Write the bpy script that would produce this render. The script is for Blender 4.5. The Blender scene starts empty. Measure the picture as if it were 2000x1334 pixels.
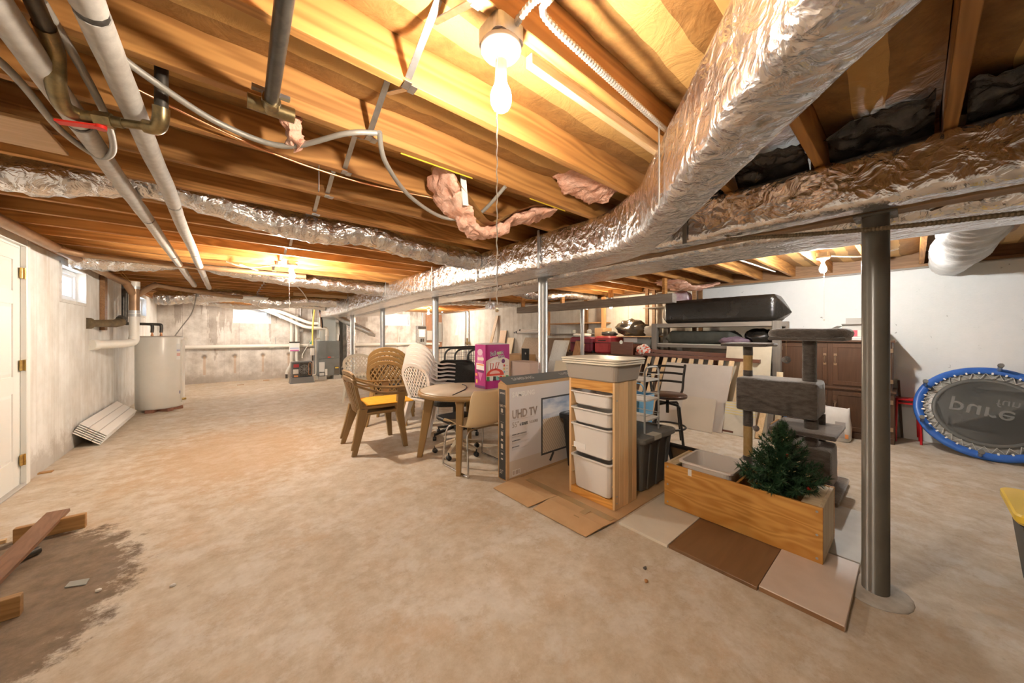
import bpy, bmesh, math, random
from mathutils import Vector, Matrix, noise, Euler
random.seed(7)
S = bpy.context.scene
C = S.collection
# ---------------------------------------------------------------- camera, world, exposure
YAW, FPX, HZ, CH = math.radians(40), 660.0, 652.0, 1.30
SA, CA = math.sin(YAW), math.cos(YAW)
cam_d = bpy.data.cameras.new('camera'); cam = bpy.data.objects.new('camera', cam_d); C.objects.link(cam)
cam_d.sensor_fit = 'HORIZONTAL'; cam_d.sensor_width = 36.0; cam_d.lens = FPX / 2000 * 36.0
cam_d.shift_y = -(667 - HZ) / 2000; cam_d.clip_start = 0.02
cam.location = (0, 0, CH); cam.rotation_euler = (math.pi / 2, 0, -YAW)
S.camera = cam
W = bpy.data.worlds.new('daylight'); S.world = W; W.use_nodes = True
wn = W.node_tree.nodes; wl = W.node_tree.links
sky = wn.new('ShaderNodeTexSky'); sky.sky_type = 'HOSEK_WILKIE'; sky.turbidity = 4; sky.sun_direction = Vector((0.35, -0.5, 0.75)).normalized()
wl.new(sky.outputs[0], wn['Background'].inputs[0]); wn['Background'].inputs[1].default_value = 30.0
S.view_settings.view_transform = 'Standard'; S.view_settings.look = 'None'
S.view_settings.gamma = 1.0; S.view_settings.use_curve_mapping = False
S.view_settings.exposure = 1.15

# ---------------------------------------------------------------- pixel -> place
def ray(px, py):
    l = (px - 1000) / FPX
    return (SA + CA * l, CA - SA * l, (HZ - py) / FPX)
def G(px, py, z=0.0):
    r = ray(px, py); t = (z - CH) / r[2]; return Vector((r[0] * t, r[1] * t, z))
def onX(px, py, X):
    r = ray(px, py); t = X / r[0]; return Vector((X, r[1] * t, CH + r[2] * t))
def onY(px, py, Y):
    r = ray(px, py); t = Y / r[1]; return Vector((r[0] * t, Y, CH + r[2] * t))
def V(*a): return Vector(a)

# ---------------------------------------------------------------- materials
MATS = {}
def nt(name):
    m = bpy.data.materials.new(name); m.use_nodes = True; MATS[name] = m
    n = m.node_tree.nodes; return m, n, m.node_tree.links, n['Principled BSDF']
def ramp(n, stops):
    r = n.new('ShaderNodeValToRGB'); e = r.color_ramp.elements
    while len(e) < len(stops): e.new(0.5)
    for i, (p, c) in enumerate(stops):
        e[i].position = p; e[i].color = (c[0], c[1], c[2], 1)
    return r
def mathn(n, l, op, a, b=None, c=None):
    m = n.new('ShaderNodeMath'); m.operation = op
    for i, x in enumerate((a, b, c)):
        if x is None: continue
        if isinstance(x, (int, float)): m.inputs[i].default_value = x
        else: l.new(x, m.inputs[i])
    return m.outputs[0]
def mixc(n, l, fac, a, b, mode='MIX'):
    m = n.new('ShaderNodeMix'); m.data_type = 'RGBA'; m.blend_type = mode
    for k, x in ((0, fac), (6, a), (7, b)):
        if isinstance(x, (int, float)): m.inputs[k].default_value = x
        elif isinstance(x, tuple): m.inputs[k].default_value = (x[0], x[1], x[2], 1)
        else: l.new(x, m.inputs[k])
    return m.outputs[2]
def coords(n, l, scale=(1, 1, 1), rot=(0, 0, 0)):
    t = n.new('ShaderNodeTexCoord'); m = n.new('ShaderNodeMapping')
    m.inputs['Scale'].default_value = scale; m.inputs['Rotation'].default_value = rot
    l.new(t.outputs['Object'], m.inputs['Vector']); return m.outputs['Vector'], t
def noisen(n, l, vec, scale, detail=4, rough=0.5, dist=0.0):
    t = n.new('ShaderNodeTexNoise'); t.inputs['Scale'].default_value = scale; t.inputs['Detail'].default_value = detail
    t.inputs['Roughness'].default_value = rough; t.inputs['Distortion'].default_value = dist
    l.new(vec, t.inputs['Vector']); return t.outputs['Fac']
def bumpn(n, l, b, h, strength, dist=0.01):
    t = n.new('ShaderNodeBump'); t.inputs['Strength'].default_value = strength; t.inputs['Distance'].default_value = dist
    l.new(h, t.inputs['Height']); l.new(t.outputs['Normal'], b.inputs['Normal'])
def mat(name, c1, c2=None, rough=0.5, metal=0.0, scale=6, stretch=(1, 1, 1), detail=4, bump=0, bscale=None, bdist=0.005, sheen=0, trans=0, alpha=1, emit=0, coat=0, lo=0.35, hi=0.65):
    if name in MATS: return MATS[name]
    m, n, l, b = nt(name)
    b.inputs['Base Color'].default_value = (*c1, 1); b.inputs['Roughness'].default_value = rough; b.inputs['Metallic'].default_value = metal
    b.inputs['Sheen Weight'].default_value = sheen; b.inputs['Transmission Weight'].default_value = trans
    b.inputs['Alpha'].default_value = alpha; b.inputs['Coat Weight'].default_value = coat
    if sheen: b.inputs['Sheen Roughness'].default_value = 0.4
    if emit:
        b.inputs['Emission Color'].default_value = (*c1, 1); b.inputs['Emission Strength'].default_value = emit
    if c2 or bump:
        v, _ = coords(n, l, stretch)
    if c2:
        f = noisen(n, l, v, scale, detail, 0.6)
        r = ramp(n, [(lo, c1), (hi, c2)]); l.new(f, r.inputs[0]); l.new(r.outputs[0], b.inputs['Base Color'])
    if bump:
        f = noisen(n, l, v, bscale or scale, 5, 0.6); bumpn(n, l, b, f, bump, bdist)
    return m
def wood(name, c1, c2, axis=0, scale=9, rough=0.5, ring=0.5, knots=None, bump=0.15, stretch=0.09, var=0.35, freq=38.0):
    if name in MATS: return MATS[name]
    m, n, l, b = nt(name)
    sc = [1.0, 1.0, 1.0]; sc[axis] = stretch
    v, t = coords(n, l, tuple(sc))
    info = n.new('ShaderNodeObjectInfo')
    add = n.new('ShaderNodeVectorMath'); add.operation = 'ADD'
    cv = n.new('ShaderNodeCombineXYZ')
    for k in range(3): l.new(mathn(n, l, 'MULTIPLY', info.outputs['Random'], 7.0 + 5 * k), cv.inputs[k])
    l.new(v, add.inputs[0]); l.new(cv.outputs[0], add.inputs[1])
    f1 = noisen(n, l, add.outputs[0], scale, 3, 0.55, 1.2)
    w = n.new('ShaderNodeMath'); w.operation = 'SINE'
    l.new(mathn(n, l, 'MULTIPLY', f1, freq), w.inputs[0])
    f2 = mathn(n, l, 'MULTIPLY_ADD', w.outputs[0], 0.5 * ring, 0.5)
    f3 = noisen(n, l, add.outputs[0], scale * 9, 2, 0.5)
    f = mathn(n, l, 'ADD', mathn(n, l, 'MULTIPLY', f2, 0.6), mathn(n, l, 'MULTIPLY', f3, 0.4))
    r = ramp(n, [(0.2, c2), (0.75, c1)]); l.new(f, r.inputs[0])
    hs = n.new('ShaderNodeHueSaturation'); l.new(r.outputs[0], hs.inputs['Color'])
    l.new(mathn(n, l, 'MULTIPLY_ADD', info.outputs['Random'], var, 1.0 - var / 2), hs.inputs['Value'])
    l.new(hs.outputs[0], b.inputs['Base Color'])
    b.inputs['Roughness'].default_value = rough
    if bump: bumpn(n, l, b, f, bump, 0.002)
    return m
def foil(name, c=(0.86, 0.86, 0.87), rough=0.24, s=26, st=1.0, stretch=(1, 1, 1)):
    if name in MATS: return MATS[name]
    m, n, l, b = nt(name)
    v, _ = coords(n, l, stretch)
    f1 = noisen(n, l, v, s * .5, 3, 0.5, 0.6)
    wv = n.new('ShaderNodeVectorMath'); wv.operation = 'MULTIPLY_ADD'
    nz = n.new('ShaderNodeTexNoise'); nz.inputs['Scale'].default_value = s * .35; l.new(v, nz.inputs['Vector'])
    l.new(nz.outputs['Color'], wv.inputs[0]); wv.inputs[1].default_value = (.18, .18, .18); l.new(v, wv.inputs[2])
    def vor(sc):
        t_ = n.new('ShaderNodeTexVoronoi'); t_.feature = 'F1'; t_.inputs['Scale'].default_value = sc; l.new(wv.outputs[0], t_.inputs['Vector']); return t_.outputs['Distance']
    f = mathn(n, l, 'ADD', mathn(n, l, 'MULTIPLY', vor(s * .55), 0.8), mathn(n, l, 'MULTIPLY', vor(s * 1.7), 0.28))
    f = mathn(n, l, 'ADD', f, mathn(n, l, 'MULTIPLY', vor(s * 5.0), 0.07))
    bumpn(n, l, b, f, st, 0.03)
    r = ramp(n, [(0.3, tuple(x * 0.88 for x in c)), (0.7, c)]); l.new(f1, r.inputs[0]); l.new(r.outputs[0], b.inputs['Base Color'])
    b.inputs['Metallic'].default_value = 1.0; b.inputs['Roughness'].default_value = rough
    return m

# ---------------------------------------------------------------- mesh building
def rr(hx, hy, r, n=4):
    r = min(r, hx * 0.999, hy * 0.999); out = []
    for cx, cy, a0 in ((hx - r, hy - r, 0), (-hx + r, hy - r, 90), (-hx + r, -hy + r, 180), (hx - r, -hy + r, 270)):
        for k in range(n + 1):
            a = math.radians(a0 + 90 * k / n); out.append((cx + r * math.cos(a), cy + r * math.sin(a)))
    return out
class B:
    def __init__(s): s.v = []; s.f = []; s.sm = []; s.mi = []; s.cur = 0
    def add(s, vs, fs, smooth=False, M=None):
        o = len(s.v)
        for p in vs:
            p = Vector(p); s.v.append(M @ p if M else p)
        for f in fs: s.f.append([i + o for i in f]); s.sm.append(smooth); s.mi.append(s.cur)
        return s
    def box(s, x0, x1, y0, y1, z0, z1, bev=0.0, M=None):
        if x0 > x1: x0, x1 = x1, x0
        if y0 > y1: y0, y1 = y1, y0
        if z0 > z1: z0, z1 = z1, z0
        b = min(bev, (x1 - x0) * .45, (y1 - y0) * .45, (z1 - z0) * .45)
        if b <= 0:
            vs = [(x, y, z) for z in (z0, z1) for y in (y0, y1) for x in (x0, x1)]
            return s.add(vs, [(0, 2, 3, 1), (4, 5, 7, 6), (0, 1, 5, 4), (2, 6, 7, 3), (0, 4, 6, 2), (1, 3, 7, 5)], False, M)
        bm = bmesh.new(); bmesh.ops.create_cube(bm, size=1)
        for v in bm.verts: v.co = ((x0 + x1) / 2 + v.co.x * (x1 - x0), (y0 + y1) / 2 + v.co.y * (y1 - y0), (z0 + z1) / 2 + v.co.z * (z1 - z0))
        bmesh.ops.bevel(bm, geom=bm.edges[:], offset=b, segments=1, affect='EDGES')
        bm.verts.index_update()
        s.add([v.co.copy() for v in bm.verts], [[v.index for v in f.verts] for f in bm.faces], False, M); bm.free(); return s
    def bar(s, p, q, w, h, up=(0, 0, 1), w2=None, h2=None):
        p, q, up = Vector(p), Vector(q), Vector(up); t = (q - p).normalized()
        if abs(t.dot(up)) > 0.99: up = Vector((1, 0, 0)) if abs(t.x) < .9 else Vector((0, 1, 0))
        sd = t.cross(up).normalized(); u = sd.cross(t).normalized(); w2 = w if w2 is None else w2; h2 = h if h2 is None else h2
        vs = []
        for c, a, b in ((p, w, h), (q, w2, h2)):
            for i, j in ((-1, -1), (1, -1), (1, 1), (-1, 1)): vs.append(c + sd * a / 2 * i + u * b / 2 * j)
        return s.add(vs, [(0, 3, 2, 1), (4, 5, 6, 7), (0, 1, 5, 4), (1, 2, 6, 5), (2, 3, 7, 6), (3, 0, 4, 7)])
    def sweep(s, pts, prof, up=(0, 0, 1), closed=False, smooth=True, cap=True, scales=None):
        pts = [Vector(p) for p in pts]; n = len(pts); k = len(prof); vs = []; up = Vector(up); pu = None
        for i, p in enumerate(pts):
            a = pts[i - 1] if (i > 0 or closed) else p; c = pts[(i + 1) % n] if (i < n - 1 or closed) else p
            t = (c - a).normalized()
            if pu is None:
                u = up
                if abs(t.dot(u)) > 0.98: u = Vector((1, 0, 0)) if abs(t.x) < .9 else Vector((0, 1, 0))
                sd = t.cross(u).normalized(); pu = sd.cross(t).normalized()
            else:
                pu = (pu - t * pu.dot(t)).normalized(); sd = t.cross(pu).normalized()
            sc = scales[i] if scales else 1.0
            for x, y in prof: vs.append(p + sd * x * sc + pu * y * sc)
        fs = []
        for i in range(n if closed else n - 1):
            j = (i + 1) % n
            for m in range(k): fs.append((i * k + m, i * k + (m + 1) % k, j * k + (m + 1) % k, j * k + m))
        s.add(vs, fs, smooth)
        if cap and not closed: s.add(vs[:k], [list(range(k))[::-1]]); s.add(vs[-k:], [list(range(k))])
        return s
    def tube(s, pts, r, n=8, closed=False, cap=True, scales=None, smooth=True):
        prof = [(r * math.cos(-2 * math.pi * i / n), r * math.sin(-2 * math.pi * i / n)) for i in range(n)]
        return s.sweep(pts, prof, closed=closed, cap=cap, scales=scales, smooth=smooth)
    def lathe(s, prof, n=16, M=None, smooth=True):
        vs = [(r * math.cos(2 * math.pi * i / n), r * math.sin(2 * math.pi * i / n), z) for r, z in prof for i in range(n)]
        fs = [(a * n + i, a * n + (i + 1) % n, (a + 1) * n + (i + 1) % n, (a + 1) * n + i) for a in range(len(prof) - 1) for i in range(n)]
        s.add(vs, fs, smooth, M)
        if prof[0][0] > 1e-4: s.add(vs[:n], [list(range(n))[::-1]], False, M)
        if prof[-1][0] > 1e-4: s.add(vs[-n:], [list(range(n))], False, M)
        return s
    def loft(s, loops, M=None, smooth=False, cap=(True, True)):
        k = len(loops[0]); vs = [p for lp in loops for p in lp]
        fs = [(a * k + i, a * k + (i + 1) % k, (a + 1) * k + (i + 1) % k, (a + 1) * k + i) for a in range(len(loops) - 1) for i in range(k)]
        s.add(vs, fs, smooth, M)
        if cap[0]: s.add(loops[0], [list(range(k))[::-1]], False, M)
        if cap[1]: s.add(loops[-1], [list(range(k))], False, M)
        return s
    def rbox(s, hx, hy, z0, z1, r, M=None, hx2=None, hy2=None, e=0.0):
        hx2 = hx2 or hx; hy2 = hy2 or hy
        L = lambda a, b, z, q=r: [(x, y, z) for x, y in rr(a, b, q)]
        lo = [L(hx - e, hy - e, z0), L(hx, hy, z0 + e), L(hx2, hy2, z1 - e), L(hx2 - e, hy2 - e, z1)] if e else [L(hx, hy, z0), L(hx2, hy2, z1)]
        return s.loft(lo, M)
    def tub(s, hx, hy, h, tap, t=0.004, r=0.03, rim=0.015, rimh=0.012, z0=0.0, M=None):
        L = lambda a, b, z: [(x, y, z0 + z) for x, y in rr(a, b, r)]
        bx, by = hx - tap, hy - tap
        return s.loft([L(bx - .01, by - .01, 0), L(bx, by, .01), L(hx - rim, hy - rim, h - rimh), L(hx, hy, h - rimh), L(hx, hy, h), L(hx - rim - t, hy - rim - t, h), L(bx - t, by - t, t + .005)], M)
    def ball(s, c, r, n=10, m=6):
        if isinstance(r, (int, float)): r = (r, r, r)
        vs = []; fs = []
        for j in range(1, m):
            for i in range(n):
                a = 2 * math.pi * i / n; b = math.pi * j / m
                vs.append((c[0] + r[0] * math.sin(b) * math.cos(a), c[1] + r[1] * math.sin(b) * math.sin(a), c[2] + r[2] * math.cos(b)))
        vs += [(c[0], c[1], c[2] + r[2]), (c[0], c[1], c[2] - r[2])]; T = len(vs) - 2
        for j in range(m - 2):
            for i in range(n): fs.append((j * n + i, (j + 1) * n + i, (j + 1) * n + (i + 1) % n, j * n + (i + 1) % n))
        for i in range(n): fs.append((T, i, (i + 1) % n)); fs.append((T + 1, (m - 2) * n + (i + 1) % n, (m - 2) * n + i))
        return s.add(vs, fs, True)
    def blob(s, c, r, amp=0.03, sub=4, freq=4, flat=None, seed=0, p=2.0):
        bm = bmesh.new(); bmesh.ops.create_icosphere(bm, subdivisions=sub, radius=1)
        for v in bm.verts:
            d = v.co.normalized()
            k = (abs(d.x) ** p + abs(d.y) ** p + abs(d.z) ** p) ** (-1 / p)
            q = Vector((d.x * r[0], d.y * r[1], d.z * r[2])) * k
            w = noise.noise(q * freq + Vector((seed, 0, 0))) + 0.6 * noise.noise(q * freq * 2.7 + Vector((0, seed, 0))) + 0.35 * abs(noise.noise(q * freq * 7))
            q += d * w * amp
            q = Vector(c) + q
            if flat is not None and q.z < flat: q.z = flat
            v.co = q
        bm.verts.index_update(); s.add([v.co.copy() for v in bm.verts], [[v.index for v in f.verts] for f in bm.faces], True); bm.free(); return s
    def build(s, name, m, parent=None, world=True, label=None, **kw):
        me = bpy.data.meshes.new(name); vs = s.v
        if parent is not None and world:
            im = pmat(parent).inverted(); vs = [im @ v for v in vs]
        me.from_pydata([tuple(v) for v in vs], [], s.f)
        me.polygons.foreach_set('use_smooth', s.sm); me.polygons.foreach_set('material_index', s.mi)
        for x in (m if isinstance(m, (list, tuple)) else [m]): me.materials.append(x)
        me.update()
        o = bpy.data.objects.new(name, me); C.objects.link(o)
        if parent is not None: o.parent = parent
        if label: o['label'] = label
        for k, v in kw.items(): o[k] = v
        return o
def pmat(o):
    m = o.matrix_basis.copy()
    while o.parent: o = o.parent; m = o.matrix_basis @ m
    return m
def thing(name, label, cat, loc=(0, 0, 0), rz=0.0, group=None):
    o = bpy.data.objects.new(name, None); C.objects.link(o); o.empty_display_size = 0.1
    o.location = loc; o.rotation_euler = (0, 0, rz); o['label'] = label; o['category'] = cat
    if group: o['group'] = group
    return o
def tag(o, label, cat, group=None, kind=None):
    if label: o['label'] = label
    if cat: o['category'] = cat
    if group: o['group'] = group
    if kind: o['kind'] = kind
    return o
def origin(o, p):
    p = Vector(p); o.data.transform(Matrix.Translation(-p)); o.location = p; return o
def dup(root, loc=None, rz=None, label=None, group=None, parent=None):
    r = root.copy(); C.objects.link(r)
    if parent is not None: r.parent = parent
    if loc is not None: r.location = loc
    if rz is not None: r.rotation_euler = (0, 0, rz)
    if label: r['label'] = label
    if group: r['group'] = group
    for ch in list(root.children): dup(ch, parent=r)
    return r
def text(body, size, m, parent, o, xd, yd, name='lettering', ext=0.0006, align='LEFT', world=True, bold=0.0, sx=1.0):
    cu = bpy.data.curves.new('t', 'FONT'); cu.body = body; cu.size = size; cu.align_x = align; cu.extrude = ext; cu.resolution_u = 3; cu.offset = bold
    ob = bpy.data.objects.new('t', cu); C.objects.link(ob)
    me = bpy.data.meshes.new_from_object(ob); bpy.data.objects.remove(ob); bpy.data.curves.remove(cu)
    xd, yd = Vector(xd), Vector(yd); nd = xd.cross(yd)
    T = Matrix(((xd.x * sx, yd.x, nd.x, o[0]), (xd.y * sx, yd.y, nd.y, o[1]), (xd.z * sx, yd.z, nd.z, o[2]), (0, 0, 0, 1)))
    if parent is not None and world: T = pmat(parent).inverted() @ T
    me.transform(T); me.materials.clear(); me.materials.append(m); me.name = name
    r = bpy.data.objects.new(name, me); C.objects.link(r)
    if parent is not None: r.parent = parent
    return r
def crv(pts, n=8):
    pts = [Vector(p) for p in pts]; out = []
    for i in range(len(pts) - 1):
        a, b = pts[i], pts[i + 1]; p0 = pts[i - 1] if i else a; p3 = pts[i + 2] if i + 2 < len(pts) else b
        for k in range(n):
            t = k / n; out.append(0.5 * ((2 * a) + (b - p0) * t + (2 * p0 - 5 * a + 4 * b - p3) * t * t + (3 * a - p0 - 3 * b + p3) * t ** 3))
    out.append(pts[-1]); return out
def N(p, f, s=0): return noise.noise(Vector(p) * f + Vector((s, s * 1.7, s * .3)))

# ---------------------------------------------------------------- room shell
XL, XR, YF, YB, JB = -1.35, 6.45, 12.0, -4.6, 2.15
WT = 2.11
def concrete(name, base, dark, line_axis, gap, extra=None, paint=None):
    m, n, l, b = nt(name)
    v, t = coords(n, l)
    sp = n.new('ShaderNodeSeparateXYZ'); l.new(t.outputs['Object'], sp.inputs[0])
    u = sp.outputs[line_axis]; z = sp.outputs[2]
    nz = noisen(n, l, v, 3.2, 8, 0.65)
    r = ramp(n, [(0.3, dark), (0.62, base)]); l.new(nz, r.inputs[0])
    st, _ = coords(n, l, (1, 1, 0.08) if True else 1)
    ns = noisen(n, l, st, 7.0, 5, 0.6)
    rs = ramp(n, [(0.34, (0.80, 0.76, 0.70)), (0.54, (1, 1, 1))]); l.new(ns, rs.inputs[0])
    col = mixc(n, l, 0.55, r.outputs[0], rs.outputs[0], 'MULTIPLY')
    # form-board joints: irregular widths
    u1 = n.new('ShaderNodeTexNoise'); u1.noise_dimensions = '1D'; u1.inputs['Scale'].default_value = 1.3; u1.inputs['Detail'].default_value = 2; l.new(u, u1.inputs['W'])
    uu = mathn(n, l, 'MULTIPLY_ADD', u1.outputs['Fac'], 1.1, u)
    fr = mathn(n, l, 'FRACT', mathn(n, l, 'DIVIDE', uu, gap))
    wob = noisen(n, l, st, 14, 3, 0.5)
    ln = mathn(n, l, 'LESS_THAN', mathn(n, l, 'ABSOLUTE', mathn(n, l, 'SUBTRACT', fr, 0.5)), mathn(n, l, 'MULTIPLY', wob, 0.022))
    col = mixc(n, l, mathn(n, l, 'MULTIPLY', ln, 0.38), col, (0.22, 0.19, 0.16))
    fl = mathn(n, l, 'FLOOR', mathn(n, l, 'ADD', mathn(n, l, 'DIVIDE', uu, gap), 0.5))
    wn_ = n.new('ShaderNodeTexWhiteNoise'); wn_.noise_dimensions = '1D'; l.new(fl, wn_.inputs['W'])
    col = mixc(n, l, 0.12, col, mixc(n, l, wn_.outputs['Value'], (0.55, 0.52, 0.47), (1, 1, 1)), 'MULTIPLY')
    # damp, efflorescence at the foot of the wall
    ft = n.new('ShaderNodeMapRange'); ft.inputs[1].default_value = 0.06; ft.inputs[2].default_value = -0.12
    l.new(mathn(n, l, 'SUBTRACT', z, mathn(n, l, 'MULTIPLY_ADD', noisen(n, l, v, 6.5, 7, 0.7), 0.75, -0.14)), ft.inputs[0])
    col = mixc(n, l, mathn(n, l, 'MULTIPLY', ft.outputs[0], 0.55), col, (0.36, 0.31, 0.26))
    # rusty seep patches with ragged outlines
    sp_ = noisen(n, l, st, 2.4, 6, 0.7); sr = ramp(n, [(0.60, (0, 0, 0)), (0.70, (1, 1, 1))]); l.new(sp_, sr.inputs[0])
    col = mixc(n, l, mathn(n, l, 'MULTIPLY', sr.outputs[0], 0.42), col, (0.52, 0.40, 0.27))
    if extra: col = extra(n, l, v, u, z, col, nz)
    l.new(col, b.inputs['Base Color']); b.inputs['Roughness'].default_value = 0.85
    h = mathn(n, l, 'SUBTRACT', mathn(n, l, 'ADD', nz, mathn(n, l, 'MULTIPLY', noisen(n, l, v, 60, 4), 0.3)), mathn(n, l, 'MULTIPLY', ln, 0.5))
    bumpn(n, l, b, h, 0.35, 0.012)
    return m
def far_extra(n, l, v, u, z, col, nz):
    # brown damp streaks below the sill plate
    st, _ = coords(n, l, (1, 1, 0.12)); f = noisen(n, l, st, 2.6, 6, 0.6)
    k = mathn(n, l, 'MULTIPLY', mathn(n, l, 'GREATER_THAN', mathn(n, l, 'ADD', f, mathn(n, l, 'MULTIPLY', z, 0.13)), 0.76), 0.45)
    col = mixc(n, l, k, col, (0.2, 0.14, 0.1))
    # rusting form ties with their drips
    du = mathn(n, l, 'ABSOLUTE', mathn(n, l, 'SUBTRACT', mathn(n, l, 'FRACT', mathn(n, l, 'DIVIDE', u, 0.62)), 0.22))
    du = mathn(n, l, 'MULTIPLY', du, 0.62); dz = mathn(n, l, 'ABSOLUTE', mathn(n, l, 'SUBTRACT', z, 0.70))
    dd = mathn(n, l, 'ADD', mathn(n, l, 'SQRT', mathn(n, l, 'ADD', mathn(n, l, 'MULTIPLY', du, du), mathn(n, l, 'MULTIPLY', dz, dz))), mathn(n, l, 'MULTIPLY_ADD', nz, 0.06, -0.03))
    sr = ramp(n, [(0.03, (1, 1, 1)), (0.075, (0, 0, 0))]); l.new(dd, sr.inputs[0])
    col = mixc(n, l, mathn(n, l, 'MULTIPLY', sr.outputs[0], 0.75), col, (0.13, 0.09, 0.06))
    drip = mathn(n, l, 'MULTIPLY', mathn(n, l, 'LESS_THAN', du, mathn(n, l, 'MULTIPLY_ADD', nz, 0.05, 0.0)), mathn(n, l, 'MULTIPLY', mathn(n, l, 'LESS_THAN', z, 0.70), mathn(n, l, 'GREATER_THAN', z, 0.22)))
    return mixc(n, l, mathn(n, l, 'MULTIPLY', drip, 0.45), col, (0.50, 0.29, 0.14))
def right_extra(n, l, v, u, z, col, nz):
    # white masonry paint on the near half, worn at spots
    pa = noisen(n, l, v, 9, 6, 0.7)
    pr = ramp(n, [(0.3, (0.36, 0.36, 0.34)), (0.345, (0.82, 0.84, 0.83)), (0.7, (0.86, 0.87, 0.86))]); l.new(pa, pr.inputs[0])
    k = mathn(n, l, 'LESS_THAN', u, 2.62)
    return mixc(n, l, k, col, pr.outputs[0])
M_wl = concrete('concrete_left', (0.86, 0.87, 0.86), (0.70, 0.69, 0.66), 1, 0.26)
M_wf = concrete('concrete_far', (0.76, 0.73, 0.69), (0.45, 0.41, 0.37), 0, 0.62, far_extra)
M_wr = concrete('concrete_right', (0.78, 0.76, 0.71), (0.60, 0.57, 0.52), 1, 0.42, right_extra)
M_wb = concrete('concrete_back', (0.72, 0.70, 0.66), (0.58, 0.56, 0.52), 0, 0.6)

def wall(name, axis, a0, a1, u0, u1, z0, z1, holes, m):
    b = B(); us = sorted({u0, u1, *[h[0] for h in holes], *[h[1] for h in holes]})
    for p, q in zip(us[:-1], us[1:]):
        zs = [(z0, z1)]
        for h in holes:
            if h[0] < (p + q) / 2 < h[1]:
                zs = [x for s0, s1 in zs for x in ((s0, min(s1, h[2])), (max(s0, h[3]), s1)) if x[1] - x[0] > 1e-4]
        for s0, s1 in zs:
            if axis == 'X': b.box(a0, a1, p, q, s0, s1)
            else: b.box(p, q, a0, a1, s0, s1)
    o = b.build(name, m); o['kind'] = 'structure'; return o
WIN_L = [(5.76, 6.54), (9.78, 10.5)]
WIN_F = [(0.13, 0.91), (4.21, 5.09)]
DOOR = (4.11, 4.92)
wall_left = wall('wall_left', 'X', XL - 0.14, XL, YB - .25, YF + .25, 0, WT, [(*w, 1.67, 2.03) for w in WIN_L] + [(DOOR[0] - .03, DOOR[1] + .03, 0.0, 2.06)], M_wl)
wall_far = wall('wall_far', 'Y', YF, YF + 0.14, XL, XR, 0, WT, [(*w, 1.63, 1.975) for w in WIN_F], M_wf)
wall_right = wall('wall_right', 'X', XR, XR + 0.25, YB - .25, YF + .25, 0, WT, [], M_wr)
wall_back = wall('wall_back', 'Y', YB - 0.25, YB, XL, XR, 0, WT, [], M_wb)

# floor
m, n, l, b = nt('concrete_floor')
v, t = coords(n, l); sp = n.new('ShaderNodeSeparateXYZ'); l.new(t.outputs['Object'], sp.inputs[0])
n1 = noisen(n, l, v, 1.6, 9, 0.68, 0.1); n2 = noisen(n, l, v, 9.0, 9, 0.72, 0.0); n3 = noisen(n, l, v, 55, 4, 0.6)
r1 = ramp(n, [(0.30, (0.38, 0.275, 0.155)), (0.5, (0.52, 0.41, 0.275)), (0.66, (0.65, 0.575, 0.47))]); l.new(n1, r1.inputs[0])
r2 = ramp(n, [(0.28, (0.36, 0.23, 0.10)), (0.48, (0.57, 0.465, 0.33)), (0.66, (0.74, 0.67, 0.56))]); l.new(n2, r2.inputs[0])
warm = mixc(n, l, 0.5, r1.outputs[0], r2.outputs[0])
n5 = noisen(n, l, v, 3.4, 8, 0.74, 0.15); pr5 = ramp(n, [(0.50, (0, 0, 0)), (0.58, (1, 1, 1))]); l.new(n5, pr5.inputs[0])
warm = mixc(n, l, mathn(n, l, 'MULTIPLY', pr5.outputs[0], 0.55), warm, (0.72, 0.67, 0.60))
n6 = noisen(n, l, v, 2.3, 8, 0.72, 0.2); pr6 = ramp(n, [(0.54, (0, 0, 0)), (0.62, (1, 1, 1))]); l.new(n6, pr6.inputs[0])
warm = mixc(n, l, mathn(n, l, 'MULTIPLY', pr6.outputs[0], 0.5), warm, (0.50, 0.31, 0.13))
r3 = ramp(n, [(0.25, (0.46, 0.45, 0.42)), (0.6, (0.72, 0.72, 0.70))]); l.new(n2, r3.inputs[0])
col = mixc(n, l, 0.22, warm, r3.outputs[0])
# rusty ochre bloom between door and tables
def spot(cx, cy, rx, ry, nk):
    a = mathn(n, l, 'DIVIDE', mathn(n, l, 'SUBTRACT', sp.outputs[0], cx), rx); c = mathn(n, l, 'DIVIDE', mathn(n, l, 'SUBTRACT', sp.outputs[1], cy), ry)
    d = mathn(n, l, 'SQRT', mathn(n, l, 'ADD', mathn(n, l, 'POWER', mathn(n, l, 'ABSOLUTE', a), 2.0), mathn(n, l, 'POWER', mathn(n, l, 'ABSOLUTE', c), 2.0)))
    return mathn(n, l, 'ADD', d, mathn(n, l, 'MULTIPLY_ADD', n2, nk, -nk / 2))
och = n.new('ShaderNodeMapRange'); och.inputs[1].default_value = 1.0; och.inputs[2].default_value = 0.55; l.new(spot(0.1, 4.9, 1.0, 1.5, 1.6), och.inputs[0])
col = mixc(n, l, mathn(n, l, 'MULTIPLY', och.outputs[0], 0.45), col, (0.52, 0.33, 0.17))
stn = n.new('ShaderNodeMapRange'); stn.inputs[1].default_value = 0.98; stn.inputs[2].default_value = 0.86; l.new(spot(-0.98, 2.75, 0.62, 0.95, 0.9), stn.inputs[0])
stc = ramp(n, [(0.35, (0.11, 0.07, 0.04)), (0.7, (0.26, 0.18, 0.11))]); l.new(n2, stc.inputs[0])
col = mixc(n, l, mathn(n, l, 'MULTIPLY', stn.outputs[0], 0.88), col, stc.outputs[0])
stain = stn
n4 = noisen(n, l, v, 23, 5, 0.75)
pit = mathn(n, l, 'LESS_THAN', n4, 0.315)
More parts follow.
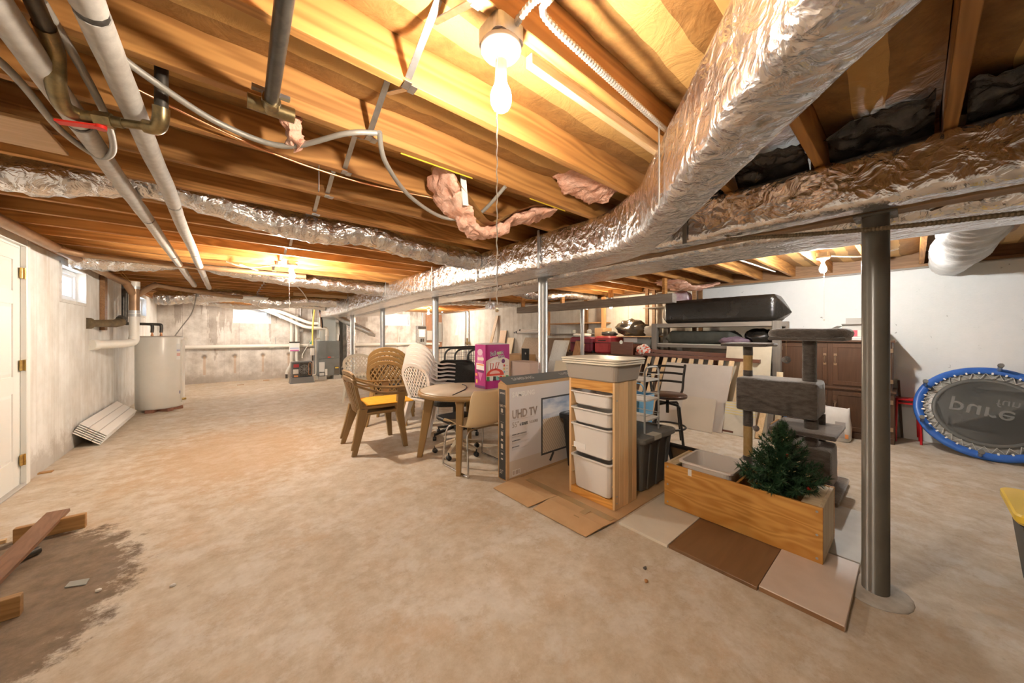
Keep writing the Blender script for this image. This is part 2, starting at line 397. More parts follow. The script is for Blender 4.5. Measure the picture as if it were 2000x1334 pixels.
col = mixc(n, l, mathn(n, l, 'MULTIPLY', pit, 0.45), col, (0.2, 0.15, 0.1))
col = mixc(n, l, 0.25, col, mixc(n, l, n3, (0.55, 0.5, 0.45), (1, 1, 1)), 'MULTIPLY')
l.new(col, b.inputs['Base Color']); b.inputs['Roughness'].default_value = 0.72
bumpn(n, l, b, mathn(n, l, 'ADD', n2, mathn(n, l, 'MULTIPLY', n3, 0.25)), 0.35, 0.008)
floor = B().box(XL - .25, XR + .25, YB - .25, YF + .25, -0.15, 0).build('floor', m); floor['kind'] = 'structure'

# ceiling: subfloor, joists, kraft-faced batts, steel bridging
M_ply = wood('subfloor_wood', (0.42, 0.25, 0.11), (0.25, 0.14, 0.06), 0)
M_joist = wood('joist_fir', (0.60, 0.30, 0.09), (0.33, 0.14, 0.035), 0, scale=3.5, ring=0.6, rough=0.6, freq=70)
ceiling = B().box(XL - .25, XR + .25, YB - .25, YF + .25, 2.385, 2.43).build('ceiling', M_ply); ceiling['kind'] = 'structure'
m, n, l, b = nt('kraft_facing'); v, t = coords(n, l); sp = n.new('ShaderNodeSeparateXYZ'); l.new(t.outputs['Object'], sp.inputs[0])
f = noisen(n, l, v, 14, 6, 0.7); r = ramp(n, [(0.3, (0.24, 0.12, 0.035)), (0.7, (0.42, 0.23, 0.075))]); l.new(f, r.inputs[0])
band = mathn(n, l, 'LESS_THAN', mathn(n, l, 'ABSOLUTE', mathn(n, l, 'SUBTRACT', sp.outputs[1], mathn(n, l, 'MULTIPLY_ADD', noisen(n, l, v, 2.0, 2), 0.1, -0.03))), 0.052)
l.new(mixc(n, l, mathn(n, l, 'MULTIPLY', band, 0.75), r.outputs[0], (0.70, 0.43, 0.15)), b.inputs['Base Color']); b.inputs['Roughness'].default_value = 0.6
bumpn(n, l, b, noisen(n, l, v, 9, 4, 0.6, 1.0), 0.5, 0.02); M_kraft = m
SP = 0.4064
JY = [1.53 + SP * k for k in range(-14, 26)]
jm = {}
for side, x0, x1, dy in ((0, XL - .02, 2.52, 0.0), (1, 2.48, XR + .05, 0.042)):
    jo = None; ba = None
    for y in JY:
        if jo is None:
            jo = B().box(x0, x1, -.019, .019, JB, 2.385, .002).build('joist', M_joist, ceiling)
        else:
            jo = jo.copy(); C.objects.link(jo)
        jo.location = (0, y + dy, 0)
        if ba is None:
            bb = B(); nx, ny = 60, 6; vs = []; fs = []
            for i in range(nx + 1):
                for j in range(ny + 1):
                    x = x0 + .05 + (x1 - x0 - .1) * i / nx; yy = -.181 + .362 * j / ny; w = 1 - (2 * j / ny - 1) ** 2
                    vs.append((x, yy, 2.30 - .03 * w + .014 * N((x, yy, side), 3.1) + .008 * N((x, yy, 3), 11)))
            for i in range(nx):
                for j in range(ny):
                    a = i * (ny + 1) + j; fs.append((a, a + 1, a + ny + 2, a + ny + 1))
            bb.add(vs, fs, True); bb.box(x0 + .05, x1 - .05, -.181, .181, 2.325, 2.384)
            ba = bb.build('insulation_batt', M_kraft, ceiling)
        else:
            ba = ba.copy(); C.objects.link(ba)
        ba.location = (0, y + dy + SP / 2, 0)
M_galv = mat('galvanised_steel', (0.62, 0.63, 0.63), (0.48, 0.49, 0.5), rough=0.38, metal=1, scale=20)
br = None
for i, y in enumerate(JY):
    if y < 0 or y > 9: continue
    if br is None:
        bq = B()
        bq.bar((0.49, .012, JB + .012), (0.49, SP - .025, 2.33), .003, .022, (1, 0, 0)); bq.bar((0.465, .012, 2.34), (0.465, SP - .025, JB + .012), .003, .022, (1, 0, 0))
        bq.box(.478, .502, -.02, .02, JB - .003, JB, 0); bq.box(.453, .477, SP - .03, SP + .01, JB - .0035, JB)
        br = bq.build('bridging_strut', M_galv, ceiling)
    else:
        br = br.copy(); C.objects.link(br)
    br.location = (0, y, 0)
# timber sill plates on the walls
M_sill = wood('sill_wood', (0.40, 0.22, 0.10), (0.24, 0.12, 0.05), 1)
for nm, bx in (('trim_1', (XL - .25, XL + .02, YB, YF)), ('trim_2', (XR - .01, XR + .25, YB, YF))):
    o = B().box(*bx, WT, JB, .002).build(nm, M_sill); o['kind'] = 'structure'
M_sillx = wood('sill_wood_across', (0.40, 0.22, 0.10), (0.24, 0.12, 0.05), 0)
for nm, bx in (('trim_3', (XL, XR, YF - .01, YF + .25)), ('trim_4', (XL, XR, YB - .25, YB + .01))):
    o = B().box(*bx, WT, JB, .002).build(nm, M_sillx); o['kind'] = 'structure'
# rim boards above
for nm, bx in (('trim_5', (XL - .06, XL - .02, YB, YF)), ('trim_6', (XR + .05, XR + .09, YB, YF)), ('trim_7', (XL, XR, YF + .02, YF + .06)), ('trim_8', (XL, XR, YB - .06, YB - .02))):
    o = B().box(*bx, JB, 2.385, .002).build(nm, M_sill); o['kind'] = 'structure'

# windows: white vinyl sliders set to the outside of the wall
M_vinyl = mat('white_vinyl', (0.80, 0.82, 0.84), rough=0.35)
M_reveal = mat('reveal_plaster', (0.74, 0.73, 0.70), (0.62, 0.61, 0.58), rough=0.85, scale=14, bump=.3)
M_glass, n, l, b = nt('window_glass')
tb = n.new('ShaderNodeBsdfTransparent'); gb = n.new('ShaderNodeBsdfGlossy'); gb.inputs['Roughness'].default_value = 0.02
fr = n.new('ShaderNodeFresnel'); ge = n.new('ShaderNodeNewGeometry'); l.new(mathn(n, l, 'MULTIPLY_ADD', ge.outputs['Backfacing'], 1 / 1.45 - 1.45, 1.45), fr.inputs[0]); mx = n.new('ShaderNodeMixShader')
l.new(fr.outputs[0], mx.inputs[0]); l.new(tb.outputs[0], mx.inputs[1]); l.new(gb.outputs[0], mx.inputs[2]); l.new(mx.outputs[0], n['Material Output'].inputs[0])
def window(i, axis, a_in, a_out, u0, u1, z0, z1):
    sgn = 1 if a_out > a_in else -1
    P = (lambda b, a0, a1, p, q, s0, s1, e=0: b.box(a0, a1, p, q, s0, s1, e)) if axis == 'X' else (lambda b, a0, a1, p, q, s0, s1, e=0: b.box(p, q, a0, a1, s0, s1, e))
    w = .045; o0, o1 = a_in + sgn * .065, a_in + sgn * .125
    b = B(); P(b, o0, o1, u0, u1, z0, z0 + w, .004); P(b, o0, o1, u0, u1, z1 - w, z1, .004); P(b, o0, o1, u0, u0 + w, z0 + w, z1 - w, .004); P(b, o0, o1, u1 - w, u1, z0 + w, z1 - w, .004)
    fr_ = b.build('window_%d' % i, M_vinyl); fr_['kind'] = 'structure'
    um = (u0 + u1) / 2
    for k, (p, q) in enumerate(((u0 + w, um + .015), (um - .015, u1 - w))):
        s = .028; c0 = a_in + sgn * (.085 if k else .105); c1 = c0 + sgn * .02
        b = B(); P(b, c0, c1, p, q, z0 + w, z0 + w + s, .003); P(b, c0, c1, p, q, z1 - w - s, z1 - w, .003); P(b, c0, c1, p, p + s, z0 + w + s, z1 - w - s, .003); P(b, c0, c1, q - s, q, z0 + w + s, z1 - w - s, .003)
        sa_ = b.build('sash', M_vinyl, fr_)
        b = B(); P(b, c0 + sgn * .006, c0 + sgn * .012, p + s, q - s, z0 + w + s, z1 - w - s); b.build('pane', M_glass, sa_)
    b = B(); c0, c1 = a_in - sgn * .012, a_in + sgn * .0
    e = .035
    P(b, c0, c1, u0 - e, u1 + e, z0 - e, z0); P(b, c0, c1, u0 - e, u1 + e, z1, z1 + e); P(b, c0, c1, u0 - e, u0, z0, z1); P(b, c0, c1, u1, u1 + e, z0, z1)
    b.build('window_surround', M_reveal if axis == 'X' else M_vinyl, fr_)
for k, w in enumerate(WIN_L): window(1 + k, 'X', XL, XL - .25, *w, 1.67, 2.03)
for k, w in enumerate(WIN_F): window(3 + k, 'Y', YF, YF + .25, *w, 1.63, 1.975)

# door: white six-panel, brass hinges
M_door = mat('door_paint', (0.82, 0.83, 0.80), rough=0.32)
M_brass = mat('brass', (0.66, 0.47, 0.16), (0.42, 0.28, 0.1), rough=0.3, metal=1, scale=40)
y0, y1 = DOOR; dx = XL - .02
b = B(); b.box(dx - .035, dx - .008, y0, y1, .012, 2.03)
st = .11
ys = [(y0, y0 + st), ((y0 + y1) / 2 - .05, (y0 + y1) / 2 + .05), (y1 - st, y1)]
for p, q in ys: b.box(dx - .008, dx, p, q, .012, 2.03)
zs = [(.012, .24), (.80, .94), (1.55, 1.66), (1.92, 2.03)]
for s0, s1 in zs:
    b.box(dx - .008, dx - .0002, ys[0][1], ys[1][0], s0, s1); b.box(dx - .008, dx - .0002, ys[1][1], ys[2][0], s0, s1)
door = b.build('door_1', M_door); door['kind'] = 'structure'
for (p, q) in ((ys[0][1], ys[1][0]), (ys[1][1], ys[2][0])):
    for (s0, s1) in ((.24, .80), (.94, 1.55), (1.66, 1.92)):
        Mx = Matrix.Translation((dx - .008, (p + q) / 2, (s0 + s1) / 2)) @ Matrix.Rotation(math.pi / 2, 4, 'Y')
        hz, hy = (s1 - s0) / 2, (q - p) / 2
        bb = B(); bb.loft([[(x, y, z) for x, y in rr(hz - d, hy - d, .004, 1)] for d, z in ((.006, .0), (.03, .0065), (.034, .0065))], Mx, cap=(False, True)); bb.build('panel', M_door, door)
for z in (.22, 1.03, 1.82):
    h = B().box(XL - .012, XL + .004, y1 - .03, y1 + .045, z - .045, z + .045, .002).tube([(XL + .006, y1 + .006, z - .047), (XL + .006, y1 + .006, z + .047)], .007, 8).build('hinge', M_brass, door)
b = B(); b.box(XL - .02, XL + .018, y1 + .012, y1 + .075, 0, 2.115, .005); b.box(XL - .02, XL + .018, y0 - .075, y0 - .012, 0, 2.115, .005); b.box(XL - .02, XL + .0178, y0 - .012, y1 + .012, 2.05, 2.1148, .005)
b.box(XL - .2, XL - .02, y1 + .001, y1 + .03, 0, 2.05); b.box(XL - .2, XL - .02, y0 - .03, y0 - .001, 0, 2.05); b.box(XL - .2, XL - .02, y0, y1, 2.032, 2.06)
b.build('door_frame', M_door, door)
B().box(XL - .24, XL - .2, y0 - .03, y1 + .03, 0, 2.06).build('door_backing', M_door, door)
B().box(XL - .06, XL + .02, y0, y1, 0, .012, .003).build('threshold', mat('grey_threshold', (.5, .49, .46), rough=.5), door)
# ================================================================ SERVICES
M_foil = foil('duct_foil', (.95,.95,.96), rough=.27, s=22, st=.6)
M_foil2 = foil('flex_foil', (.94,.94,.94), rough=.26, s=24, st=.5)
M_foilg = foil('crinkled_foil', (.95,.95,.96), rough=.24, s=18, st=.55)
M_post = mat('post_grey_paint', (0.115, 0.105, 0.087), (0.135, 0.122, 0.10), rough=0.26, metal=0.0, scale=5)
M_steel = mat('bare_steel_post', (0.42, 0.43, 0.43), (0.52, 0.53, 0.53), rough=0.42, metal=0.6, scale=5)
M_porc = mat('porcelain', (0.85, 0.83, 0.78), rough=0.2)
M_sockt = mat('socket_metal', (0.75, 0.68, 0.5), rough=0.3, metal=0.6)
M_pvc = mat('white_pvc', (0.80, 0.78, 0.72), rough=0.35)
M_cu = mat('copper_brown', (0.26, 0.155, 0.085), (0.36, 0.22, 0.12), rough=0.4, metal=0.35, scale=7)
M_cub = mat('bright_copper', (0.75, 0.38, 0.2), rough=0.3, metal=1)
M_iron = mat('black_iron', (0.06, 0.055, 0.05), (0.10, 0.09, 0.075), rough=0.4, metal=0.5, scale=20)
M_brz = mat('bronze_fitting', (0.36, 0.27, 0.13), (0.20, 0.16, 0.09), rough=0.35, metal=0.9, scale=30)
M_grayfoam = mat('grey_pipe_foam', (0.47, 0.44, 0.40), (0.58, 0.55, 0.5), rough=0.8, scale=25, bump=.25)
M_cable = mat('grey_metal_cable', (0.36, 0.34, 0.30), rough=0.45, metal=0.3, bump=.3, bscale=120)
M_bulbs = {}
def bulb_mat(name, c, s):
    m = mat(name, c, emit=s); return m
M_warm = bulb_mat('bulb_warm', (1.0, 0.87, 0.72), 1700)
M_dim = bulb_mat('bulb_amber', (1.0, 0.80, 0.55), 380)
M_cool = bulb_mat('bulb_cool', (1.0, 0.98, 0.94), 950)
M_twin = bulb_mat('bulb_twin', (1.0, 0.87, 0.72), 620)
M_near = bulb_mat('bulb_near', (1.0, 0.87, 0.72), 600)
def lamp(label, x, y, zj=JB, m=M_warm, chain=0.3, chx=-.03, group=None, drop=0.0):
    t = thing('bulb_lamp', label, 'lamp', (x, y, zj), group=group)
    B().rbox(.05, .05, -.042, 0, .02).build('junction_box', M_galv, t, world=False)
    B().lathe([(.02, -.088), (.024, -.074), (.05, -.066), (.058, -.056), (.056, -.044), (.03, -.042)], 20).build('lamp_holder', M_porc, t, world=False)
    zb = -.12 - drop
    B().lathe([(.016, zb), (.017, zb + .004), (.0165, zb + .03), (.018, -.086)], 12).build('socket', M_sockt, t, world=False)
    B().lathe([(.0005, zb - .088), (.012, zb - .086), (.022, zb - .078), (.029, zb - .062), (.030, zb - .048), (.026, zb - .03), (.018, zb - .012), (.0155, zb)], 14).build('bulb', m, t, world=False)
    pts = [(chx, -.01, -.08 - i * .01) for i in range(int(chain / .01))]
    B().tube([(p[0] + .0015 * math.sin(i * 1.3), p[1], p[2]) for i, p in enumerate(pts)], .0022, 5, scales=[1 if i % 2 else .55 for i in range(len(pts))]).build('pull_chain', M_porc, t, world=False)
    B().ball((chx, -.01, -.085 - chain), .006).build('chain_bob', M_sockt, t, world=False)
    return t
lamp('bare bulb on round porcelain holder with long bead pull chain', .585, .745, chain=.70, chx=-.022, drop=.02, m=M_near)
lamp('bare bulb on porcelain holder among joists above the concrete by water heater', .57, 4.67, chain=.75, chx=-.03)
for dx in (0.0, .17):
    lamp('twin bare bulb nearer the %s above the white framed window on stained wall' % ('furnace' if dx else 'water heater'), .55 + dx, 10.55 - dx * .8, chain=.3 if dx else .1, group='twin bulbs by the far window', m=M_twin)
lamp('bare white bulb hanging from joists in front of painted white wall', 4.79, .62, m=M_cool, chain=.62, chx=-.01)
lamp('bare bulb glowing behind the grey timber beam above red suitcases', 5.7, 3.8, zj=2.0, m=M_dim, chain=.1)
B().bar((5.7, 3.8, 2.0), (5.7, 3.8, 2.15), .09, .04).build('lamp_cleat', M_joist, ceiling)
lamp('bare bulb near the grey breaker panels on stained concrete wall', 5.0, 10.2, chain=.4)

# girder and steel posts
gl = wood('girder_wood', (.36, .22, .11), (.2, .12, .06), 1)
o = B().box(2.45, 2.55, YB + .02, YF - .02, 1.895, JB, .003).build('girder', gl); tag(origin(o, (2.5, 3.7, 1.895)), 'long timber girder running between foil ducts on top of steel posts', 'beam')
PY = [.127, 2.48, 4.86, 7.24, 9.52]
PL = ['grey painted steel post beside pale board on floor', 'steel post rising behind the big television carton', 'steel post behind white stacked chairs and black tube frames', 'steel post behind tall tan stacked chairs', 'steel post nearest the grey furnace']
for i, y in enumerate(PY):
    t = thing('support_post', PL[i], 'post', (2.5, y, 0), group='steel posts under the girder')
    m = M_post if i == 0 else M_steel
    B().lathe([(.054, .0), (.054, .004), (.05, .006), (.05, 1.885)], 28).build('column', m, t, world=False)
    B().box(-.075, .075, -.075, .075, 1.885, 1.8955, .001).build('cap_plate', m, t, world=False)
    M_patch = mat('mortar_patch', (.55, .52, .47), (.42, .39, .34), rough=.9, scale=15, bump=.5)
    B().blob((0, 0, 0), (.15, .13, .012) if i == 0 else (.08, .075, .008), .006, 3, 9, -.001, i).build('mortar_collar', M_patch, t, world=False)
# grey timber beam with its own post, by the storage shelves
M_greyw = wood('weathered_grey_wood', (.40, .36, .31), (.27, .23, .19), 1, ring=.4)
o = B().box(5.13, 5.27, 2.35, 5.95, 1.775, 1.915, .004).build('timber_beam', M_greyw); tag(origin(o, (5.2, 4.1, 1.775)), 'weathered grey timber beam propped on thin steel post by storage shelves', 'beam')
for y in (2.5, 4.6, 5.8):
    B().bar((5.2, y, 1.915), (5.2, y, JB + .02), .04, .09).build('hanger_block', M_joist, ceiling)
t = thing('support_post', 'thin shiny steel post under grey timber beam beside red suitcases', 'post', (5.2, 4.1, 0), group='steel posts under the girder')
B().lathe([(.05, 0), (.05, .006), (.038, .008), (.038, 1.767)], 20).build('column', M_steel, t, world=False)
B().box(-.07, .07, -.07, .07, 1.767, 1.7755, .001).build('cap_plate', M_steel, t, world=False)

# ---- foil wrapped rectangular ducts
def wrapduct(name, path, hw, z0, z1, m, label, amp=.010, step=.045, r=.05, seed=0, tag_it=True):
    pts = []
    P = [Vector(p) for p in path]
    for a, b_ in zip(P[:-1], P[1:]):
        k = max(1, int((b_ - a).length / step))
        pts += [a.lerp(b_, i / k) for i in range(k)]
    pts.append(P[-1]); n = len(pts); loops = []
    for i, p in enumerate(pts):
        t = (pts[min(i + 1, n - 1)] - pts[max(i - 1, 0)]).normalized(); sd = Vector((t.y, -t.x, 0)); f = i / (n - 1)
        H = hw(p) if callable(hw) else hw; a = z0(p) if callable(z0) else z0; c = z1(p) if callable(z1) else z1
        lp = []
        prof = rr(H, (c - a) / 2, r, 5); K = []
        for q in range(len(prof)):
            A, Bq = prof[q], prof[(q + 1) % len(prof)]; L = math.hypot(A[0] - Bq[0], A[1] - Bq[1])
            K.append(A)
            if q % 6 == 5:
                for w in range(1, 6): K.append((A[0] + (Bq[0] - A[0]) * w / 6, A[1] + (Bq[1] - A[1]) * w / 6))
        for x, y in K:
            v = p + sd * x + Vector((0, 0, (a + c) / 2 + y)); nr = (sd * x / H * abs(x / H) + Vector((0, 0, 2 * y / (c - a) * abs(2 * y / (c - a))))).normalized()
            d = .7 * N(v, 3.3, seed) + .7 * abs(N(v, 9, seed + 2)) - .5 * abs(N((v.x * .3, v.y, v.z * 2), 17, seed + 5))
            if nr.z > .6: d = min(d, 0)
            if nr.z < -.6: d -= .5 * N((v.x, v.y * .5, 0), 4, seed)
            lp.append(v + nr * d * amp)
        loops.append(lp)
    b = B(); b.loft(loops, smooth=True); o = b.build(name, m)
    mid = pts[n // 2]; origin(o, (mid.x, mid.y, 1.85))
    return tag(o, label, 'duct') if tag_it else o
u = Vector((.755, .656, 0)); nv = Vector((.656, -.755, 0))
def br_(s): return u * s + nv * .495
path = [Vector((2.2, 11.35, 0)), Vector((2.2, 1.75, 0))] + crv([Vector((2.2, 1.75, 0)), Vector((2.13, 1.35, 0)), br_(2.02), br_(1.7)], 8)[1:] + [br_(-2.2)]
sdist = lambda p: max(0.0, min(1.0, (p.y - .9) / .9))
hw = lambda p: .1 + .105 * sdist(p)
z0f = lambda p: (1.835 + .02 * sdist(p)) if p.y < 3 else 1.855 - .095 * min(1, max(0, (p.y - 5.2) / 3.5))
trunk = wrapduct('foil_duct', path, hw, z0f, 2.146, M_foil, 'shiny foil-wrapped trunk duct bending diagonally overhead past the hanging bulb', amp=.007)
M_strap = mat('dull_strap', (.40, .40, .39), rough=.5, metal=.8)
def straps(par, spots):
    for (p, q) in spots:
        p, q = Vector(p), Vector(q)
        B().bar(p, q, .003, .026, (0, 1, 0)).build('hanger_strap', M_strap, par)
straps(trunk, [((1.982, y, z0f(Vector((0, y, 0))) - .008), (1.982, y, 2.165)) for y in (2.02, 2.95, 3.95, 5.6, 7.9)])
pb = br_(1.47) - nv * .115; B().bar((pb.x, pb.y, 1.825), (pb.x, pb.y, 2.165), .003, .016, u).build('hanger_strap', M_strap, trunk)
duct2 = wrapduct('foil_duct', [V(2.345, 1.45, 0), V(2.345, -3.5, 0)], .085, lambda p: 1.895, 2.15, M_foilg, 'narrow crinkled foil duct passing just above the grey painted post', amp=.011, seed=4, step=.03, r=.04)
straps(duct2, [((2.245, .95, 1.88), (2.245, .95, 2.19)), ((2.245, -.9, 1.88), (2.245, -.9, 2.19))])
duct3 = wrapduct('foil_duct', [V(2.87, 10.7, 0), V(2.87, -3.5, 0)], .27, lambda p: 1.865 + .015 * math.sin(p.y * 1.3) - (.08 * min(1, max(0, (p.y - 6) / 3))), 2.146, M_foil, 'wide foil-wrapped duct on the storage shelf side of the girder', amp=.009, seed=9)
def flex(path, r, label, m=M_foil2, amp=.02, ends=None, n=22, name='flex_duct', cat='duct', squash=1.0, seed=1, parent=None):
    pts = crv(path, 22); vs = []; k = len(pts)
    b = B(); loops = []; pu = Vector((0, 0, 1))
    for i, p in enumerate(pts):
        t = (pts[min(i + 1, k - 1)] - pts[max(i - 1, 0)]).normalized(); sd = t.cross(Vector((0, 0, 1))).normalized(); uu = sd.cross(t)
        rad = r * (1 + .10 * math.sin(i * 1.1) * .4 + .12 * N(p, 4, seed))
        if ends: rad *= 1 - ends * max(0, (1 - min(i, k - 1 - i) / 6)) ** 2
        lp = []
        for q in range(n):
            a = -2 * math.pi * q / n; d = sd * math.cos(a) + uu * math.sin(a) * squash; v = p + d * rad
            w = abs(N(v, 14, seed)) + .8 * abs(N((v.x, v.y * 2, v.z), 27, seed + 3)) + .5 * N(v, 6, seed)
            lp.append(v + d * (w - .35) * amp)
        loops.append(lp)
    b.loft(loops, smooth=True); o = b.build(name, m)
    c = pts[k // 2]; origin(o, (c.x, c.y, c.z - r)); return tag(o, label, cat)
fd = flex([(XL + .05, 3.02, 2.14), (-.85, 2.97, 2.12), (-.34, 2.95, 2.20), (.2, 2.96, 2.12), (.5, 2.96, 2.10), (.9, 2.95, 2.13), (1.35, 2.95, 2.08), (1.99, 2.95, 2.06)], .095, 'silver flex duct crossing under the joists and both grey insulated pipes')
B().bar((.93, 2.95, 2.02), (.93, 2.84, 2.16), .003, .025, (1, 0, 0)).bar((.93, 2.95, 2.02), (.93, 3.07, 2.16), .003, .025, (1, 0, 0)).build('hanger_strap', M_galv, fd)
flex([(XL + .06, 5.75, 2.12), (-.9, 5.8, 2.12), (-.34, 5.8, 2.215), (.3, 5.82, 2.13), (1.2, 5.8, 2.07), (1.99, 5.8, 2.05)], .11, 'silver flex duct under joists in front of brown drain pipes', seed=3)
flex([(-1.02, 8.75, 1.95), (-.75, 8.72, 1.96), (-.35, 8.7, 2.03), (.2, 8.65, 2.05), (.7, 8.6, 1.95), (1.3, 8.6, 2.02), (1.99, 8.6, 2.02)], .12, 'fat sagging silver flex duct above the water heater', seed=5, ends=.5)
flex([(-.6, 10.4, 2.06), (.3, 10.3, 1.98), (1.2, 10.25, 2.06), (1.99, 10.2, 2.02)], .10, 'silver flex duct sagging beside the twin bulbs', seed=6)
flex([(3.13, 4.62, 2.03), (3.7, 4.62, 2.09), (4.6, 4.62, 2.03), (5.4, 4.62, 2.12), (6.3, 4.62, 2.13)], .09, 'silver flex duct under joists above the grey timber beam', seed=7)
flex([(3.13, -.257, 2.04), (3.7, -.257, 2.07), (4.5, -.26, 2.02), (5.2, -.257, 2.09), (6.35, -.257, 2.12)], .15, 'fat white silver flex duct tied to joists over the trampoline', mat('pale_flex', (.74, .74, .72), (.55, .55, .54), rough=.45, metal=.35, scale=9, bump=.6, bscale=30), seed=8, amp=.012)
flex([(3.13, 7.06, 2.03), (3.8, 7.06, 2.05), (4.6, 7.06, 2.1), (5.6, 7.06, 2.12), (6.3, 7.06, 2.13)], .09, 'silver flex duct far along the storage side near dangling foil box', seed=12)
M_film = mat('black_film', (.015, .014, .013), (.05, .05, .05), rough=.14, scale=6, bump=.8, bscale=9, bdist=.03, coat=.5)
for i, y in enumerate((.92, .52, .11, -.30)):
    b = B(); vs = []; fs = []; a_, c_ = 26, 18
    for p in range(a_ + 1):
        for q in range(c_ + 1):
            f, g = p / a_, q / c_; x = 2.13 + .25 * f; yy = y - .165 + .33 * g
            z = 2.255 - .07 * f ** 1.6 + .05 * N((x, yy, i), 9, i) + .05 * abs(N((x, yy, i), 19, i)) - .035
            vs.append((x, yy, max(z, 2.16)))
    for p in range(a_):
        for q in range(c_): k_ = p * (c_ + 1) + q; fs.append((k_, k_ + 1, k_ + c_ + 2, k_ + c_ + 1))
    b.add(vs, fs, True); o = b.build('vapour_film', M_film); so = o.modifiers.new('thick', 'SOLIDIFY'); so.thickness = .003; origin(o, (2.2, y, 2.17))
    tag(o, ['wrinkled black plastic film in joist bay at the duct elbow', 'wrinkled black plastic film in joist bay beside the diagonal duct', 'wrinkled black plastic film in joist bay over the grey painted post', 'wrinkled black plastic film in joist bay past the grey painted post'][i], 'plastic film', 'film scraps in joist bays')
# foil box dangling
q = onX(957, 604, 3.55); t = thing('duct_boot', 'small foil-covered duct boot dangling below joists beside a pull chain', 'duct boot', q)
B().rbox(.075, .05, 0, .13, .01).build('boot', M_foil2, t, world=False); B().bar((0, 0, .125), (0, 0, JB + .005 - q.z), .03, .003).build('hanger_strap', M_galv, t, world=False)

# ---- pink fibreglass
M_pink = mat('pink_fibreglass', (.78, .40, .27), (.86, .55, .42), rough=1.0, scale=18, bump=1.0, bscale=30, bdist=.02)
def pink(path, w, th, label, seed, paper=True):
    pts = crv(path, 26); b = B(); loops = []; lp2 = []
    for i, p in enumerate(pts):
        t = (pts[min(i + 1, len(pts) - 1)] - pts[max(i - 1, 0)]).normalized(); sd = V(0, 1, 0); up = sd.cross(t) * -1
        lp = []; ww = w * (1 + .3 * N(p, 5, seed))
        for x, y in [(ww * math.cos(a), th * math.sin(a)) for a in [2 * math.pi * q / 28 for q in range(28)]]:
            v = p + sd * x + up * y; lp.append(v + (sd * x + up * y).normalized() * .03 * (1.1 * N(v, 9, seed) + .8 * N(v, 23, seed) + .6 * N(v, 55, seed)) + V(.02 * N(v, 19, 4), 0, .025 * N((v.x, v.y, 0), 12, 9)))
        loops.append(lp)
    b.loft(loops, smooth=True); o = b.build('insulation_scrap', M_pink); c = pts[len(pts) // 2]; origin(o, c); tag(o, label, 'insulation')
    if paper:
        b = B(); L = []
        for i, p in enumerate(pts[1:-2]):
            q = p + V(0, .0, .045 + .01 * N(p, 8, seed)); L.append([q + V(0, w * s * 1.0, .014 * N((q.x, s * 3, 0), 9)) for s in (-1, -.5, 0, .5, 1)])
        vs = [v for r_ in L for v in r_]; fs = [(i * 5 + j, i * 5 + j + 1, (i + 1) * 5 + j + 1, (i + 1) * 5 + j) for i in range(len(L) - 1) for j in range(4)]
        b.add(vs, fs, True); b.build('paper_facing', M_kraft, o)
    return o
pink([(.90, 1.70, 2.22), (.96, 1.72, 2.10), (1.10, 1.74, 1.99), (1.25, 1.75, 1.93), (1.42, 1.73, 2.05), (1.62, 1.70, 2.12), (1.8, 1.7, 2.2)], .115, .028, 'torn pink fibreglass batt drooping from the joists beside the pull chain', 2)
pink([(.18, 1.62, 2.24), (.2, 1.63, 2.12), (.23, 1.64, 2.08)], .04, .03, 'little tuft of pink insulation beside the black pipe tee', 5, False)
pink([(1.55, 1.33, 2.30), (1.68, 1.33, 2.235), (1.9, 1.33, 2.22)], .14, .035, 'pink insulation bulging between joists at the duct elbow', 8)
pink([(5.3, 2.5, 2.12), (5.6, 2.35, 2.03), (5.9, 2.3, 2.06), (6.25, 2.25, 2.14)], .2, .03, 'ragged pink insulation hanging over the black wrapped bundle', 11)
pink([(-.5, 10.9, 2.1), (.1, 10.9, 2.02), (.7, 10.9, 2.1)], .2, .04, 'pinkish insulation hanging at stained concrete wall beside silver duct', 14, False)

# ---- two insulated pipes
def foampipe(x, label, y1, nseg, seed):
    t = thing('insulated_pipe', label, 'pipe', (x, 3.5, 2.036), group='grey insulated pipes under the joists')
    ys = [-3.5 + (y1 + 3.5) * i / nseg for i in range(nseg + 1)]
    for a, c in zip(ys[:-1], ys[1:]):
        pts = [V(x + .006 * N((0, a + (c - a) * i / 14, seed), 1.5), a + .012 + (c - a - .024) * i / 14, 2.07 + .006 * N((seed, a + (c - a) * i / 14, 0), 2.2)) for i in range(15)]
        B().tube(pts, .033, 14, scales=[1 + .07 * N((seed, p.y, 1), 5) for p in pts]).build('foam_sleeve', M_grayfoam, t)
        B().tube([(x, c - .02, 2.07), (x, c + .02, 2.07)], .029, 12).build('tape_band', M_iron, t)
    B().tube([(x, -3.5, 2.07), (x, y1 + .1, 2.07)], .014, 8).build('copper_core', M_cub, t)
foampipe(-.25, 'grey foam-insulated pipe running closest to the bulbs', 7.6, 7, 1)
foampipe(-.417, 'grey foam-insulated pipe running closest to the white door', 7.4, 8, 2)
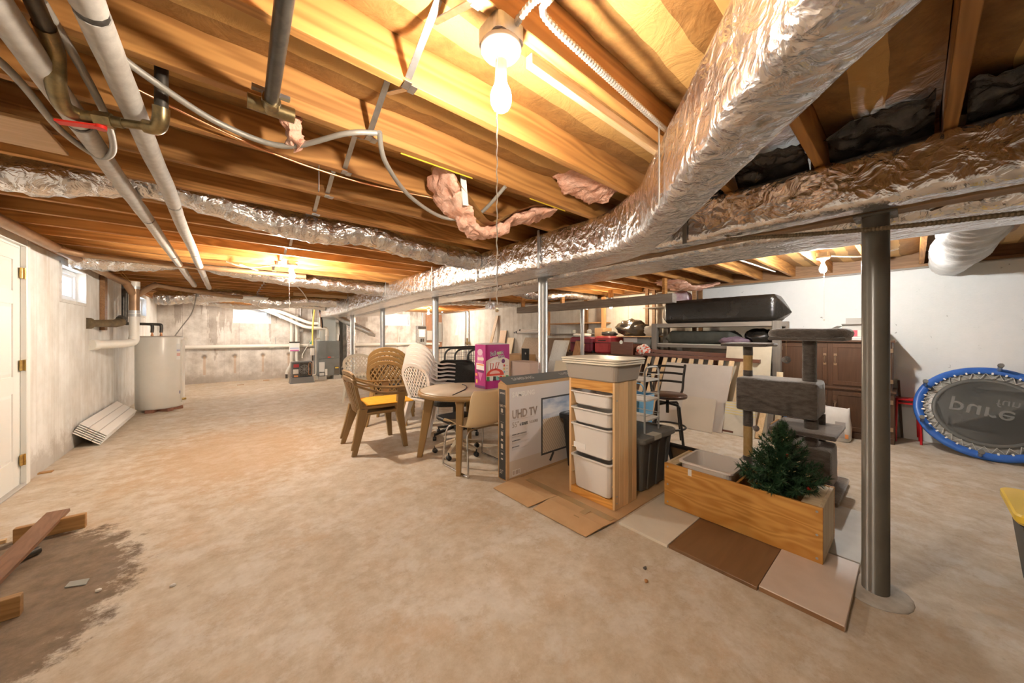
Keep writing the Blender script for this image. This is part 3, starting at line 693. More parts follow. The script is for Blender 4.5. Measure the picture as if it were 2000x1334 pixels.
# ---- gas valve run
t = thing('gas_valve', 'brass gas valve with red lever on black iron pipe between insulated pipes', 'valve', (-.33, 1.75, 2.0))
B().tube([(-.345, -1.0, 2.115), (-.36, 1.3, 2.115), (-.372, 1.50, 2.112)], .019, 10).build('supply_pipe', M_iron, t)
B().tube(crv([(-.371, 1.47, 2.112), (-.378, 1.56, 2.105), (-.385, 1.60, 2.08), (-.392, 1.64, 2.03), (-.395, 1.71, 2.01), (-.375, 1.745, 2.01)], 5), .022, 12).build('elbow', M_brz, t)
B().tube([(-.38, 1.745, 2.01), (-.335, 1.735, 2.01)], .020, 8).tube([(-.335, 1.735, 2.01), (-.295, 1.722, 2.01)], .024, 6, smooth=False).tube([(-.295, 1.722, 2.01), (-.272, 1.715, 2.01)], .018, 8).build('valve_body', M_brz, t)
B().tube([(-.272, 1.715, 2.01), (-.215, 1.69, 2.01)], .014, 10).build('nipple', M_brz, t)
B().bar((-.325, 1.735, 1.985), (-.42, 1.76, 1.977), .026, .006).lathe([(.015, -.006), (.015, .006)], 10, Matrix.Translation((-.325, 1.735, 1.984))).build('lever', mat('red_enamel', (.75, .03, .02), rough=.3), t, label='red lever handle')
B().tube(crv([(-.22, 1.692, 2.01), (-.19, 1.68, 2.01), (-.178, 1.66, 2.03), (-.175, 1.645, 2.07)], 5), .022, 12).build('elbow', M_brz, t)
B().tube([(-.175, 1.648, 2.06), (-.172, 1.625, 2.26)], .018, 10).build('riser', M_iron, t)
t = thing('gas_pipe', 'black iron pipe under joists ending in a brass tee', 'pipe', (.1, 1.2, 2.1))
B().tube([(.06, -1.2, 2.118), (.115, 1.46, 2.118)], .021, 12).build('pipe', M_iron, t)
B().tube([(.05, 1.50, 2.118), (.19, 1.50, 2.118)], .026, 12).lathe([(.028, -.03), (.028, .03)], 12, Matrix.Translation((.115, 1.47, 2.118)) @ Matrix.Rotation(math.pi / 2, 4, 'X')).build('tee', M_brz, t)
B().box(.06, .17, 1.44, 1.46, 2.138, 2.15).tube([(.092, 1.45, 2.15), (.09, 1.45, 2.11), (.115, 1.45, 2.094), (.14, 1.45, 2.11), (.138, 1.45, 2.15)], .004, 5).build('pipe_strap', M_galv, t)
# ---- cables
def cable(path, r, m, label, name='cable', n=7, k=10, ribs=False):
    pts = crv(path, k); b = B()
    if ribs:
        P = []
        for a, c in zip(pts[:-1], pts[1:]):
            q = max(1, int((c - a).length / .006)); P += [a.lerp(c, i / q) for i in range(q)]
        b.tube(P, r, n, scales=[1.0 if i % 2 else .8 for i in range(len(P))], smooth=False)
    else: b.tube(pts, r, n)
    o = b.build(name, m); c = pts[len(pts) // 2]; origin(o, c); return tag(o, label, 'cable')
cable([(-.62, 1.45, 2.13), (-.50, 1.70, 2.08), (-.48, 2.05, 2.06), (-.42, 2.22, 2.05), (-.36, 2.1, 2.05), (-.325, 1.8, 2.05), (-.34, 1.6, 2.10), (-.37, 1.45, 2.16)], .011, M_cable, 'grey cable looping around the insulated pipes by the red valve')
cable([(-.30, 1.45, 2.13), (-.19, 1.54, 2.10), (-.02, 1.66, 2.08), (.18, 1.66, 2.07), (.36, 1.46, 2.10), (.47, 1.43, 2.13)], .011, M_cable, 'grey cable sagging across joists left of the steel bridging')
cable([(.48, 1.43, 2.14), (.55, 1.55, 2.08), (.77, 1.78, 2.05), (1.02, 1.85, 2.01), (1.17, 1.72, 2.03), (1.21, 1.50, 2.14)], .011, M_cable, 'grey cable sagging in front of the torn pink insulation')
cable([(-.3, 1.75, 2.17), (.1, 1.9, 2.14), (.5, 1.93, 2.12), (.9, 1.88, 2.12), (1.0, 1.78, 2.1)], .005, M_cub, 'thin copper tube running below the joists', 'copper_tube')
M_armour = mat('steel_armour', (.72, .70, .66), rough=.35, metal=.8)
cable([(.60, .74, 2.13), (.60, .68, 2.15), (.61, .63, 2.165), (.63, .60, 2.16), (.66, .645, 2.16), (.9, .66, 2.16), (1.34, .67, 2.155), (1.5, .68, 2.17)], .011, M_armour, 'ribbed steel armoured cable leaving the bulb holder along a joist', ribs=True, n=8)
cable([(2.36, .75, 1.885), (2.38, .45, 1.845), (2.41, .12, 1.81), (2.41, -.2, 1.785), (2.40, -.7, 1.76), (2.38, -1.6, 1.9)], .012, mat('brown_armour', (.22, .17, .11), rough=.45, metal=.5), 'brown ribbed cable slung across the grey painted post', ribs=True, n=8)
cable([(.62, 4.6, 2.13), (.2, 5.0, 2.08), (-.02, 5.1, 2.13)], .008, M_pvc, 'white cable stapled from the mid bulb to joists')
cable([(.1, 5.0, 2.1), (.8, 6.2, 2.05), (1.3, 8.3, 2.0), (1.6, 9.9, 2.08)], .008, M_pvc, 'white cable trailing across towards the furnace')
cable([(3.2, 1.6, 2.12), (3.8, 1.3, 2.1), (4.4, 1.25, 2.12), (5.6, 1.2, 2.13)], .008, M_pvc, 'white cable along joists over the white wall lamp')
cable([(4.75, .55, 2.1), (4.9, .3, 2.08), (5.0, .1, 2.13)], .007, M_pvc, 'short white cable from the white bulb holder')
cable([(6.38, -1.2, 2.10), (6.38, .8, 2.095), (6.39, 3.0, 2.10), (6.39, 6.5, 2.105), (6.39, 9.9, 2.10)], .012, M_cable, 'grey cables clipped along top of the long white wall')
# cleats, nailers, loose timber among the joists
B().box(.7, 1.55, .742, .768, 2.115, 2.15, .002).build('cleat', wood('pale_pine', (.72, .52, .30), (.58, .38, .18), 0), ceiling)
o = B().box(-1.3, -.55, 2.15, 2.45, 2.10, 2.115, .002).build('plywood_scrap', wood('warm_ply', (.62, .40, .20), (.5, .3, .13), 0)); tag(origin(o, (-.9, 2.3, 2.1)), 'plywood scrap nailed under joists by the left insulated pipe', 'plywood')
o = B().box(1.0, 2.0, 8.0, 8.05, 2.07, 2.13, .002).build('batten', MATS['pale_pine']); tag(origin(o, (1.5, 8.0, 2.07)), 'pale batten fixed below joists in front of the furnace', 'batten')
B().box(.62, 1.02, 1.551, 1.556, JB - .004, JB + .012).box(1.45, 1.78, 1.551, 1.556, JB - .004, JB + .012).build('yellow_strip', mat('yellow_mark', (.75, .55, .04), rough=.6), ceiling)
B().bar((1.02, 1.62, 2.02), (1.0, 1.62, 2.20), .035, .006, (0, 1, 0)).build('white_shim', M_pvc, ceiling)
B().bar((.35, 1.94, 2.02), (.35, 1.94, 2.15), .02, .002).build('strap_end', M_galv, ceiling)

# ---- drains on the long left wall
t = thing('drain_pipe', 'brown copper drain pipe running along top of the left wall to the stack', 'pipe', (-1.2, 5.0, 2.04))
B().tube([(-1.22, -1, 2.105), (-1.22, 5.6, 2.09), (-1.2, 7.0, 2.07), (-1.1, 7.2, 2.02)], .04, 14).build('pipe', M_cu, t)
for y in (2.2, 5.1, 5.7, 6.85): B().tube([(-1.215, y, 2.092 - (.012 if y > 6 else 0)), (-1.215, y + .07, 2.092 - (.012 if y > 6 else 0))], .045, 14).build('coupling', M_cu, t)
B().tube(crv([(-1.22, 5.05, 2.085), (-1.12, 5.18, 2.075), (-.95, 5.22, 2.07), (-.1, 5.25, 2.06), (.8, 5.3, 2.07)], 6), .03, 12).build('branch', M_cu, t)
t = thing('drain_stack', 'vertical drain stack with brown wye fittings over white plastic pipe', 'pipe', (-1.05, 7.3, 1.15))
B().tube([(-1.05, 7.3, 1.60), (-1.05, 7.3, 2.0)], .055, 16).tube(crv([(-1.12, 7.18, 2.03), (-1.09, 7.23, 1.96), (-1.05, 7.3, 1.85)], 4), .045, 12).tube(crv([(-.85, 7.5, 2.06), (-.94, 7.4, 1.97), (-1.05, 7.3, 1.83)], 4), .04, 12).build('wye', M_cu, t)
B().tube([(-.85, 7.5, 2.05), (-.1, 8.1, 2.0), (.2, 8.3, 2.0)], .035, 12).build('branch', M_cu, t)
B().tube([(.2, 8.3, 2.0), (.9, 8.7, 2.02), (1.15, 8.75, 2.07)], .036, 12).build('plastic_branch', M_pvc, t)
B().tube([(-1.05, 7.3, 1.98), (-1.05, 7.3, 2.06)], .06, 14).build('cleanout_cap', M_pvc, t)
for z in (1.62, 1.57, 1.97): B().tube([(-1.05, 7.3, z - .02), (-1.05, 7.3, z + .02)], .061, 16).build('clamp', M_steel, t)
B().tube([(-1.05, 7.3, 1.22), (-1.05, 7.3, 1.61)], .053, 16).build('plastic_riser', M_pvc, t)
B().tube(crv([(-1.05, 7.3, 1.25), (-1.06, 7.27, 1.185), (-1.11, 7.17, 1.165), (-1.2, 7.0, 1.16), (-1.33, 6.75, 1.16)], 6), .056, 16).build('plastic_elbow', M_pvc, t)
B().tube([(-1.31, 6.78, 1.16), (-1.345, 6.72, 1.16)], .07, 16).build('wall_flange', M_pvc, t)
t = thing('pipe_stub', 'old brown pipe stub with flared fitting beside the drain stack', 'pipe', (-1.2, 6.9, 1.4))
B().tube([(-1.36, 6.6, 1.43), (-1.33, 6.64, 1.43)], .07, 14).tube([(-1.33, 6.64, 1.43), (-1.18, 6.98, 1.44), (-1.14, 7.06, 1.47)], .045, 14, scales=[1, 1.2, 1.35]).build('stub', mat('dirty_brass_pipe', (.24, .18, .10), (.15, .11, .07), rough=.5, metal=.5, scale=14), t)
B().tube([(-1.145, 7.05, 1.49), (-1.13, 7.08, 1.52)], .05, 12).build('stub_cap', M_iron, t)
t = thing('water_pipes', 'two dark insulated water pipes dropping to the water heater', 'pipe', (-1.0, 8.4, 1.3))
for i, (x, y) in enumerate(((-.98, 8.22), (-.88, 8.27))):
    B().tube(crv([(-1.25, 7.9 + i * .18, 2.1), (-1.25, 7.9 + i * .18, 1.6), (-1.25, 7.9 + i * .18, 1.47), (-1.2, 7.95 + i * .17, 1.46), (x - .05, y - .02, 1.46), (x, y, 1.44), (x, y, 1.32)], 5), .022, 10).build('pipe', M_iron, t)
    B().tube([(x, y, 1.262), (x, y, 1.33)], .013, 8).build('copper_tail', M_cub, t)
o = B().box(XL + .002, XL + .05, 7.15, 7.28, 1.35, 2.1, .002).build('wall_stud', M_sill); tag(origin(o, (XL, 7.2, 1.35)), 'brown timber strip fixed on left wall behind the drain stack', 'board')
cable([(-.45, 8.55, 2.06), (-.5, 8.4, 1.7), (-.62, 8.35, 1.45), (-.72, 8.33, 1.262)], .009, M_cable, 'grey power cable dropping to the water heater top')
o = B().tube([(-1.17, 7.07, 2.16), (-1.055, 7.3, 2.0)], .003, 5).tube([(-1.13, 7.07, 2.16), (-1.052, 7.3, 2.0)], .003, 5).build('hanging_cord', mat('yellow_cord', (.7, .5, .2), rough=.8)); tag(origin(o, (-1.1, 7.2, 2.05)), 'yellow cord looped from joist to drain stack', 'cord')
# water heater
t = thing('water_heater', 'cream cylindrical water heater standing on bricks against left wall', 'water heater', (-.9, 8.3, 0))
M_wh = mat('cream_enamel', (.78, .76, .70), (.73, .71, .65), rough=.3, scale=3)
B().lathe([(.27, .05), (.285, .06), (.285, .09), (.29, .10), (.29, 1.235), (.285, 1.25), (.24, 1.262)], 40).build('tank', M_wh, t, world=False)
for k in range(5):
    a = -1.9 + k * .75; B().box(-.1, .1, -.05, .05, 0, .052, .004, Matrix.Rotation(a, 4, 'Z') @ Matrix.Translation((.2, 0, 0)) @ Matrix.Rotation(.4 * k, 4, 'Z')).build('brick', mat('red_brick', (.36, .17, .11), (.25, .12, .08), rough=.9, scale=20), t, world=False)
def curved(r, a0, a1, z0, z1, k=8):
    vs = [(r * math.cos(a0 + (a1 - a0) * i / k), r * math.sin(a0 + (a1 - a0) * i / k), z) for z in (z0, z1) for i in range(k + 1)]
    return B().add(vs, [(i, i + 1, i + k + 2, i + k + 1) for i in range(k)], True)
M_paper = mat('label_paper', (.82, .82, .80), rough=.6)
curved(.2915, -.72, -.45, .86, 1.13).build('rating_label', M_paper, t, world=False)
curved(.292, -.70, -.47, .92, .97).build('label_stripe', mat('pale_red', (.72, .45, .40), rough=.6), t, world=False)
curved(.292, -.70, -.47, 1.0, 1.03).build('label_stripe', mat('pale_blue', (.45, .48, .68), rough=.6), t, world=False)
curved(.2915, -.52, -.46, .27, .32).build('logo_badge', mat('navy_print', (.05, .06, .25), rough=.5), t, world=False)
B().box(.27, .305, -.07, .07, .12, 1.2, .01, Matrix.Rotation(-.16, 4, 'Z')).build('access_cover', M_wh, t, world=False)
B().lathe([(.02, 0), (.02, .05), (.012, .055)], 10, Matrix.Translation((.28, -.10, .17)) @ Matrix.Rotation(math.pi / 2, 4, 'Y')).build('drain_tap', M_brass, t, world=False)
for x, y in ((-.08, -.08), (.02, -.03)): B().lathe([(.018, 1.255), (.018, 1.285), (.012, 1.29)], 8, Matrix.Translation((x, y, 0))).build('fitting', M_cub, t, world=False)

# ---- far wall services
M_grayp = mat('furnace_grey', (.20, .215, .215), (.235, .25, .25), rough=.4, metal=.3, scale=4)
o = thing('waste_pipe', 'white plastic pipe running level along the stained concrete wall', 'pipe', (2, 11.93, .95))
B().tube([(-.95, 11.93, .96), (5.5, 11.93, .93), (6.3, 11.93, .9)], .05, 14).build('pipe', M_pvc, o)
for x in (.9, 2.8, 4.6): B().tube([(x, 11.93, .955 - (x + .95) * .005), (x + .12, 11.93, .955 - (x + .95) * .005)], .058, 14).build('coupling', M_pvc, o); B().tube([(x + .15, 11.97, .95), (x + .15, 11.97, 1.2)], .008, 6).build('hanger_rod', M_steel, o)
t = thing('vent_riser', 'pair of upright white plastic pipes in front of the stained wall', 'pipe', (1.4, 11.8, 0))
for x in (1.42, 1.55):
    B().tube(crv([(x - .12, 11.8, .12), (x - .1, 11.8, .22), (x - .01, 11.8, .42), (x, 11.8, .6), (x, 11.8, 1.2), (x, 11.8, 1.86)], 5), .038, 12).build('riser', M_pvc, t)
    B().tube([(x - .12, 11.8, 0.0), (x - .12, 11.8, .14)], .03, 10).build('boot', M_iron, t)
B().box(1.36, 1.62, 11.74, 11.765, .78, 1.07, .003).build('notice_board', M_paper, t); B().box(1.36, 1.62, 11.735, 11.742, 1.03, 1.07).build('notice_header', M_iron, t); B().box(1.38, 1.60, 11.735, 11.741, .86, .89).build('notice_print', MATS['pale_blue'], t); B().box(1.38, 1.6, 11.735, 11.741, .79, .83).build('notice_print', mat('magenta_print', (.6, .15, .4), rough=.5), t)
t = thing('exhaust_pipe', 'two sloping white plastic exhaust pipes elbowing down to the furnace', 'pipe', (1.5, 10.9, 1.1))
B().tube(crv([(.55, 11.3, 2.02), (1.0, 11.2, 1.83), (1.6, 11.05, 1.52), (1.82, 10.98, 1.47), (2.1, 10.95, 1.46), (2.18, 10.95, 1.42), (2.19, 10.95, 1.3), (2.19, 10.95, 1.1)], 5), .045, 12).build('exhaust', M_pvc, t)
B().tube(crv([(.75, 11.5, 2.02), (1.2, 11.4, 1.88), (1.75, 11.25, 1.63), (2.0, 11.2, 1.60), (2.45, 11.15, 1.60), (2.5, 11.1, 1.56), (2.5, 11.05, 1.4), (2.46, 11.0, 1.1)], 5), .045, 12).build('intake', M_pvc, t)
for x, y, z in ((1.1, 11.17, 1.77), (2.19, 10.95, 1.25), (2.49, 11.03, 1.3)): B().ball((x, y, z), .052, 12, 8).build('pipe_joint', M_pvc, t)
t = thing('furnace', 'dark grey furnace cabinet on concrete blocks with paper labels', 'furnace', (2.2, 11.05, 0))
B().box(1.93, 2.48, 10.78, 11.42, .10, 1.09, .006).build('cabinet', M_grayp, t)
B().box(1.94, 2.47, 10.765, 10.782, .60, 1.08, .004).build('upper_door', M_grayp, t); B().box(1.94, 2.47, 10.765, 10.782, .11, .595, .004).build('lower_door', M_grayp, t)
for x in (1.94, 2.32): B().box(x, x + .2, 10.75, 11.1, 0, .10, .004).build('concrete_block', mat('block', (.5, .48, .45), rough=.9, bump=.5, scale=30), t)
B().box(1.95, 2.09, 10.758, 10.766, .2, .5).box(2.08, 2.16, 10.758, 10.766, .12, .30).box(1.96, 2.1, 10.758, 10.766, .12, .22).build('paper_label', M_paper, t)
B().box(2.34, 2.46, 10.758, 10.766, .14, .36).build('warning_label', mat('label_dark', (.1, .1, .09), rough=.5), t); B().box(2.36, 2.45, 10.756, 10.7585, .30, .34).build('label_stripe', mat('yellow_print', (.8, .6, .1), rough=.5), t)
B().box(2.17, 2.25, 10.756, 10.766, .618, .645).build('badge', mat('badge_red', (.8, .06, .03), rough=.4), t); text('TRANE', .022, M_paper, t, (2.26, 10.764, .622), (1, 0, 0), (0, 0, 1))
B().box(2.0, 2.42, 10.95, 11.4, 1.09, 1.78, .004).build('coil_case', mat('pale_sheet_metal', (.52, .55, .53), rough=.4, metal=.6), t)
B().tube(crv([(1.96, 10.85, 2.05), (2.02, 10.86, 1.8), (2.06, 10.9, 1.55), (2.06, 10.95, 1.43)], 6), .02, 8).build('refrigerant_line', mat('black_foam', (.03, .03, .03), rough=.9), t)
B().tube(crv([(1.95, 10.86, 2.05), (2.0, 10.86, 1.8), (2.03, 10.9, 1.55), (2.03, 10.95, 1.4)], 6), .009, 8).build('liquid_line', M_cub, t)
B().tube(crv([(1.86, 10.8, 2.06), (1.83, 10.8, 1.85), (1.80, 10.8, 1.4), (1.80, 10.8, .98)], 6), .02, 10).build('gas_flex', mat('yellow_gas_tube', (.82, .62, .12), rough=.4), t, label='yellow flexible gas tube')
B().box(1.75, 1.84, 10.76, 10.84, .7, .9, .005).build('switch_box', M_pvc, t); B().tube([(1.80, 10.8, .70), (1.80, 10.8, .55)], .018, 8).build('drip_leg', M_iron, t)
B().tube(crv([(2.0, 10.85, 1.16), (1.9, 10.82, 1.16), (1.88, 10.82, 1.1), (1.88, 10.82, .5), (1.88, 10.82, .2), (1.83, 10.8, .15), (1.7, 10.75, .15)], 5), .018, 8).build('condensate_line', M_pvc, t)
t = thing('return_duct', 'foil-covered upright return duct with round steel pipe beside the furnace', 'duct', (2.8, 11.2, 0))
B().box(2.62, 2.72, 10.98, 11.5, .05, 1.8, .004).build('sheet_metal_side', mat('dark_sheet', (.10, .10, .09), (.2, .19, .17), rough=.5, metal=.6, scale=5), t)
b = B(); b.loft([[V(2.85, 11.24, z) + V(x, y, 0) + V(.012 * N((x, y, z), 9), -.014 * abs(N((x, y, z), 13)), 0) for x, y in rr(.13, .26, .02, 6)] for z in [.0 + .04 * i for i in range(46)]], smooth=True); b.build('foil_jacket', M_foil2, t)
B().tube([(2.48, 10.95, 1.80), (2.75, 10.8, 1.62), (3.3, 10.55, 1.32)], .085, 16).tube([(3.26, 10.57, 1.34), (3.42, 10.5, 1.25)], .1, 16, scales=[1, .5]).build('round_pipe', M_galv, t)
# dehumidifier
t = thing('dehumidifier', 'small dark grey dehumidifier with fan grille raised on plastic stand', 'dehumidifier', (1.5, 10.55, 0))
M_dh = mat('dark_grey_plastic', (.10, .105, .11), rough=.4)
b = B(); b.loft([[(x + 1.5, y + 10.55, z) for x, y in rr(hx, hy, .02)] for hx, hy, z in ((.28, .19, 0), (.27, .185, .02), (.25, .17, .15), (.24, .16, .155))]); b.build('stand', mat('mid_grey_plastic', (.2, .205, .21), rough=.5), t)
B().box(1.27, 1.73, 10.41, 10.72, .155, .56, .01).build('case', M_dh, t)
B().box(1.44, 1.72, 10.395, 10.412, .18, .53, .004).build('grille_plate', M_iron, t)
b = B(); 
for rr_ in (.03, .06, .09, .115): b.tube([(1.54 + rr_ * math.cos(a), 10.39, .36 + rr_ * math.sin(a)) for a in [2 * math.pi * q / 20 for q in range(20)]], .003, 4, closed=True)
for q in range(8): b.tube([(1.54, 10.39, .36), (1.54 + .115 * math.cos(q * .785), 10.39, .36 + .115 * math.sin(q * .785))], .003, 4)
b.build('fan_guard', M_steel, t)
b = B(); b.tube(crv([(1.64, 10.39, .22), (1.64, 10.39, .5), (1.70, 10.39, .5), (1.70, 10.39, .22), (1.64, 10.39, .22)], 3), .005, 5); b.build('copper_coil', M_cub, t)
B().box(1.30, 1.42, 10.40, 10.412, .42, .50, .002).build('control_panel', mat('panel_red', (.55, .05, .06), rough=.4), t); B().box(1.29, 1.41, 10.402, 10.412, .25, .37).build('label', M_paper, t); B().box(1.31, 1.40, 10.40, 10.4125, .17, .21).build('label', mat('orange_print', (.85, .35, .12), rough=.5), t)
# electrical boxes
for i, (x, lab) in enumerate(((1.68, 'small grey socket box on stained wall beside the twin plastic pipes'), (1.98, 'small grey socket box on stained wall closer to the furnace'))):
    t = thing('socket_box', lab, 'socket', (x, 11.97, 1.35), group='grey socket boxes on the stained wall')
    B().box(x - .06, x + .06, 11.93, 12.0, 1.35, 1.47, .006).build('box', M_galv, t); B().box(x - .03, x + .03, 11.925, 11.932, 1.38, 1.44, .003).build('outlet', M_paper, t)
    B().tube([(x, 11.97, 1.46), (x, 11.97, 2.1)], .012, 8).build('conduit', M_galv, t)
cable([(1.98, 11.92, 1.40), (1.93, 11.85, 1.1), (1.75, 11.6, .85), (1.66, 11.5, .7), (1.62, 11.3, .6)], .012, M_pvc, 'white power lead drooping from socket box to dehumidifier')
o = B().box(1.9, 2.02, 11.89, 11.97, .98, 1.08, .02).build('rag', mat('teal_cloth', (.12, .42, .40), rough=.9)); tag(origin(o, (1.96, 11.93, .98)), 'teal cloth lying on the long white wall pipe', 'cloth')
t = thing('breaker_panel', 'grey transfer switch panel with black header and paper sheet on stained wall', 'electrical panel', (5.55, 11.95, .88))
B().box(5.36, 5.74, 11.87, 12.0, .88, 1.60, .01).build('case', M_galv, t); B().box(5.40, 5.72, 11.86, 11.872, 1.48, 1.58).build('header', M_iron, t); B().box(5.43, 5.67, 11.858, 11.872, 1.18, 1.46).build('paper_sheet', M_paper, t)
for x in (5.5, 5.58): B().box(x, x + .05, 11.85, 11.872, 1.0, 1.12, .004).build('breaker', M_iron, t)
B().tube([(5.6, 11.94, 1.6), (5.62, 11.94, 2.1)], .015, 8).build('conduit', M_galv, t)
t = thing('plywood_backer', 'reddish plywood backing board behind breaker boxes in wall corner', 'board', (6.1, 11.98, .7))
B().box(5.76, 6.44, 11.975, 11.999, .72, 2.05, .002).build('board', wood('red_ply', (.45, .24, .14), (.32, .16, .09), 2), t)
t = thing('breaker_panel', 'tall plain grey breaker panel in the wall corner behind a post', 'electrical panel', (6.2, 11.93, .95))
B().box(6.02, 6.40, 11.88, 11.974, .98, 1.75, .008).build('case', M_grayfoam, t); B().box(6.05, 6.37, 11.868, 11.882, 1.02, 1.70, .004).build('door', mat('panel_grey', (.40, .41, .40), rough=.45, metal=.3), t); B().box(6.09, 6.13, 11.862, 11.87, 1.36, 1.38).build('badge', MATS['badge_red'], t)
t = thing('junction_panel', 'small square cream electrical box between the breaker panels', 'electrical panel', (5.87, 11.93, 1.05))
B().box(5.78, 5.99, 11.9, 11.974, 1.05, 1.42, .006).build('case', mat('cream_metal', (.55, .53, .48), rough=.4), t); B().box(5.79, 5.98, 11.893, 11.902, 1.06, 1.41, .004).build('cover', MATS['cream_metal'], t)
t = thing('conduit_pair', 'pair of grey conduits with brass shutoff on unpainted right wall', 'conduit', (6.42, 10.0, .5))
for dy in (0, .22): B().tube(crv([(6.41, 10.0 + dy, .4), (6.41, 10.0 + dy, 1.5), (6.41, 10.0 + dy, 2.0), (6.40, 10.06 + dy, 2.08), (6.40, 10.2 + dy, 2.09), (6.4, 11.7, 2.09)], 5), .025, 10).build('conduit', M_galv, t)
B().tube([(6.38, 9.9, .98), (6.38, 10.1, .98)], .05, 10).tube([(6.36, 10.0, .9), (6.36, 10.0, 1.15)], .03, 8).build('shutoff', M_brz, t)
# ================================================================ FOREGROUND THINGS
M_card = mat('cardboard', (.50, .31, .15), (.56, .36, .19), rough=.8, scale=5, bump=.1, bscale=40)
M_pine = wood('varnished_pine', (.80, .43, .115), (.50, .20, .03), 1, scale=2.6, rough=.35, ring=.5, bump=.03, stretch=.12, freq=110)
M_pinez = wood('pine_upright', (.80, .58, .33), (.66, .40, .18), 2, scale=7, rough=.4, ring=.15, var=.55)
M_raw = wood('raw_pine_end', (.74, .62, .42), (.60, .46, .27), 2, scale=5, rough=.6)
M_white = mat('white_plastic', (.78, .76, .73), rough=.4)
M_tan = mat('tan_plastic', (.28, .172, .07), rough=.38, coat=.1)
M_tan2 = mat('ochre_plastic', (.33, .20, .075), rough=.42)
M_wht = mat('ivory_plastic', (.76, .71, .66), rough=.4)
M_bei = mat('grey_beige_plastic', (.48, .43, .34), rough=.45)
M_blk = mat('black_plastic', (.018, .018, .018), rough=.45)
M_ink = mat('dark_print', (.055, .06, .065), rough=.5)
M_wprint = mat('white_print', (.85, .84, .82), rough=.5)
M_chrome = mat('chrome', (.62, .61, .6), rough=.2, metal=1)

# ---- big television carton
x0, x1, y0, y1, zt = 1.867, 3.23, 2.296, 2.422, .85
t = thing('television_carton', 'large flat television carton standing on edge behind the drawer unit', 'carton', (2.55, 2.36, 0))
B().box(x0, x1, y0, y1, 0, zt, .003).build('carton_body', M_card, t)
m, n, l, b = nt('carton_print'); v, tc = coords(n, l); sp = n.new('ShaderNodeSeparateXYZ'); l.new(tc.outputs['Object'], sp.inputs[0])
f = noisen(n, l, v, 2.2, 2); r = ramp(n, [(0.25, (.68, .66, .67)), (0.5, (.71, .69, .70)), (.75, (.70, .67, .66))]); l.new(f, r.inputs[0])
l.new(r.outputs[0], b.inputs['Base Color']); b.inputs['Roughness'].default_value = .35; M_cprint = m
B().box(x0 + .03, x1 - .01, y0 - .0012, y0 + .001, .025, zt - .03).build('front_print', M_cprint, t)
B().box(x0 + .03, x1 - .01, y0 - .0016, y0 - .001, .025, .17).build('floor_print', mat('sand_print', (.62, .55, .48), (.7, .64, .58), rough=.4, scale=2), t)
B().box(x0 - .0012, x0 + .001, y0 + .018, y1 - .018, .012, zt - .045).build('side_print', M_ink, t)
# pictured television
tx0, tx1, tz0, tz1 = 2.29, 3.17, .135, .685
B().box(tx0, tx1, y0 - .0022, y0 - .0015, tz0, tz1).build('screen_frame_print', M_ink, t)
m, n, l, b = nt('screen_sky'); v, tc = coords(n, l, (1, 1, 2.4)); f = noisen(n, l, v, 4.5, 5); r = ramp(n, [(.35, (.30, .40, .58)), (.6, (.80, .82, .86))]); l.new(f, r.inputs[0]); l.new(r.outputs[0], b.inputs['Base Color']); b.inputs['Roughness'].default_value = .35
B().box(tx0 + .018, tx1 - .018, y0 - .0028, y0 - .002, .48, tz1 - .016).build('sky_print', m, t)
m, n, l, b = nt('screen_sand'); v, tc = coords(n, l); w = n.new('ShaderNodeTexWave'); w.inputs['Scale'].default_value = 14; w.inputs['Distortion'].default_value = 1.2; mp = n.new('ShaderNodeMapping'); mp.inputs['Rotation'].default_value = (0, .6, 0); l.new(v, mp.inputs[0]); l.new(mp.outputs[0], w.inputs[0]); r = ramp(n, [(.2, (.55, .45, .34)), (.8, (.72, .62, .50))]); l.new(w.outputs['Fac'], r.inputs[0]); l.new(r.outputs[0], b.inputs['Base Color']); b.inputs['Roughness'].default_value = .4
B().box(tx0 + .018, tx1 - .018, y0 - .0027, y0 - .002, tz0 + .018, .48).build('sand_print', m, t)
B().bar((2.46, y0 - .0025, .135), (2.41, y0 - .0025, .06), .001, .03, (1, 0, 0)).build('stand_print', M_ink, t)
X, U = (1, 0, 0), (0, 0, 1)
text('SAMSUNG', .062, M_wprint, t, (1.925, y0 - .0026, .735), X, U, bold=.0016, sx=.98)
text('UHD TV', .105, mat('bronze_print', (.33, .27, .23), (.55, .50, .47), rough=.35, scale=9), t, (1.925, y0 - .0026, .545), X, U, bold=.003, sx=.80)
text('55"', .068, MATS['bronze_print'], t, (1.925, y0 - .0026, .465), X, U, sx=.9)
text('6 SERIES', .036, M_ink, t, (2.015, y0 - .0026, .470), X, U, bold=.0006, sx=.8)
text('NU6900', .040, MATS['bronze_print'], t, (2.135, y0 - .0026, .470), X, U, sx=.8)
for i, (s, w) in enumerate((('CLEAN CABLE SOLUTION', .4), ('2 HDMI PORTS', .4), ('SLIM DESIGN', .4))):
    z = .395 - i * .055; text(s, .015, M_ink, t, (1.925, y0 - .0026, z), X, U)
    B().box(1.925, 2.13, y0 - .0026, y0 - .002, z - .012, z - .0105).box(1.925, 2.1, y0 - .0026, y0 - .002, z - .020, z - .0185).build('fine_print', mat('grey_print', (.45, .43, .42), rough=.5), t)
B().box(1.925, 2.21, y0 - .0026, y0 - .002, .53, .5315).build('rule_print', MATS['grey_print'], t)
B().box(1.93, 2.02, y0 - .0026, y0 - .002, .035, .085).build('barcode_label', M_wprint, t)
for k in range(5): B().box(1.936 + k * .017, 1.944 + k * .017, y0 - .0031, y0 - .0025, .042, .080).build('barcode_bar', mat('brown_ink', (.30, .22, .14) if True else 0, rough=.6), t)
Yd = (0, -1, 0); xs = x0 - .0018
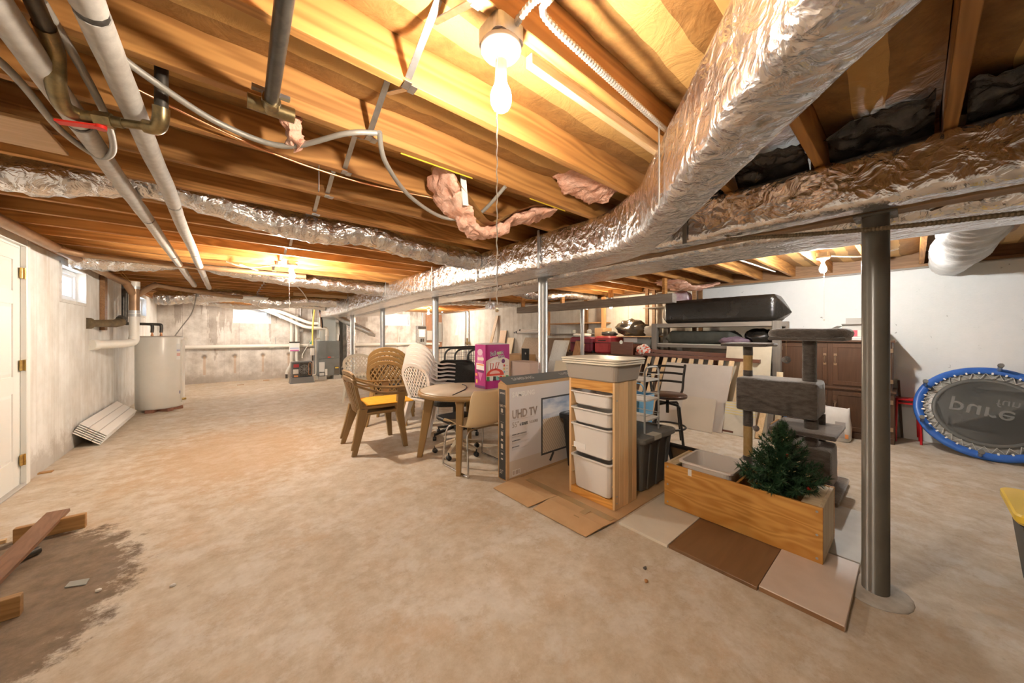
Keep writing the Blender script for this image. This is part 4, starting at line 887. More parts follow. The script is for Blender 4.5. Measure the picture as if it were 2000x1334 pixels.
text('SAMSUNG', .022, MATS['sand_print'], t, (xs, y1 - .03, zt - .085), Yd, U, sx=.72)
text('UHD TV', .030, MATS['sand_print'], t, (xs, y1 - .03, zt - .20), Yd, U, sx=.72); text('55"', .05, MATS['sand_print'], t, (xs, y1 - .03, .055), Yd, U, sx=.7)
for z, h in ((.60, .035), (.46, .04), (.395, .035), (.345, .02), (.28, .04), (.225, .015), (.18, .014)):
    B().box(xs, xs + .0008, y0 + .052, y0 + .08, z, z + h).build('icon_print', MATS['sand_print'], t)
for z, h in ((.585, .065), (.44, .075), (.26, .085)):
    b = B(); a0, a1 = y0 + .04, y1 - .04
    for q in ((a0, a1, z, z + .002), (a0, a1, z + h, z + h + .002)): b.box(xs - .0002, xs + .0006, *q)
    b.build('icon_frame_print', MATS['grey_print'], t)
# lifted top flap
B().bar((x0 + .68, y0 + .002, zt + .004), (x0 + .68, y1 - .002, zt + .055), x1 - x0, .004, (0, 0, 1)).build('top_flap', mat('grey_flap', (.15, .16, .16), rough=.45), t)
fx = Vector((0, y1 - .004 - y0, .051)).normalized()
text('SAMSUNG', .062, mat('silver_print', (.5, .5, .5), rough=.5), t, Vector((1.98, y0 + .045, zt + .0265)), X, fx, sx=.95, bold=.001)
text('UHD TV 55"', .062, MATS['silver_print'], t, Vector((2.62, y0 + .045, zt + .0265)), X, fx, sx=.95)
B().add([(x0, y0, zt), (x0, y1, zt), (x0 - .012, y0 + .07, zt + .035)], [(0, 1, 2)]).build('end_flap', M_card, t)

# ---- flattened cardboard on the floor
t = thing('cardboard_sheet', 'flattened brown cardboard box spread under carton and drawer unit', 'cardboard', (2.2, 1.8, 0))
B().box(2.08, 2.95, 1.325, 2.285, 0.0, .008, .001).build('sheet', M_card, t)
for i, (p, q, r) in enumerate(((1.325, 1.82, .035), (1.83, 2.28, .02))):
    b = B(); b.add([(2.08, p, .002), (2.08, q, .002), (1.90, q, .010 + r * .3), (1.90, p, .010 + r * .3), (1.72 - .02 * i, q - .01, .006), (1.74 - .03 * i, p + .02, .006), (2.08, p, .008), (2.08, q, .008), (1.90, q, .015 + r * .3), (1.90, p, .015 + r * .3), (1.72 - .02 * i, q - .01, .011), (1.74 - .03 * i, p + .02, .011)],
        [(0, 3, 2, 1), (3, 5, 4, 2), (6, 7, 8, 9), (9, 8, 10, 11), (0, 6, 9, 3), (3, 9, 11, 5), (5, 11, 10, 4), (4, 10, 8, 2), (2, 8, 7, 1), (0, 1, 7, 6)]); b.build('flap', M_card, t)
M_tape = mat('brown_tape', (.40, .27, .13), rough=.25)
B().box(2.0, 2.06, 1.34, 2.2, .0165, .0172, 0, Matrix.Identity(4)).build('tape_strip', M_tape, t); B().box(1.86, 2.0, 1.50, 1.545, .0225, .0232, 0).build('tape_strip', M_tape, t)

# ---- drawer unit with white bins, facing the long left wall
t = thing('drawer_unit', 'pine storage frame with four white plastic bins', 'storage unit', (2.30, 1.62, .009))
fx0, fx1, fy0, fy1, z0 = 2.15, 2.45, 1.40, 1.83, .009
for yy in (fy0, fy1 - .02):
    p = B()
    for k in range(5): B().box(fx0 + k * .06, fx0 + (k + 1) * .06 - .001, yy, yy + .02, z0, .94, .002).build('side_stave', M_pinez, t)
for z in (.19, .40, .60, .745, .85):
    for a_, c_ in ((fy0 + .02, fy0 + .032), (fy1 - .032, fy1 - .02)): B().box(fx0 + .01, fx1 - .005, a_, c_, z - .02, z - .012).build('runner', M_pinez, t)
B().box(fx0 + .002, fx1, fy0 + .02, fy1 - .02, .915, .938, .002).build('top_board', M_pine, t)
B().box(fx0 - .001, fx0 + .018, fy0 + .02, fy1 - .02, .865, .939, .002).build('top_rail', M_pine, t)
B().box(fx0 - .001, fx0 + .018, fy0 + .02, fy1 - .02, z0, .065, .002).build('plinth', M_pine, t)
B().box(fx0 + .018, fx1, fy0 + .02, fy1 - .02, .045, .06, .001).build('bottom_board', M_pine, t)
for dz in (.05, .1, .8): B().lathe([(.006, 0), (.006, .003)], 8, Matrix.Translation((2.175, 1.4, z0 + dz)) @ Matrix.Rotation(math.pi / 2, 4, 'X')).build('bolt_head', M_steel, t)
M_bin = mat('white_bin', (.80, .77, .74), rough=.35)
for zb, h in ((.735, .11), (.59, .125), (.35, .235), (.068, .265)):
    B().tub(.165, .19, h, .03, .003, .03, .012, .008, zb, Matrix.Translation((fx0 + .14, 1.615, 0))).build('bin', M_bin, t)
B().box(2.003, 2.006, 1.55, 1.66, .45, .49).build('bin_sticker', M_wprint, t)
t.children[-1].location.x += .0
# ---- lidded tote on top
t = thing('lidded_tote', 'taupe grey plastic tote with cream lids on top of the drawer unit', 'storage box', (2.31, 1.62, .94))
B().tub(.20, .26, .135, .03, .004, .04, .012, .01).build('tub', mat('taupe_plastic', (.40, .36, .31), rough=.4), t, world=False)
for k in range(3):
    B().rbox(.205 + .003 * k, .265 + .003 * k, .125 + k * .017, .139 + k * .017, .04, e=.004).build('lid', mat('cream_lid', (.80, .74, .62), rough=.4), t, world=False)
# ---- grey totes on the floor
M_gt = mat('charcoal_tote', (.115, .11, .10), rough=.45)
def tote(label, x0, x1, y0, y1, h, m, lm, z=0.009, ribs=True):
    t = thing('storage_tote', label, 'storage box', ((x0 + x1) / 2, (y0 + y1) / 2, z)); hx, hy = (x1 - x0) / 2, (y1 - y0) / 2
    B().tub(hx - .01, hy - .01, h - .03, .05, .004, .04, .015, .015).build('tub', m, t, world=False)
    L = lambda a, c, zz: [(x, y, zz) for x, y in rr(a, c, .04)]
    B().loft([L(hx - .004, hy - .004, h - .045), L(hx, hy, h - .03), L(hx, hy, h - .008), L(hx - .008, hy - .008, h), L(hx - .03, hy - .03, h), L(hx - .036, hy - .036, h - .012), L(.02, .02, h - .012)]).build('lid', lm, t, world=False)
    if ribs:
        for s in (-1, 1):
            for k in range(3):
                B().bar((hx * .5 * (k - 1), s * (hy - .045), .02), (hx * .5 * (k - 1), s * (hy - .018), h - .06), .03, .01, (0, 1, 0)).build('rib', m, t, world=False)
        for s in (-1, 1): B().box(s * (hx - .02), s * (hx + .012), -.06, .06, h - .05, h - .012, .004).build('latch', lm, t, world=False)
    return t
tote('grey plastic tote with taped lid carrying the small white rack', 2.50, 3.07, 1.365, 1.80, .455, M_gt, mat('grey_lid', (.17, .165, .15), rough=.4))
B().box(2.66, 2.78, 1.363, 1.44, .4643, .4655).box(2.66, 2.78, 1.3625, 1.3635, .43, .4655).build('tape_patch', mat('masking_tape', (.55, .53, .46), rough=.6), [o for o in C.objects if o.name.startswith('storage_tote')][0])
tote('black plastic tote squeezed between drawer unit and television carton', 2.47, 2.95, 1.86, 2.25, .52, M_blk, M_blk)
# ---- small white rack standing on the tote
t = thing('rack', 'small three-tier white rack with grey tube ends on the tote', 'rack', (2.83, 1.6, .453))
M_gtube = mat('silver_paint', (.50, .50, .49), rough=.35, metal=.5)
for y in (1.475, 1.76):
    B().tube(crv([(2.71, y, .453), (2.71, y, .93), (2.725, y, .985), (2.76, y, 1.01), (2.90, y, 1.01), (2.935, y, .985), (2.95, y, .93), (2.95, y, .453)], 5), .0085, 8).build('tube_end', M_gtube, t)
for z in (.55, .72, .89):
    B().rbox(.125, .15, z, z + .012, .02, Matrix.Translation((2.83, 1.617, 0))).build('shelf', M_white, t)
    b = B()
    for yy in (1.465, 1.77):
        b.tube([(2.71, yy, z + .05), (2.95, yy, z + .05)], .003, 6)
    for xx in (2.71, 2.95): b.tube([(xx, 1.465, z + .05), (xx, 1.77, z + .05)], .003, 6)
    b.build('guard_wire', M_gtube, t)
# ---- light blue bag
t = thing('shopping_bag', 'light blue stiff bag standing behind the grey tote', 'bag', (3.33, 1.98, 0))
M_blue = mat('light_blue', (.16, .46, .72), (.20, .52, .78), rough=.45, scale=5)
L = lambda a, c, z, s=0: [(x + s, y, z) for x, y in rr(a, c, .008, 1)]
B().loft([L(.14, .15, 0), L(.15, .165, .3, .005), L(.16, .19, .66, .012), L(.155, .185, .66, .012), L(.13, .15, .06)]).build('body', M_blue, t, world=False)
for s in (-1, 1): B().tube(crv([(.16 * s + .01, -.07, .64), (.15 * s, -.05, .74), (.15 * s, .05, .74), (.16 * s + .01, .07, .64)], 6), .006, 6).build('handle', M_blue, t, world=False)
# ---- picture frame leaning
t = thing('picture_frame', 'dark picture frame leaning on the grey tote behind the long planter box', 'picture frame', (3.2, 1.15, 0))
Mf = Matrix.Translation((3.255, 1.20, .005)) @ Matrix.Rotation(-.5, 4, 'Y')
b = B()
for q in ((-.28, .28, 0, .035), (-.28, .28, .305, .34), (-.28, -.245, .035, .305), (.245, .28, .035, .305)): b.box(-.012, .012, *q, .003, Mf)
b.build('frame', mat('espresso_frame', (.02, .016, .013), rough=.35), t)
B().box(-.004, .004, -.245, .245, .035, .305, 0, Mf).build('picture', mat('amber_picture', (.30, .16, .06), (.16, .10, .05), rough=.5, scale=5), t)

# ---- boards laid on the floor
def slab(label, x0, x1, y0, y1, th, m, z=0.0, name='floor_board'):
    o = B().box(x0, x1, y0, y1, z, z + th, .002).build(name, m); return tag(origin(o, ((x0 + x1) / 2, (y0 + y1) / 2, z)), label, 'board', 'boards laid under the planter')
slab('cream white board on floor next to the cardboard sheet', 2.04, 2.69, .965, 1.295, .018, mat('cream_board', (.72, .66, .56), (.66, .60, .50), rough=.45, scale=4))
slab('dark walnut board on floor between two pale boards', 2.045, 2.70, .512, .96, .02, wood('walnut', (.21, .115, .055), (.15, .075, .033), 0, scale=4, rough=.32, ring=.35))
b_ = slab('pinkish white board with raw brown edge on floor beside grey post', 2.055, 2.675, .195, .507, .026, mat('pink_board', (.66, .55, .47), (.60, .49, .41), rough=.38, scale=7))
B().box(2.0535, 2.06, .197, .505, .002, .022).build('raw_edge', wood('raw_edge_wood', (.34, .19, .09), (.22, .11, .05), 1), b_)
slab('pale grey board on floor between the planter and cat tree', 2.71, 3.5, .195, .62, .016, mat('pale_board', (.58, .56, .52), (.52, .50, .46), rough=.5, scale=6))
# ---- planter box
t = thing('planter_box', 'long varnished pine planter box holding small tree and clear bin', 'planter', (2.72, .77, .02))
px0, px1, py0, py1, pz0, pz1 = 2.51, 2.93, .325, 1.21, .022, .335
B().box(px0, px0 + .018, py0, py1, pz0, pz1, .002).build('front_board', M_pine, t)
B().box(px1 - .018, px1, py0, py1, pz0, pz1, .002).build('back_board', M_pine, t)
for q in ((py0 + .001, py0 + .02), (py1 - .02, py1 - .001)):
    B().box(px0 + .018, px1 - .018, *q, pz0 + .03, pz1 - .002, .002).build('end_board', M_raw, t)
    B().box(px0 + .018, px1 - .018, q[0] - (.0015 if q[0] < .5 else 0), q[1], pz0, pz0 + .03, .002).build('end_rail', M_raw, t)
B().box(px0 + .018, px1 - .018, py0 + .02, py0 + .10, pz1 - .02, pz1 - .004, .002).build('end_ledge', M_raw, t); B().box(px0 + .018, px1 - .018, py1 - .072, py1 - .02, pz1 - .02, pz1 - .004, .002).build('end_ledge', M_raw, t)
B().box(px0 + .018, px1 - .018, py0 + .02, py1 - .02, .03, .045).build('base_board', M_raw, t)
B().box(px0 + .018, px1 - .018, .742, .757, .045, pz1 - .01, .002).build('divider', M_pine, t)
for y in (py0 + .025, py1 - .025):
    for z in (.05, .18, .31): B().lathe([(.0065, 0), (.0065, .002)], 8, Matrix.Translation((px0 - .0018, y, z)) @ Matrix.Rotation(math.pi / 2, 4, 'Y')).build('screw_head', M_steel, t)
B().box(px0 - .0008, px0 + .003, 1.015, 1.04, pz1 - .045, pz1).build('paint_chip', M_wprint, t)
# ---- clear bin
t = thing('clear_bin', 'empty frosted plastic bin dropped into the planter end', 'storage box', (2.72, .95, .046))
M_frost = mat('frosted_plastic', (.80, .75, .71), rough=.3)
B().tub(.183, .178, .325, .035, .004, .04, .014, .012).build('tub', M_frost, t, world=False)
# ---- artificial tree
t = thing('christmas_tree', 'small artificial green tree with tiny lights in the planter', 'tree', (2.72, .545, .046))
M_ndl = mat('green_needles', (.012, .045, .016), (.03, .085, .03), rough=.5, scale=40)
M_trk = mat('brown_stem', (.09, .055, .03), rough=.8)
B().tube([(0, 0, .0), (0, 0, .66)], .009, 8).build('trunk', M_trk, t, world=False)
B().lathe([(.085, 0), (.10, .15), (.095, .15), (.08, .02)], 16).build('pot', mat('burlap', (.30, .19, .10), (.4, .27, .15), rough=.9, scale=40, bump=.5), t, world=False)
protos = []
rnd = random.Random(3)
for k in range(5):
    b = B(); Ln = 1.0
    pts = crv([(0, 0, 0), (.35, .02, .06), (.7, -.01, .10), (1.0, .0, .20)], 5)
    for q in range(120):
        s = q / 119; i = min(len(pts) - 1, int(s * (len(pts) - 1))); p = pts[i] + V(rnd.uniform(-.02, .02), 0, 0)
        a = rnd.uniform(0, 6.28); fwd = rnd.uniform(.25, .9); ln = .24 * (1.1 - .35 * s)
        d = V(fwd, math.cos(a) * .8, math.sin(a) * .8).normalized() * ln; sd = d.cross(V(rnd.random(), rnd.random(), rnd.random())).normalized() * .016
        b.add([p - sd, p + sd, p + d], [(0, 1, 2)])
    b.tube(pts, .018, 4)
    protos.append(b)
pm = []
ci = 0
for lev in range(15):
    f = lev / 14; z = .25 + .39 * f; R = (.20 * (1 - f) ** .85 + .04); cnt = max(4, int(10 - 6 * f))
    for q in range(cnt):
        a = 2 * math.pi * q / cnt + lev * 2.4 + rnd.uniform(-.2, .2); k = ci % 5; ci += 1
        if len(pm) <= k:
            o = protos[k].build('branch', M_ndl, t, world=False); pm.append(o)
        else:
            o = pm[k].copy(); C.objects.link(o)
        s = R * rnd.uniform(.85, 1.12); o.scale = (s, s * 1.0, s); o.location = (0, 0, z); o.rotation_euler = (0, rnd.uniform(-.25, .0) - .55 * f, a)
        w = max(.16, s); o.scale = (s, w, w)
b = B(); 
for q in range(40):
    d = V(rnd.uniform(-1, 1), rnd.uniform(-1, 1), 1.5).normalized() * .07; sd = V(rnd.random(), rnd.random(), 0) * .003; p = V(0, 0, rnd.uniform(.60, .665)); b.add([p - sd, p + sd, p + d], [(0, 1, 2)])
b.build('treetop', M_ndl, t, world=False)
Mred = mat('red_bauble', (.55, .02, .01), rough=.15, coat=1)
for (a, z, r) in ((3.6, .50, .075), (4.3, .33, .15)): B().ball((r * math.cos(a), r * math.sin(a), z), .011).build('red_light', Mred, t, world=False)
for q in range(26):
    a = rnd.uniform(2.4, 5.6); z = rnd.uniform(.33, .6); r = .215 * (1 - (z - .1) / .55) ** .8 + .01
    B().bar((r * math.cos(a), r * math.sin(a), z), ((r + .02) * math.cos(a), (r + .02) * math.sin(a), z + .012), .003, .003).build('fairy_light', mat('gold_tip', (.75, .6, .3), rough=.3), t, world=False)

# ---- cat tree
t = thing('cat_tree', 'tall grey plush cat tree with sisal posts and box bed', 'cat tree', (3.75, .77, .016))
M_fur = mat('grey_plush', (.085, .069, .058), (.15, .125, .107), rough=.95, scale=26, stretch=(1, .6, 1.6), bump=1.0, bscale=90, bdist=.006, sheen=.9)
M_fur2 = M_fur
M_sis = mat('sisal_rope', (.66, .42, .16), (.74, .50, .22), rough=.85, scale=30, bump=.8, bscale=90)
def furbox(nm, x0, x1, y0, y1, z0, z1, r=.02, k=6):
    bm = bmesh.new(); bmesh.ops.create_cube(bm, size=1); 
    for v in bm.verts: v.co = ((x0 + x1) / 2 + v.co.x * (x1 - x0), (y0 + y1) / 2 + v.co.y * (y1 - y0), (z0 + z1) / 2 + v.co.z * (z1 - z0))
    bmesh.ops.bevel(bm, geom=bm.edges[:], offset=min(r, (z1 - z0) * .45), segments=2, affect='EDGES', profile=.5)
    bmesh.ops.subdivide_edges(bm, edges=bm.edges[:], cuts=3, use_grid_fill=True)
    for v in bm.verts: v.co += V(N(v.co, 19), N(v.co, 19, 3), N(v.co, 19, 7)) * .005
    bm.verts.index_update(); b = B(); b.add([v.co.copy() for v in bm.verts], [[v.index for v in f.verts] for f in bm.faces], True); bm.free(); return b.build(nm, M_fur, t)
furbox('base_board', 3.42, 4.10, .36, 1.14, .016, .052)
furbox('box_bed', 3.55, 3.91, .49, 1.055, .61, .905, .025)
furbox('den', 3.60, 3.96, .42, .72, .052, .375, .025)
furbox('platform', 3.50, 4.02, .38, .80, .485, .52, .012)
furbox('perch', 3.55, 3.92, .82, 1.18, 1.185, 1.215, .012)
def post(x, y, z0, z1, r, m, nm='post'):
    b = B(); k = 14
    b.loft([[V(x, y, z0 + (z1 - z0) * i / k) + V(math.cos(a), math.sin(a), 0) * (r + .003 * N((x + math.cos(a), y + math.sin(a), z0 + (z1 - z0) * i / k), 15)) for a in [2 * math.pi * q / 20 for q in range(20)]] for i in range(k + 1)], smooth=True); return b.build(nm, m, t)
LP = (3.73, 1.005)
post(*LP, .052, .16, .039, M_fur, 'post_sleeve'); post(*LP, .16, .44, .036, M_sis, 'sisal_post'); post(*LP, .44, .612, .039, M_fur, 'post_sleeve')
post(*LP, .90, .96, .039, M_fur, 'post_sleeve'); post(*LP, .96, 1.10, .036, M_sis, 'sisal_post'); post(*LP, 1.10, 1.19, .039, M_fur, 'post_sleeve')
post(3.72, .565, .90, 1.25, .047, M_fur); post(3.68, .55, .37, .612, .045, M_fur); post(3.92, .52, .37, .612, .03, M_fur); post(3.9, .70, .37, .49, .04, M_fur)
# bolster bed on top
furbox('bed_base', 3.50, 3.94, .33, .80, 1.245, 1.275, .012)
b = B(); P = [V(x + 3.72, y + .565, 1.30 + .012 * N((x, y, 0), 5)) for x, y in rr(.20, .215, .10, 6)]
b.tube(P, .042, 14, closed=True); b.build('bolster', M_fur, t)
B().blob((3.72, .565, 1.275), (.18, .19, .02), .008, 3, 8).build('bed_cushion', M_fur, t)
for (x, y, z, zs, r) in ((3.62, .70, 1.08, 1.25, .030), (3.68, .93, .44, .612, .026)):
    o = B().blob((x, y, z), (r, r, r), .006, 3, 60).build('pompom', mat('pompom_grey', (.16, .14, .125), (.24, .21, .19), rough=1, scale=60, sheen=.7, bump=1, bscale=120), t)
    B().tube([(x, y, z), (x, y, zs)], .0025, 5).build('string', mat('tan_string', (.55, .38, .22), rough=.9), t)

# ---- scrap timber near the door
o = thing('timber_block', 'short timber offcut propping up the old plank', 'timber', (-.85, 3.6, 0)); M_lum = wood('weathered_lumber', (.48, .27, .10), (.30, .15, .05), 0, scale=6)
B().box(-1.02, -.735, 3.575, 3.613, 0, .092, .003).build('block', M_lum, o)
o = B().bar((-.955, 3.00, .012), (-.875, 3.70, .104), .10, .02).build('plank', wood('old_plank', (.26, .135, .075), (.17, .085, .045), 1, scale=6)); tag(origin(o, (-.92, 3.2, 0)), 'old brown plank with one end raised on a timber block', 'plank')
o = B().box(-1.0, -.735, 2.645, 2.685, 0, .095, .003).build('timber_block', M_lum); tag(origin(o, (-.85, 2.665, 0)), 'knotty timber offcut lying alone on the brown floor stain', 'timber')
o = B().tube([(-1.0, 3.16, .022), (-.86, 3.33, .022)], .021, 10).build('pipe_offcut', M_iron); tag(origin(o, (-.93, 3.25, 0)), 'short dark pipe lying under the old plank', 'pipe')
o = B().bar((-1.2, 3.62, .012), (-1.06, 3.64, .012), .03, .02).build('wood_sliver', MATS['pale_pine']); tag(origin(o, (-1.1, 3.63, 0)), 'pale wood sliver beside the old plank', 'timber')
o = B().add([(-1.05, 2.93, .02), (-.90, 2.95, .004), (-.93, 2.80, .004), (-1.05, 2.78, .03), (-1.05, 2.93, .022), (-.90, 2.95, .006), (-.93, 2.80, .006), (-1.05, 2.78, .032)], [(0, 1, 2, 3), (4, 7, 6, 5), (0, 4, 5, 1), (1, 5, 6, 2)]).build('green_scrap', mat('green_plastic', (.02, .16, .06), rough=.5)); tag(origin(o, (-1.0, 2.86, 0)), 'crumpled green plastic scrap on the floor stain', 'scrap')
p = [G(126, 1149), G(136, 1138), G(175, 1131), G(168, 1143)]
o = B().add([(v.x, v.y, z) for z in (.002, .006) for v in p], [(0, 1, 2, 3), (4, 7, 6, 5), (0, 4, 5, 1), (1, 5, 6, 2), (2, 6, 7, 3), (3, 7, 4, 0)]).build('metal_offcut', mat('grey_flashing', (.36, .37, .34), rough=.5, metal=.3)); tag(origin(o, p[0]), 'flat grey metal offcut lying on the brown stain', 'scrap')
for i, (px, py, c, lab) in enumerate(((337, 1145, (.8, .78, .74), 'tiny white paint flake on tan floor'), (1260, 1111, (.10, .09, .08), 'tiny dark stone on tan floor by the boards'), (1262, 1137, (.45, .24, .1), 'tiny rust coloured chip on tan floor'), (192, 1155, (.75, .72, .66), 'tiny round white pebble on brown stain'))):
    v = G(px, py); o = B().blob((v.x, v.y, .006), (.012, .009, .007), .004, 2, 80, None, i).build('floor_chip', mat('chip_%d' % i, c, rough=.8)); tag(origin(o, (v.x, v.y, 0)), lab, 'debris', 'chips on the floor')
for i, (px, py, s) in enumerate(((520, 743, 0), (470, 752, 1), (80, 925, 2))):
    v = G(px, py); o = B().box(v.x - .07, v.x + .07, v.y - .025, v.y + .025, 0, .012, .003).build('wood_chip', M_lum); tag(origin(o, (v.x, v.y, 0)), ['small wood chip on floor under the window on stained wall', 'thin wood chip on floor right of the water heater', 'splintered batten on floor beside the white door'][i], 'debris', 'wood chips by the walls')
# ---- white planks leaning at foot of left wall
for i in range(6):
    t_ = i * .017; o = B()
    Mx = Matrix.Translation((-1.145 - t_ * .2, 7.02, .006 + t_ * .2)) @ Matrix.Rotation(-.86, 4, 'Y')
    for k in range(3): o.box(t_, t_ + .009, -.93 + .015 * i, .93 - .02 * i, .0 + k * .092, .087 + k * .092, .003, Mx)
    o = o.build('siding_plank', M_white); tag(origin(o, (-1.2, 7.02, 0)), 'white ribbed siding plank, %s of the pile leaning at foot of left wall' % ['outermost', 'second', 'third', 'fourth', 'fifth', 'innermost'][5 - i], 'siding', 'white siding pile by the left wall')
# ---- yellow-lidded tote at the edge
t = thing('storage_tote', 'black tote with ribbed yellow lid standing on grey floor past the painted post', 'storage box', (3.09, -.62, 0))
B().tub(.235, .30, .40, .05, .004, .04, .012, .012).build('tub', M_blk, t, world=False)
M_yel = mat('yellow_plastic', (.84, .58, .06), rough=.4)
L = lambda a, c, z: [(x, y, z) for x, y in rr(a, c, .05)]
B().loft([L(.24, .305, .395), L(.25, .315, .41), L(.25, .315, .437), L(.243, .308, .445), L(.02, .02, .445)]).build('lid', M_yel, t, world=False)
for i in range(5):
    for j in range(5): B().box(-.19 + i * .08, -.14 + i * .08, -.25 + j * .105, -.18 + j * .105, .444, .455, .004).build('lid_rib', M_yel, t, world=False)
# ================================================================ TABLE AND CHAIRS
def monobloc(name, label, m, loc, rz, tall=True, lattice=True, group=None, wd=1.0, cat='chair', sp=.09):
    t = thing(name, label, cat, loc, rz, group)
    H = .90 if tall else .80; hb = .0055 if sp < .08 else .0075
    # seat: dished rounded slab
    b = B(); L = lambda hx, hy, z, dx=0: [(x + dx, y * wd, z + .012 * (abs(y) / .25) ** 2 + (.006 if x > .2 else 0)) for x, y in rr(hx, hy, .07, 4)]
    b.loft([L(.225, .235, .395, .01), L(.235, .245, .41, .01), L(.235, .245, .425, .01), L(.215, .225, .43, .01), L(.05, .05, .418, .01)], smooth=False); b.build('seat', m, t, world=False)
    for sx, sy in ((1, 1), (1, -1), (-1, 1), (-1, -1)):
        top = V(.20 if sx > 0 else -.19, .215 * sy * wd, .41); bot = V(.255 if sx > 0 else -.30, .27 * sy * wd, 0)
        b = B(); L = []
        for f in (0, .12, .45, 1):
            c = top.lerp(bot, f); w = .10 - .05 * min(1, f * 1.4) if f < .6 else .052; d = .055 - .018 * f
            L.append([(c.x + x, c.y + y, c.z) for x, y in rr(w / 2, d / 2, .008, 2)][::-1])
        b.loft(L); b.build('leg', m, t, world=False)
    bx = lambda z: -.215 - (z - .42) * .26
    def sf(y, z): return V(bx(z) + .16 * y * y * 1.6 + (.0 if z > .5 else 0), y * wd, z)
    hwid = (lambda z: .19 + .06 * min(1, (z - .42) / .28)) if tall else (lambda z: .19 + .05 * (z - .42) / .38)
    zk = H - .16 if tall else H - .06
    side = [sf(hwid(z), z) for z in [.415 + (zk - .415) * i / 6 for i in range(7)]]
    w0 = hwid(zk)
    arch = [sf(w0 * math.cos(a) if tall else w0 * (abs(math.cos(a)) ** .4) * (1 if math.cos(a) > 0 else -1), zk + (H - zk) * (math.sin(a) if tall else abs(math.sin(a)) ** .5)) for a in [math.pi * i / 14 for i in range(1, 14)]]
    other = [V(p.x, -p.y, p.z) for p in side[::-1]]
    b = B(); b.sweep(side + arch + other, [(-.024, -.011), (.024, -.011), (.024, .011), (-.024, .011)], up=(1, 0, 0), smooth=False); b.build('back_frame', m, t, world=False)
    def inside(y, z):
        if z < .45 or z > H - .02: return False
        if z < zk: return abs(y) < hwid(z) - .012
        return (y / w0) ** 2 + ((z - zk) / (H - zk)) ** 2 < .9 if tall else abs(y) < w0 - .012
    b = B()
    if lattice:
        for sgn in (1, -1):
            for k in range(int(-.8 / sp), int(1.4 / sp)):
                run = []
                for i in range(61):
                    y = -.26 + .52 * i / 60; z = .2 + k * sp + sgn * (y) * 1.5
                    if inside(y, z): run.append(sf(y, z))
                    elif len(run) > 2: b.sweep(run[::3] + [run[-1]], [(-hb, -.004), (hb, -.004), (hb, .004), (-hb, .004)], up=(1, 0, 0), smooth=False); run = []
                    else: run = []
                if len(run) > 2: b.sweep(run[::3] + [run[-1]], [(-hb, -.004), (hb, -.004), (hb, .004), (-hb, .004)], up=(1, 0, 0), smooth=False)
        b.build('back_lattice', m, t, world=False)
    else:
        for k in range(7):
            y = -.165 + .055 * k
            B().sweep([sf(y * (1 + .25 * (z - .44) / .36) * .98, z) + V(-.008, 0, 0) for z in [.425 + (H - .045 - .425) * i / 5 for i in range(6)]], [(-.016, -.006), (.016, -.006), (.016, .006), (-.016, .006)], up=(1, 0, 0), smooth=False).build('slat', m, t, world=False)
    for s in (1, -1):
        za = .70 if tall else .745
        p0 = sf(hwid(za) * s, za)
        path = crv([p0, V(-.17, .275 * s * wd, za - .045), V(-.05, .29 * s * wd, .655), V(.10, .292 * s * wd, .635), V(.235, .285 * s * wd, .632)], 6)
        B().sweep(path, [(-.027, -.010), (.027, -.010), (.030, .004), (.018, .010), (-.018, .010), (-.030, .004)], smooth=False).build('armrest', m, t, world=False)
        b = B(); L = []
        for f in (0, .5, 1):
            c = V(.205, .285 * s * wd, .63).lerp(V(.20, .235 * s * wd, .40), f); L.append([(c.x + x, c.y + y, c.z) for x, y in rr(.045 - .008 * f, .014, .006, 2)][::-1])
        b.loft(L); b.build('arm_post', m, t, world=False)
    return t
D = math.radians
WORDS = ['lowest', 'second lowest', 'third from floor', 'fourth from floor', 'fifth from floor', 'topmost']
# low-backed pair with the yellow seat pad
c0 = monobloc('armchair', 'tan slat-backed plastic armchair, lower of the nested pair under yellow cushion', M_tan, (1.33, 4.08, 0), D(-2), False, False, 'nested pair of slat-backed armchairs')
dup(c0, (1.325, 4.085, .065), D(-2), 'tan slat-backed plastic armchair, upper of the nested pair holding yellow cushion')
t = thing('seat_cushion', 'flat quilted yellow seat cushion on the nested tan armchairs', 'cushion', (1.42, 4.06, .497), D(-6))
b = B(); nx = 24; vs = []; fs = []
M_yc = mat('yellow_cushion', (.88, .46, .03), (.84, .40, .02), rough=.6, scale=10)
for sgn in (1, -1):
    o_ = len(vs)
    for i in range(nx + 1):
        for j in range(nx + 1):
            x, y = -.235 + .51 * i / nx, -.245 + .49 * j / nx; e = min(1, 5 * min(i, nx - i, j, nx - j) / nx)
            q = abs(math.sin(i / nx * math.pi * 4)) ** .4 * abs(math.sin(j / nx * math.pi * 4)) ** .4
            vs.append((x, y, .02 + sgn * (.004 + .014 * e ** .5 * (.45 + .55 * q))))
    for i in range(nx):
        for j in range(nx):
            a = o_ + i * (nx + 1) + j; f_ = (a, a + nx + 1, a + nx + 2, a + 1); fs.append(f_ if sgn > 0 else f_[::-1])
ring = [i * (nx + 1) for i in range(nx + 1)] + [nx * (nx + 1) + j for j in range(1, nx + 1)] + [i * (nx + 1) + nx for i in range(nx - 1, -1, -1)] + [j for j in range(nx - 1, 0, -1)]
O2 = (nx + 1) ** 2
for i in range(len(ring)): fs.append((ring[i], ring[(i + 1) % len(ring)], O2 + ring[(i + 1) % len(ring)], O2 + ring[i]))
b.add(vs, fs, True); b.build('pad', M_yc, t, world=False)
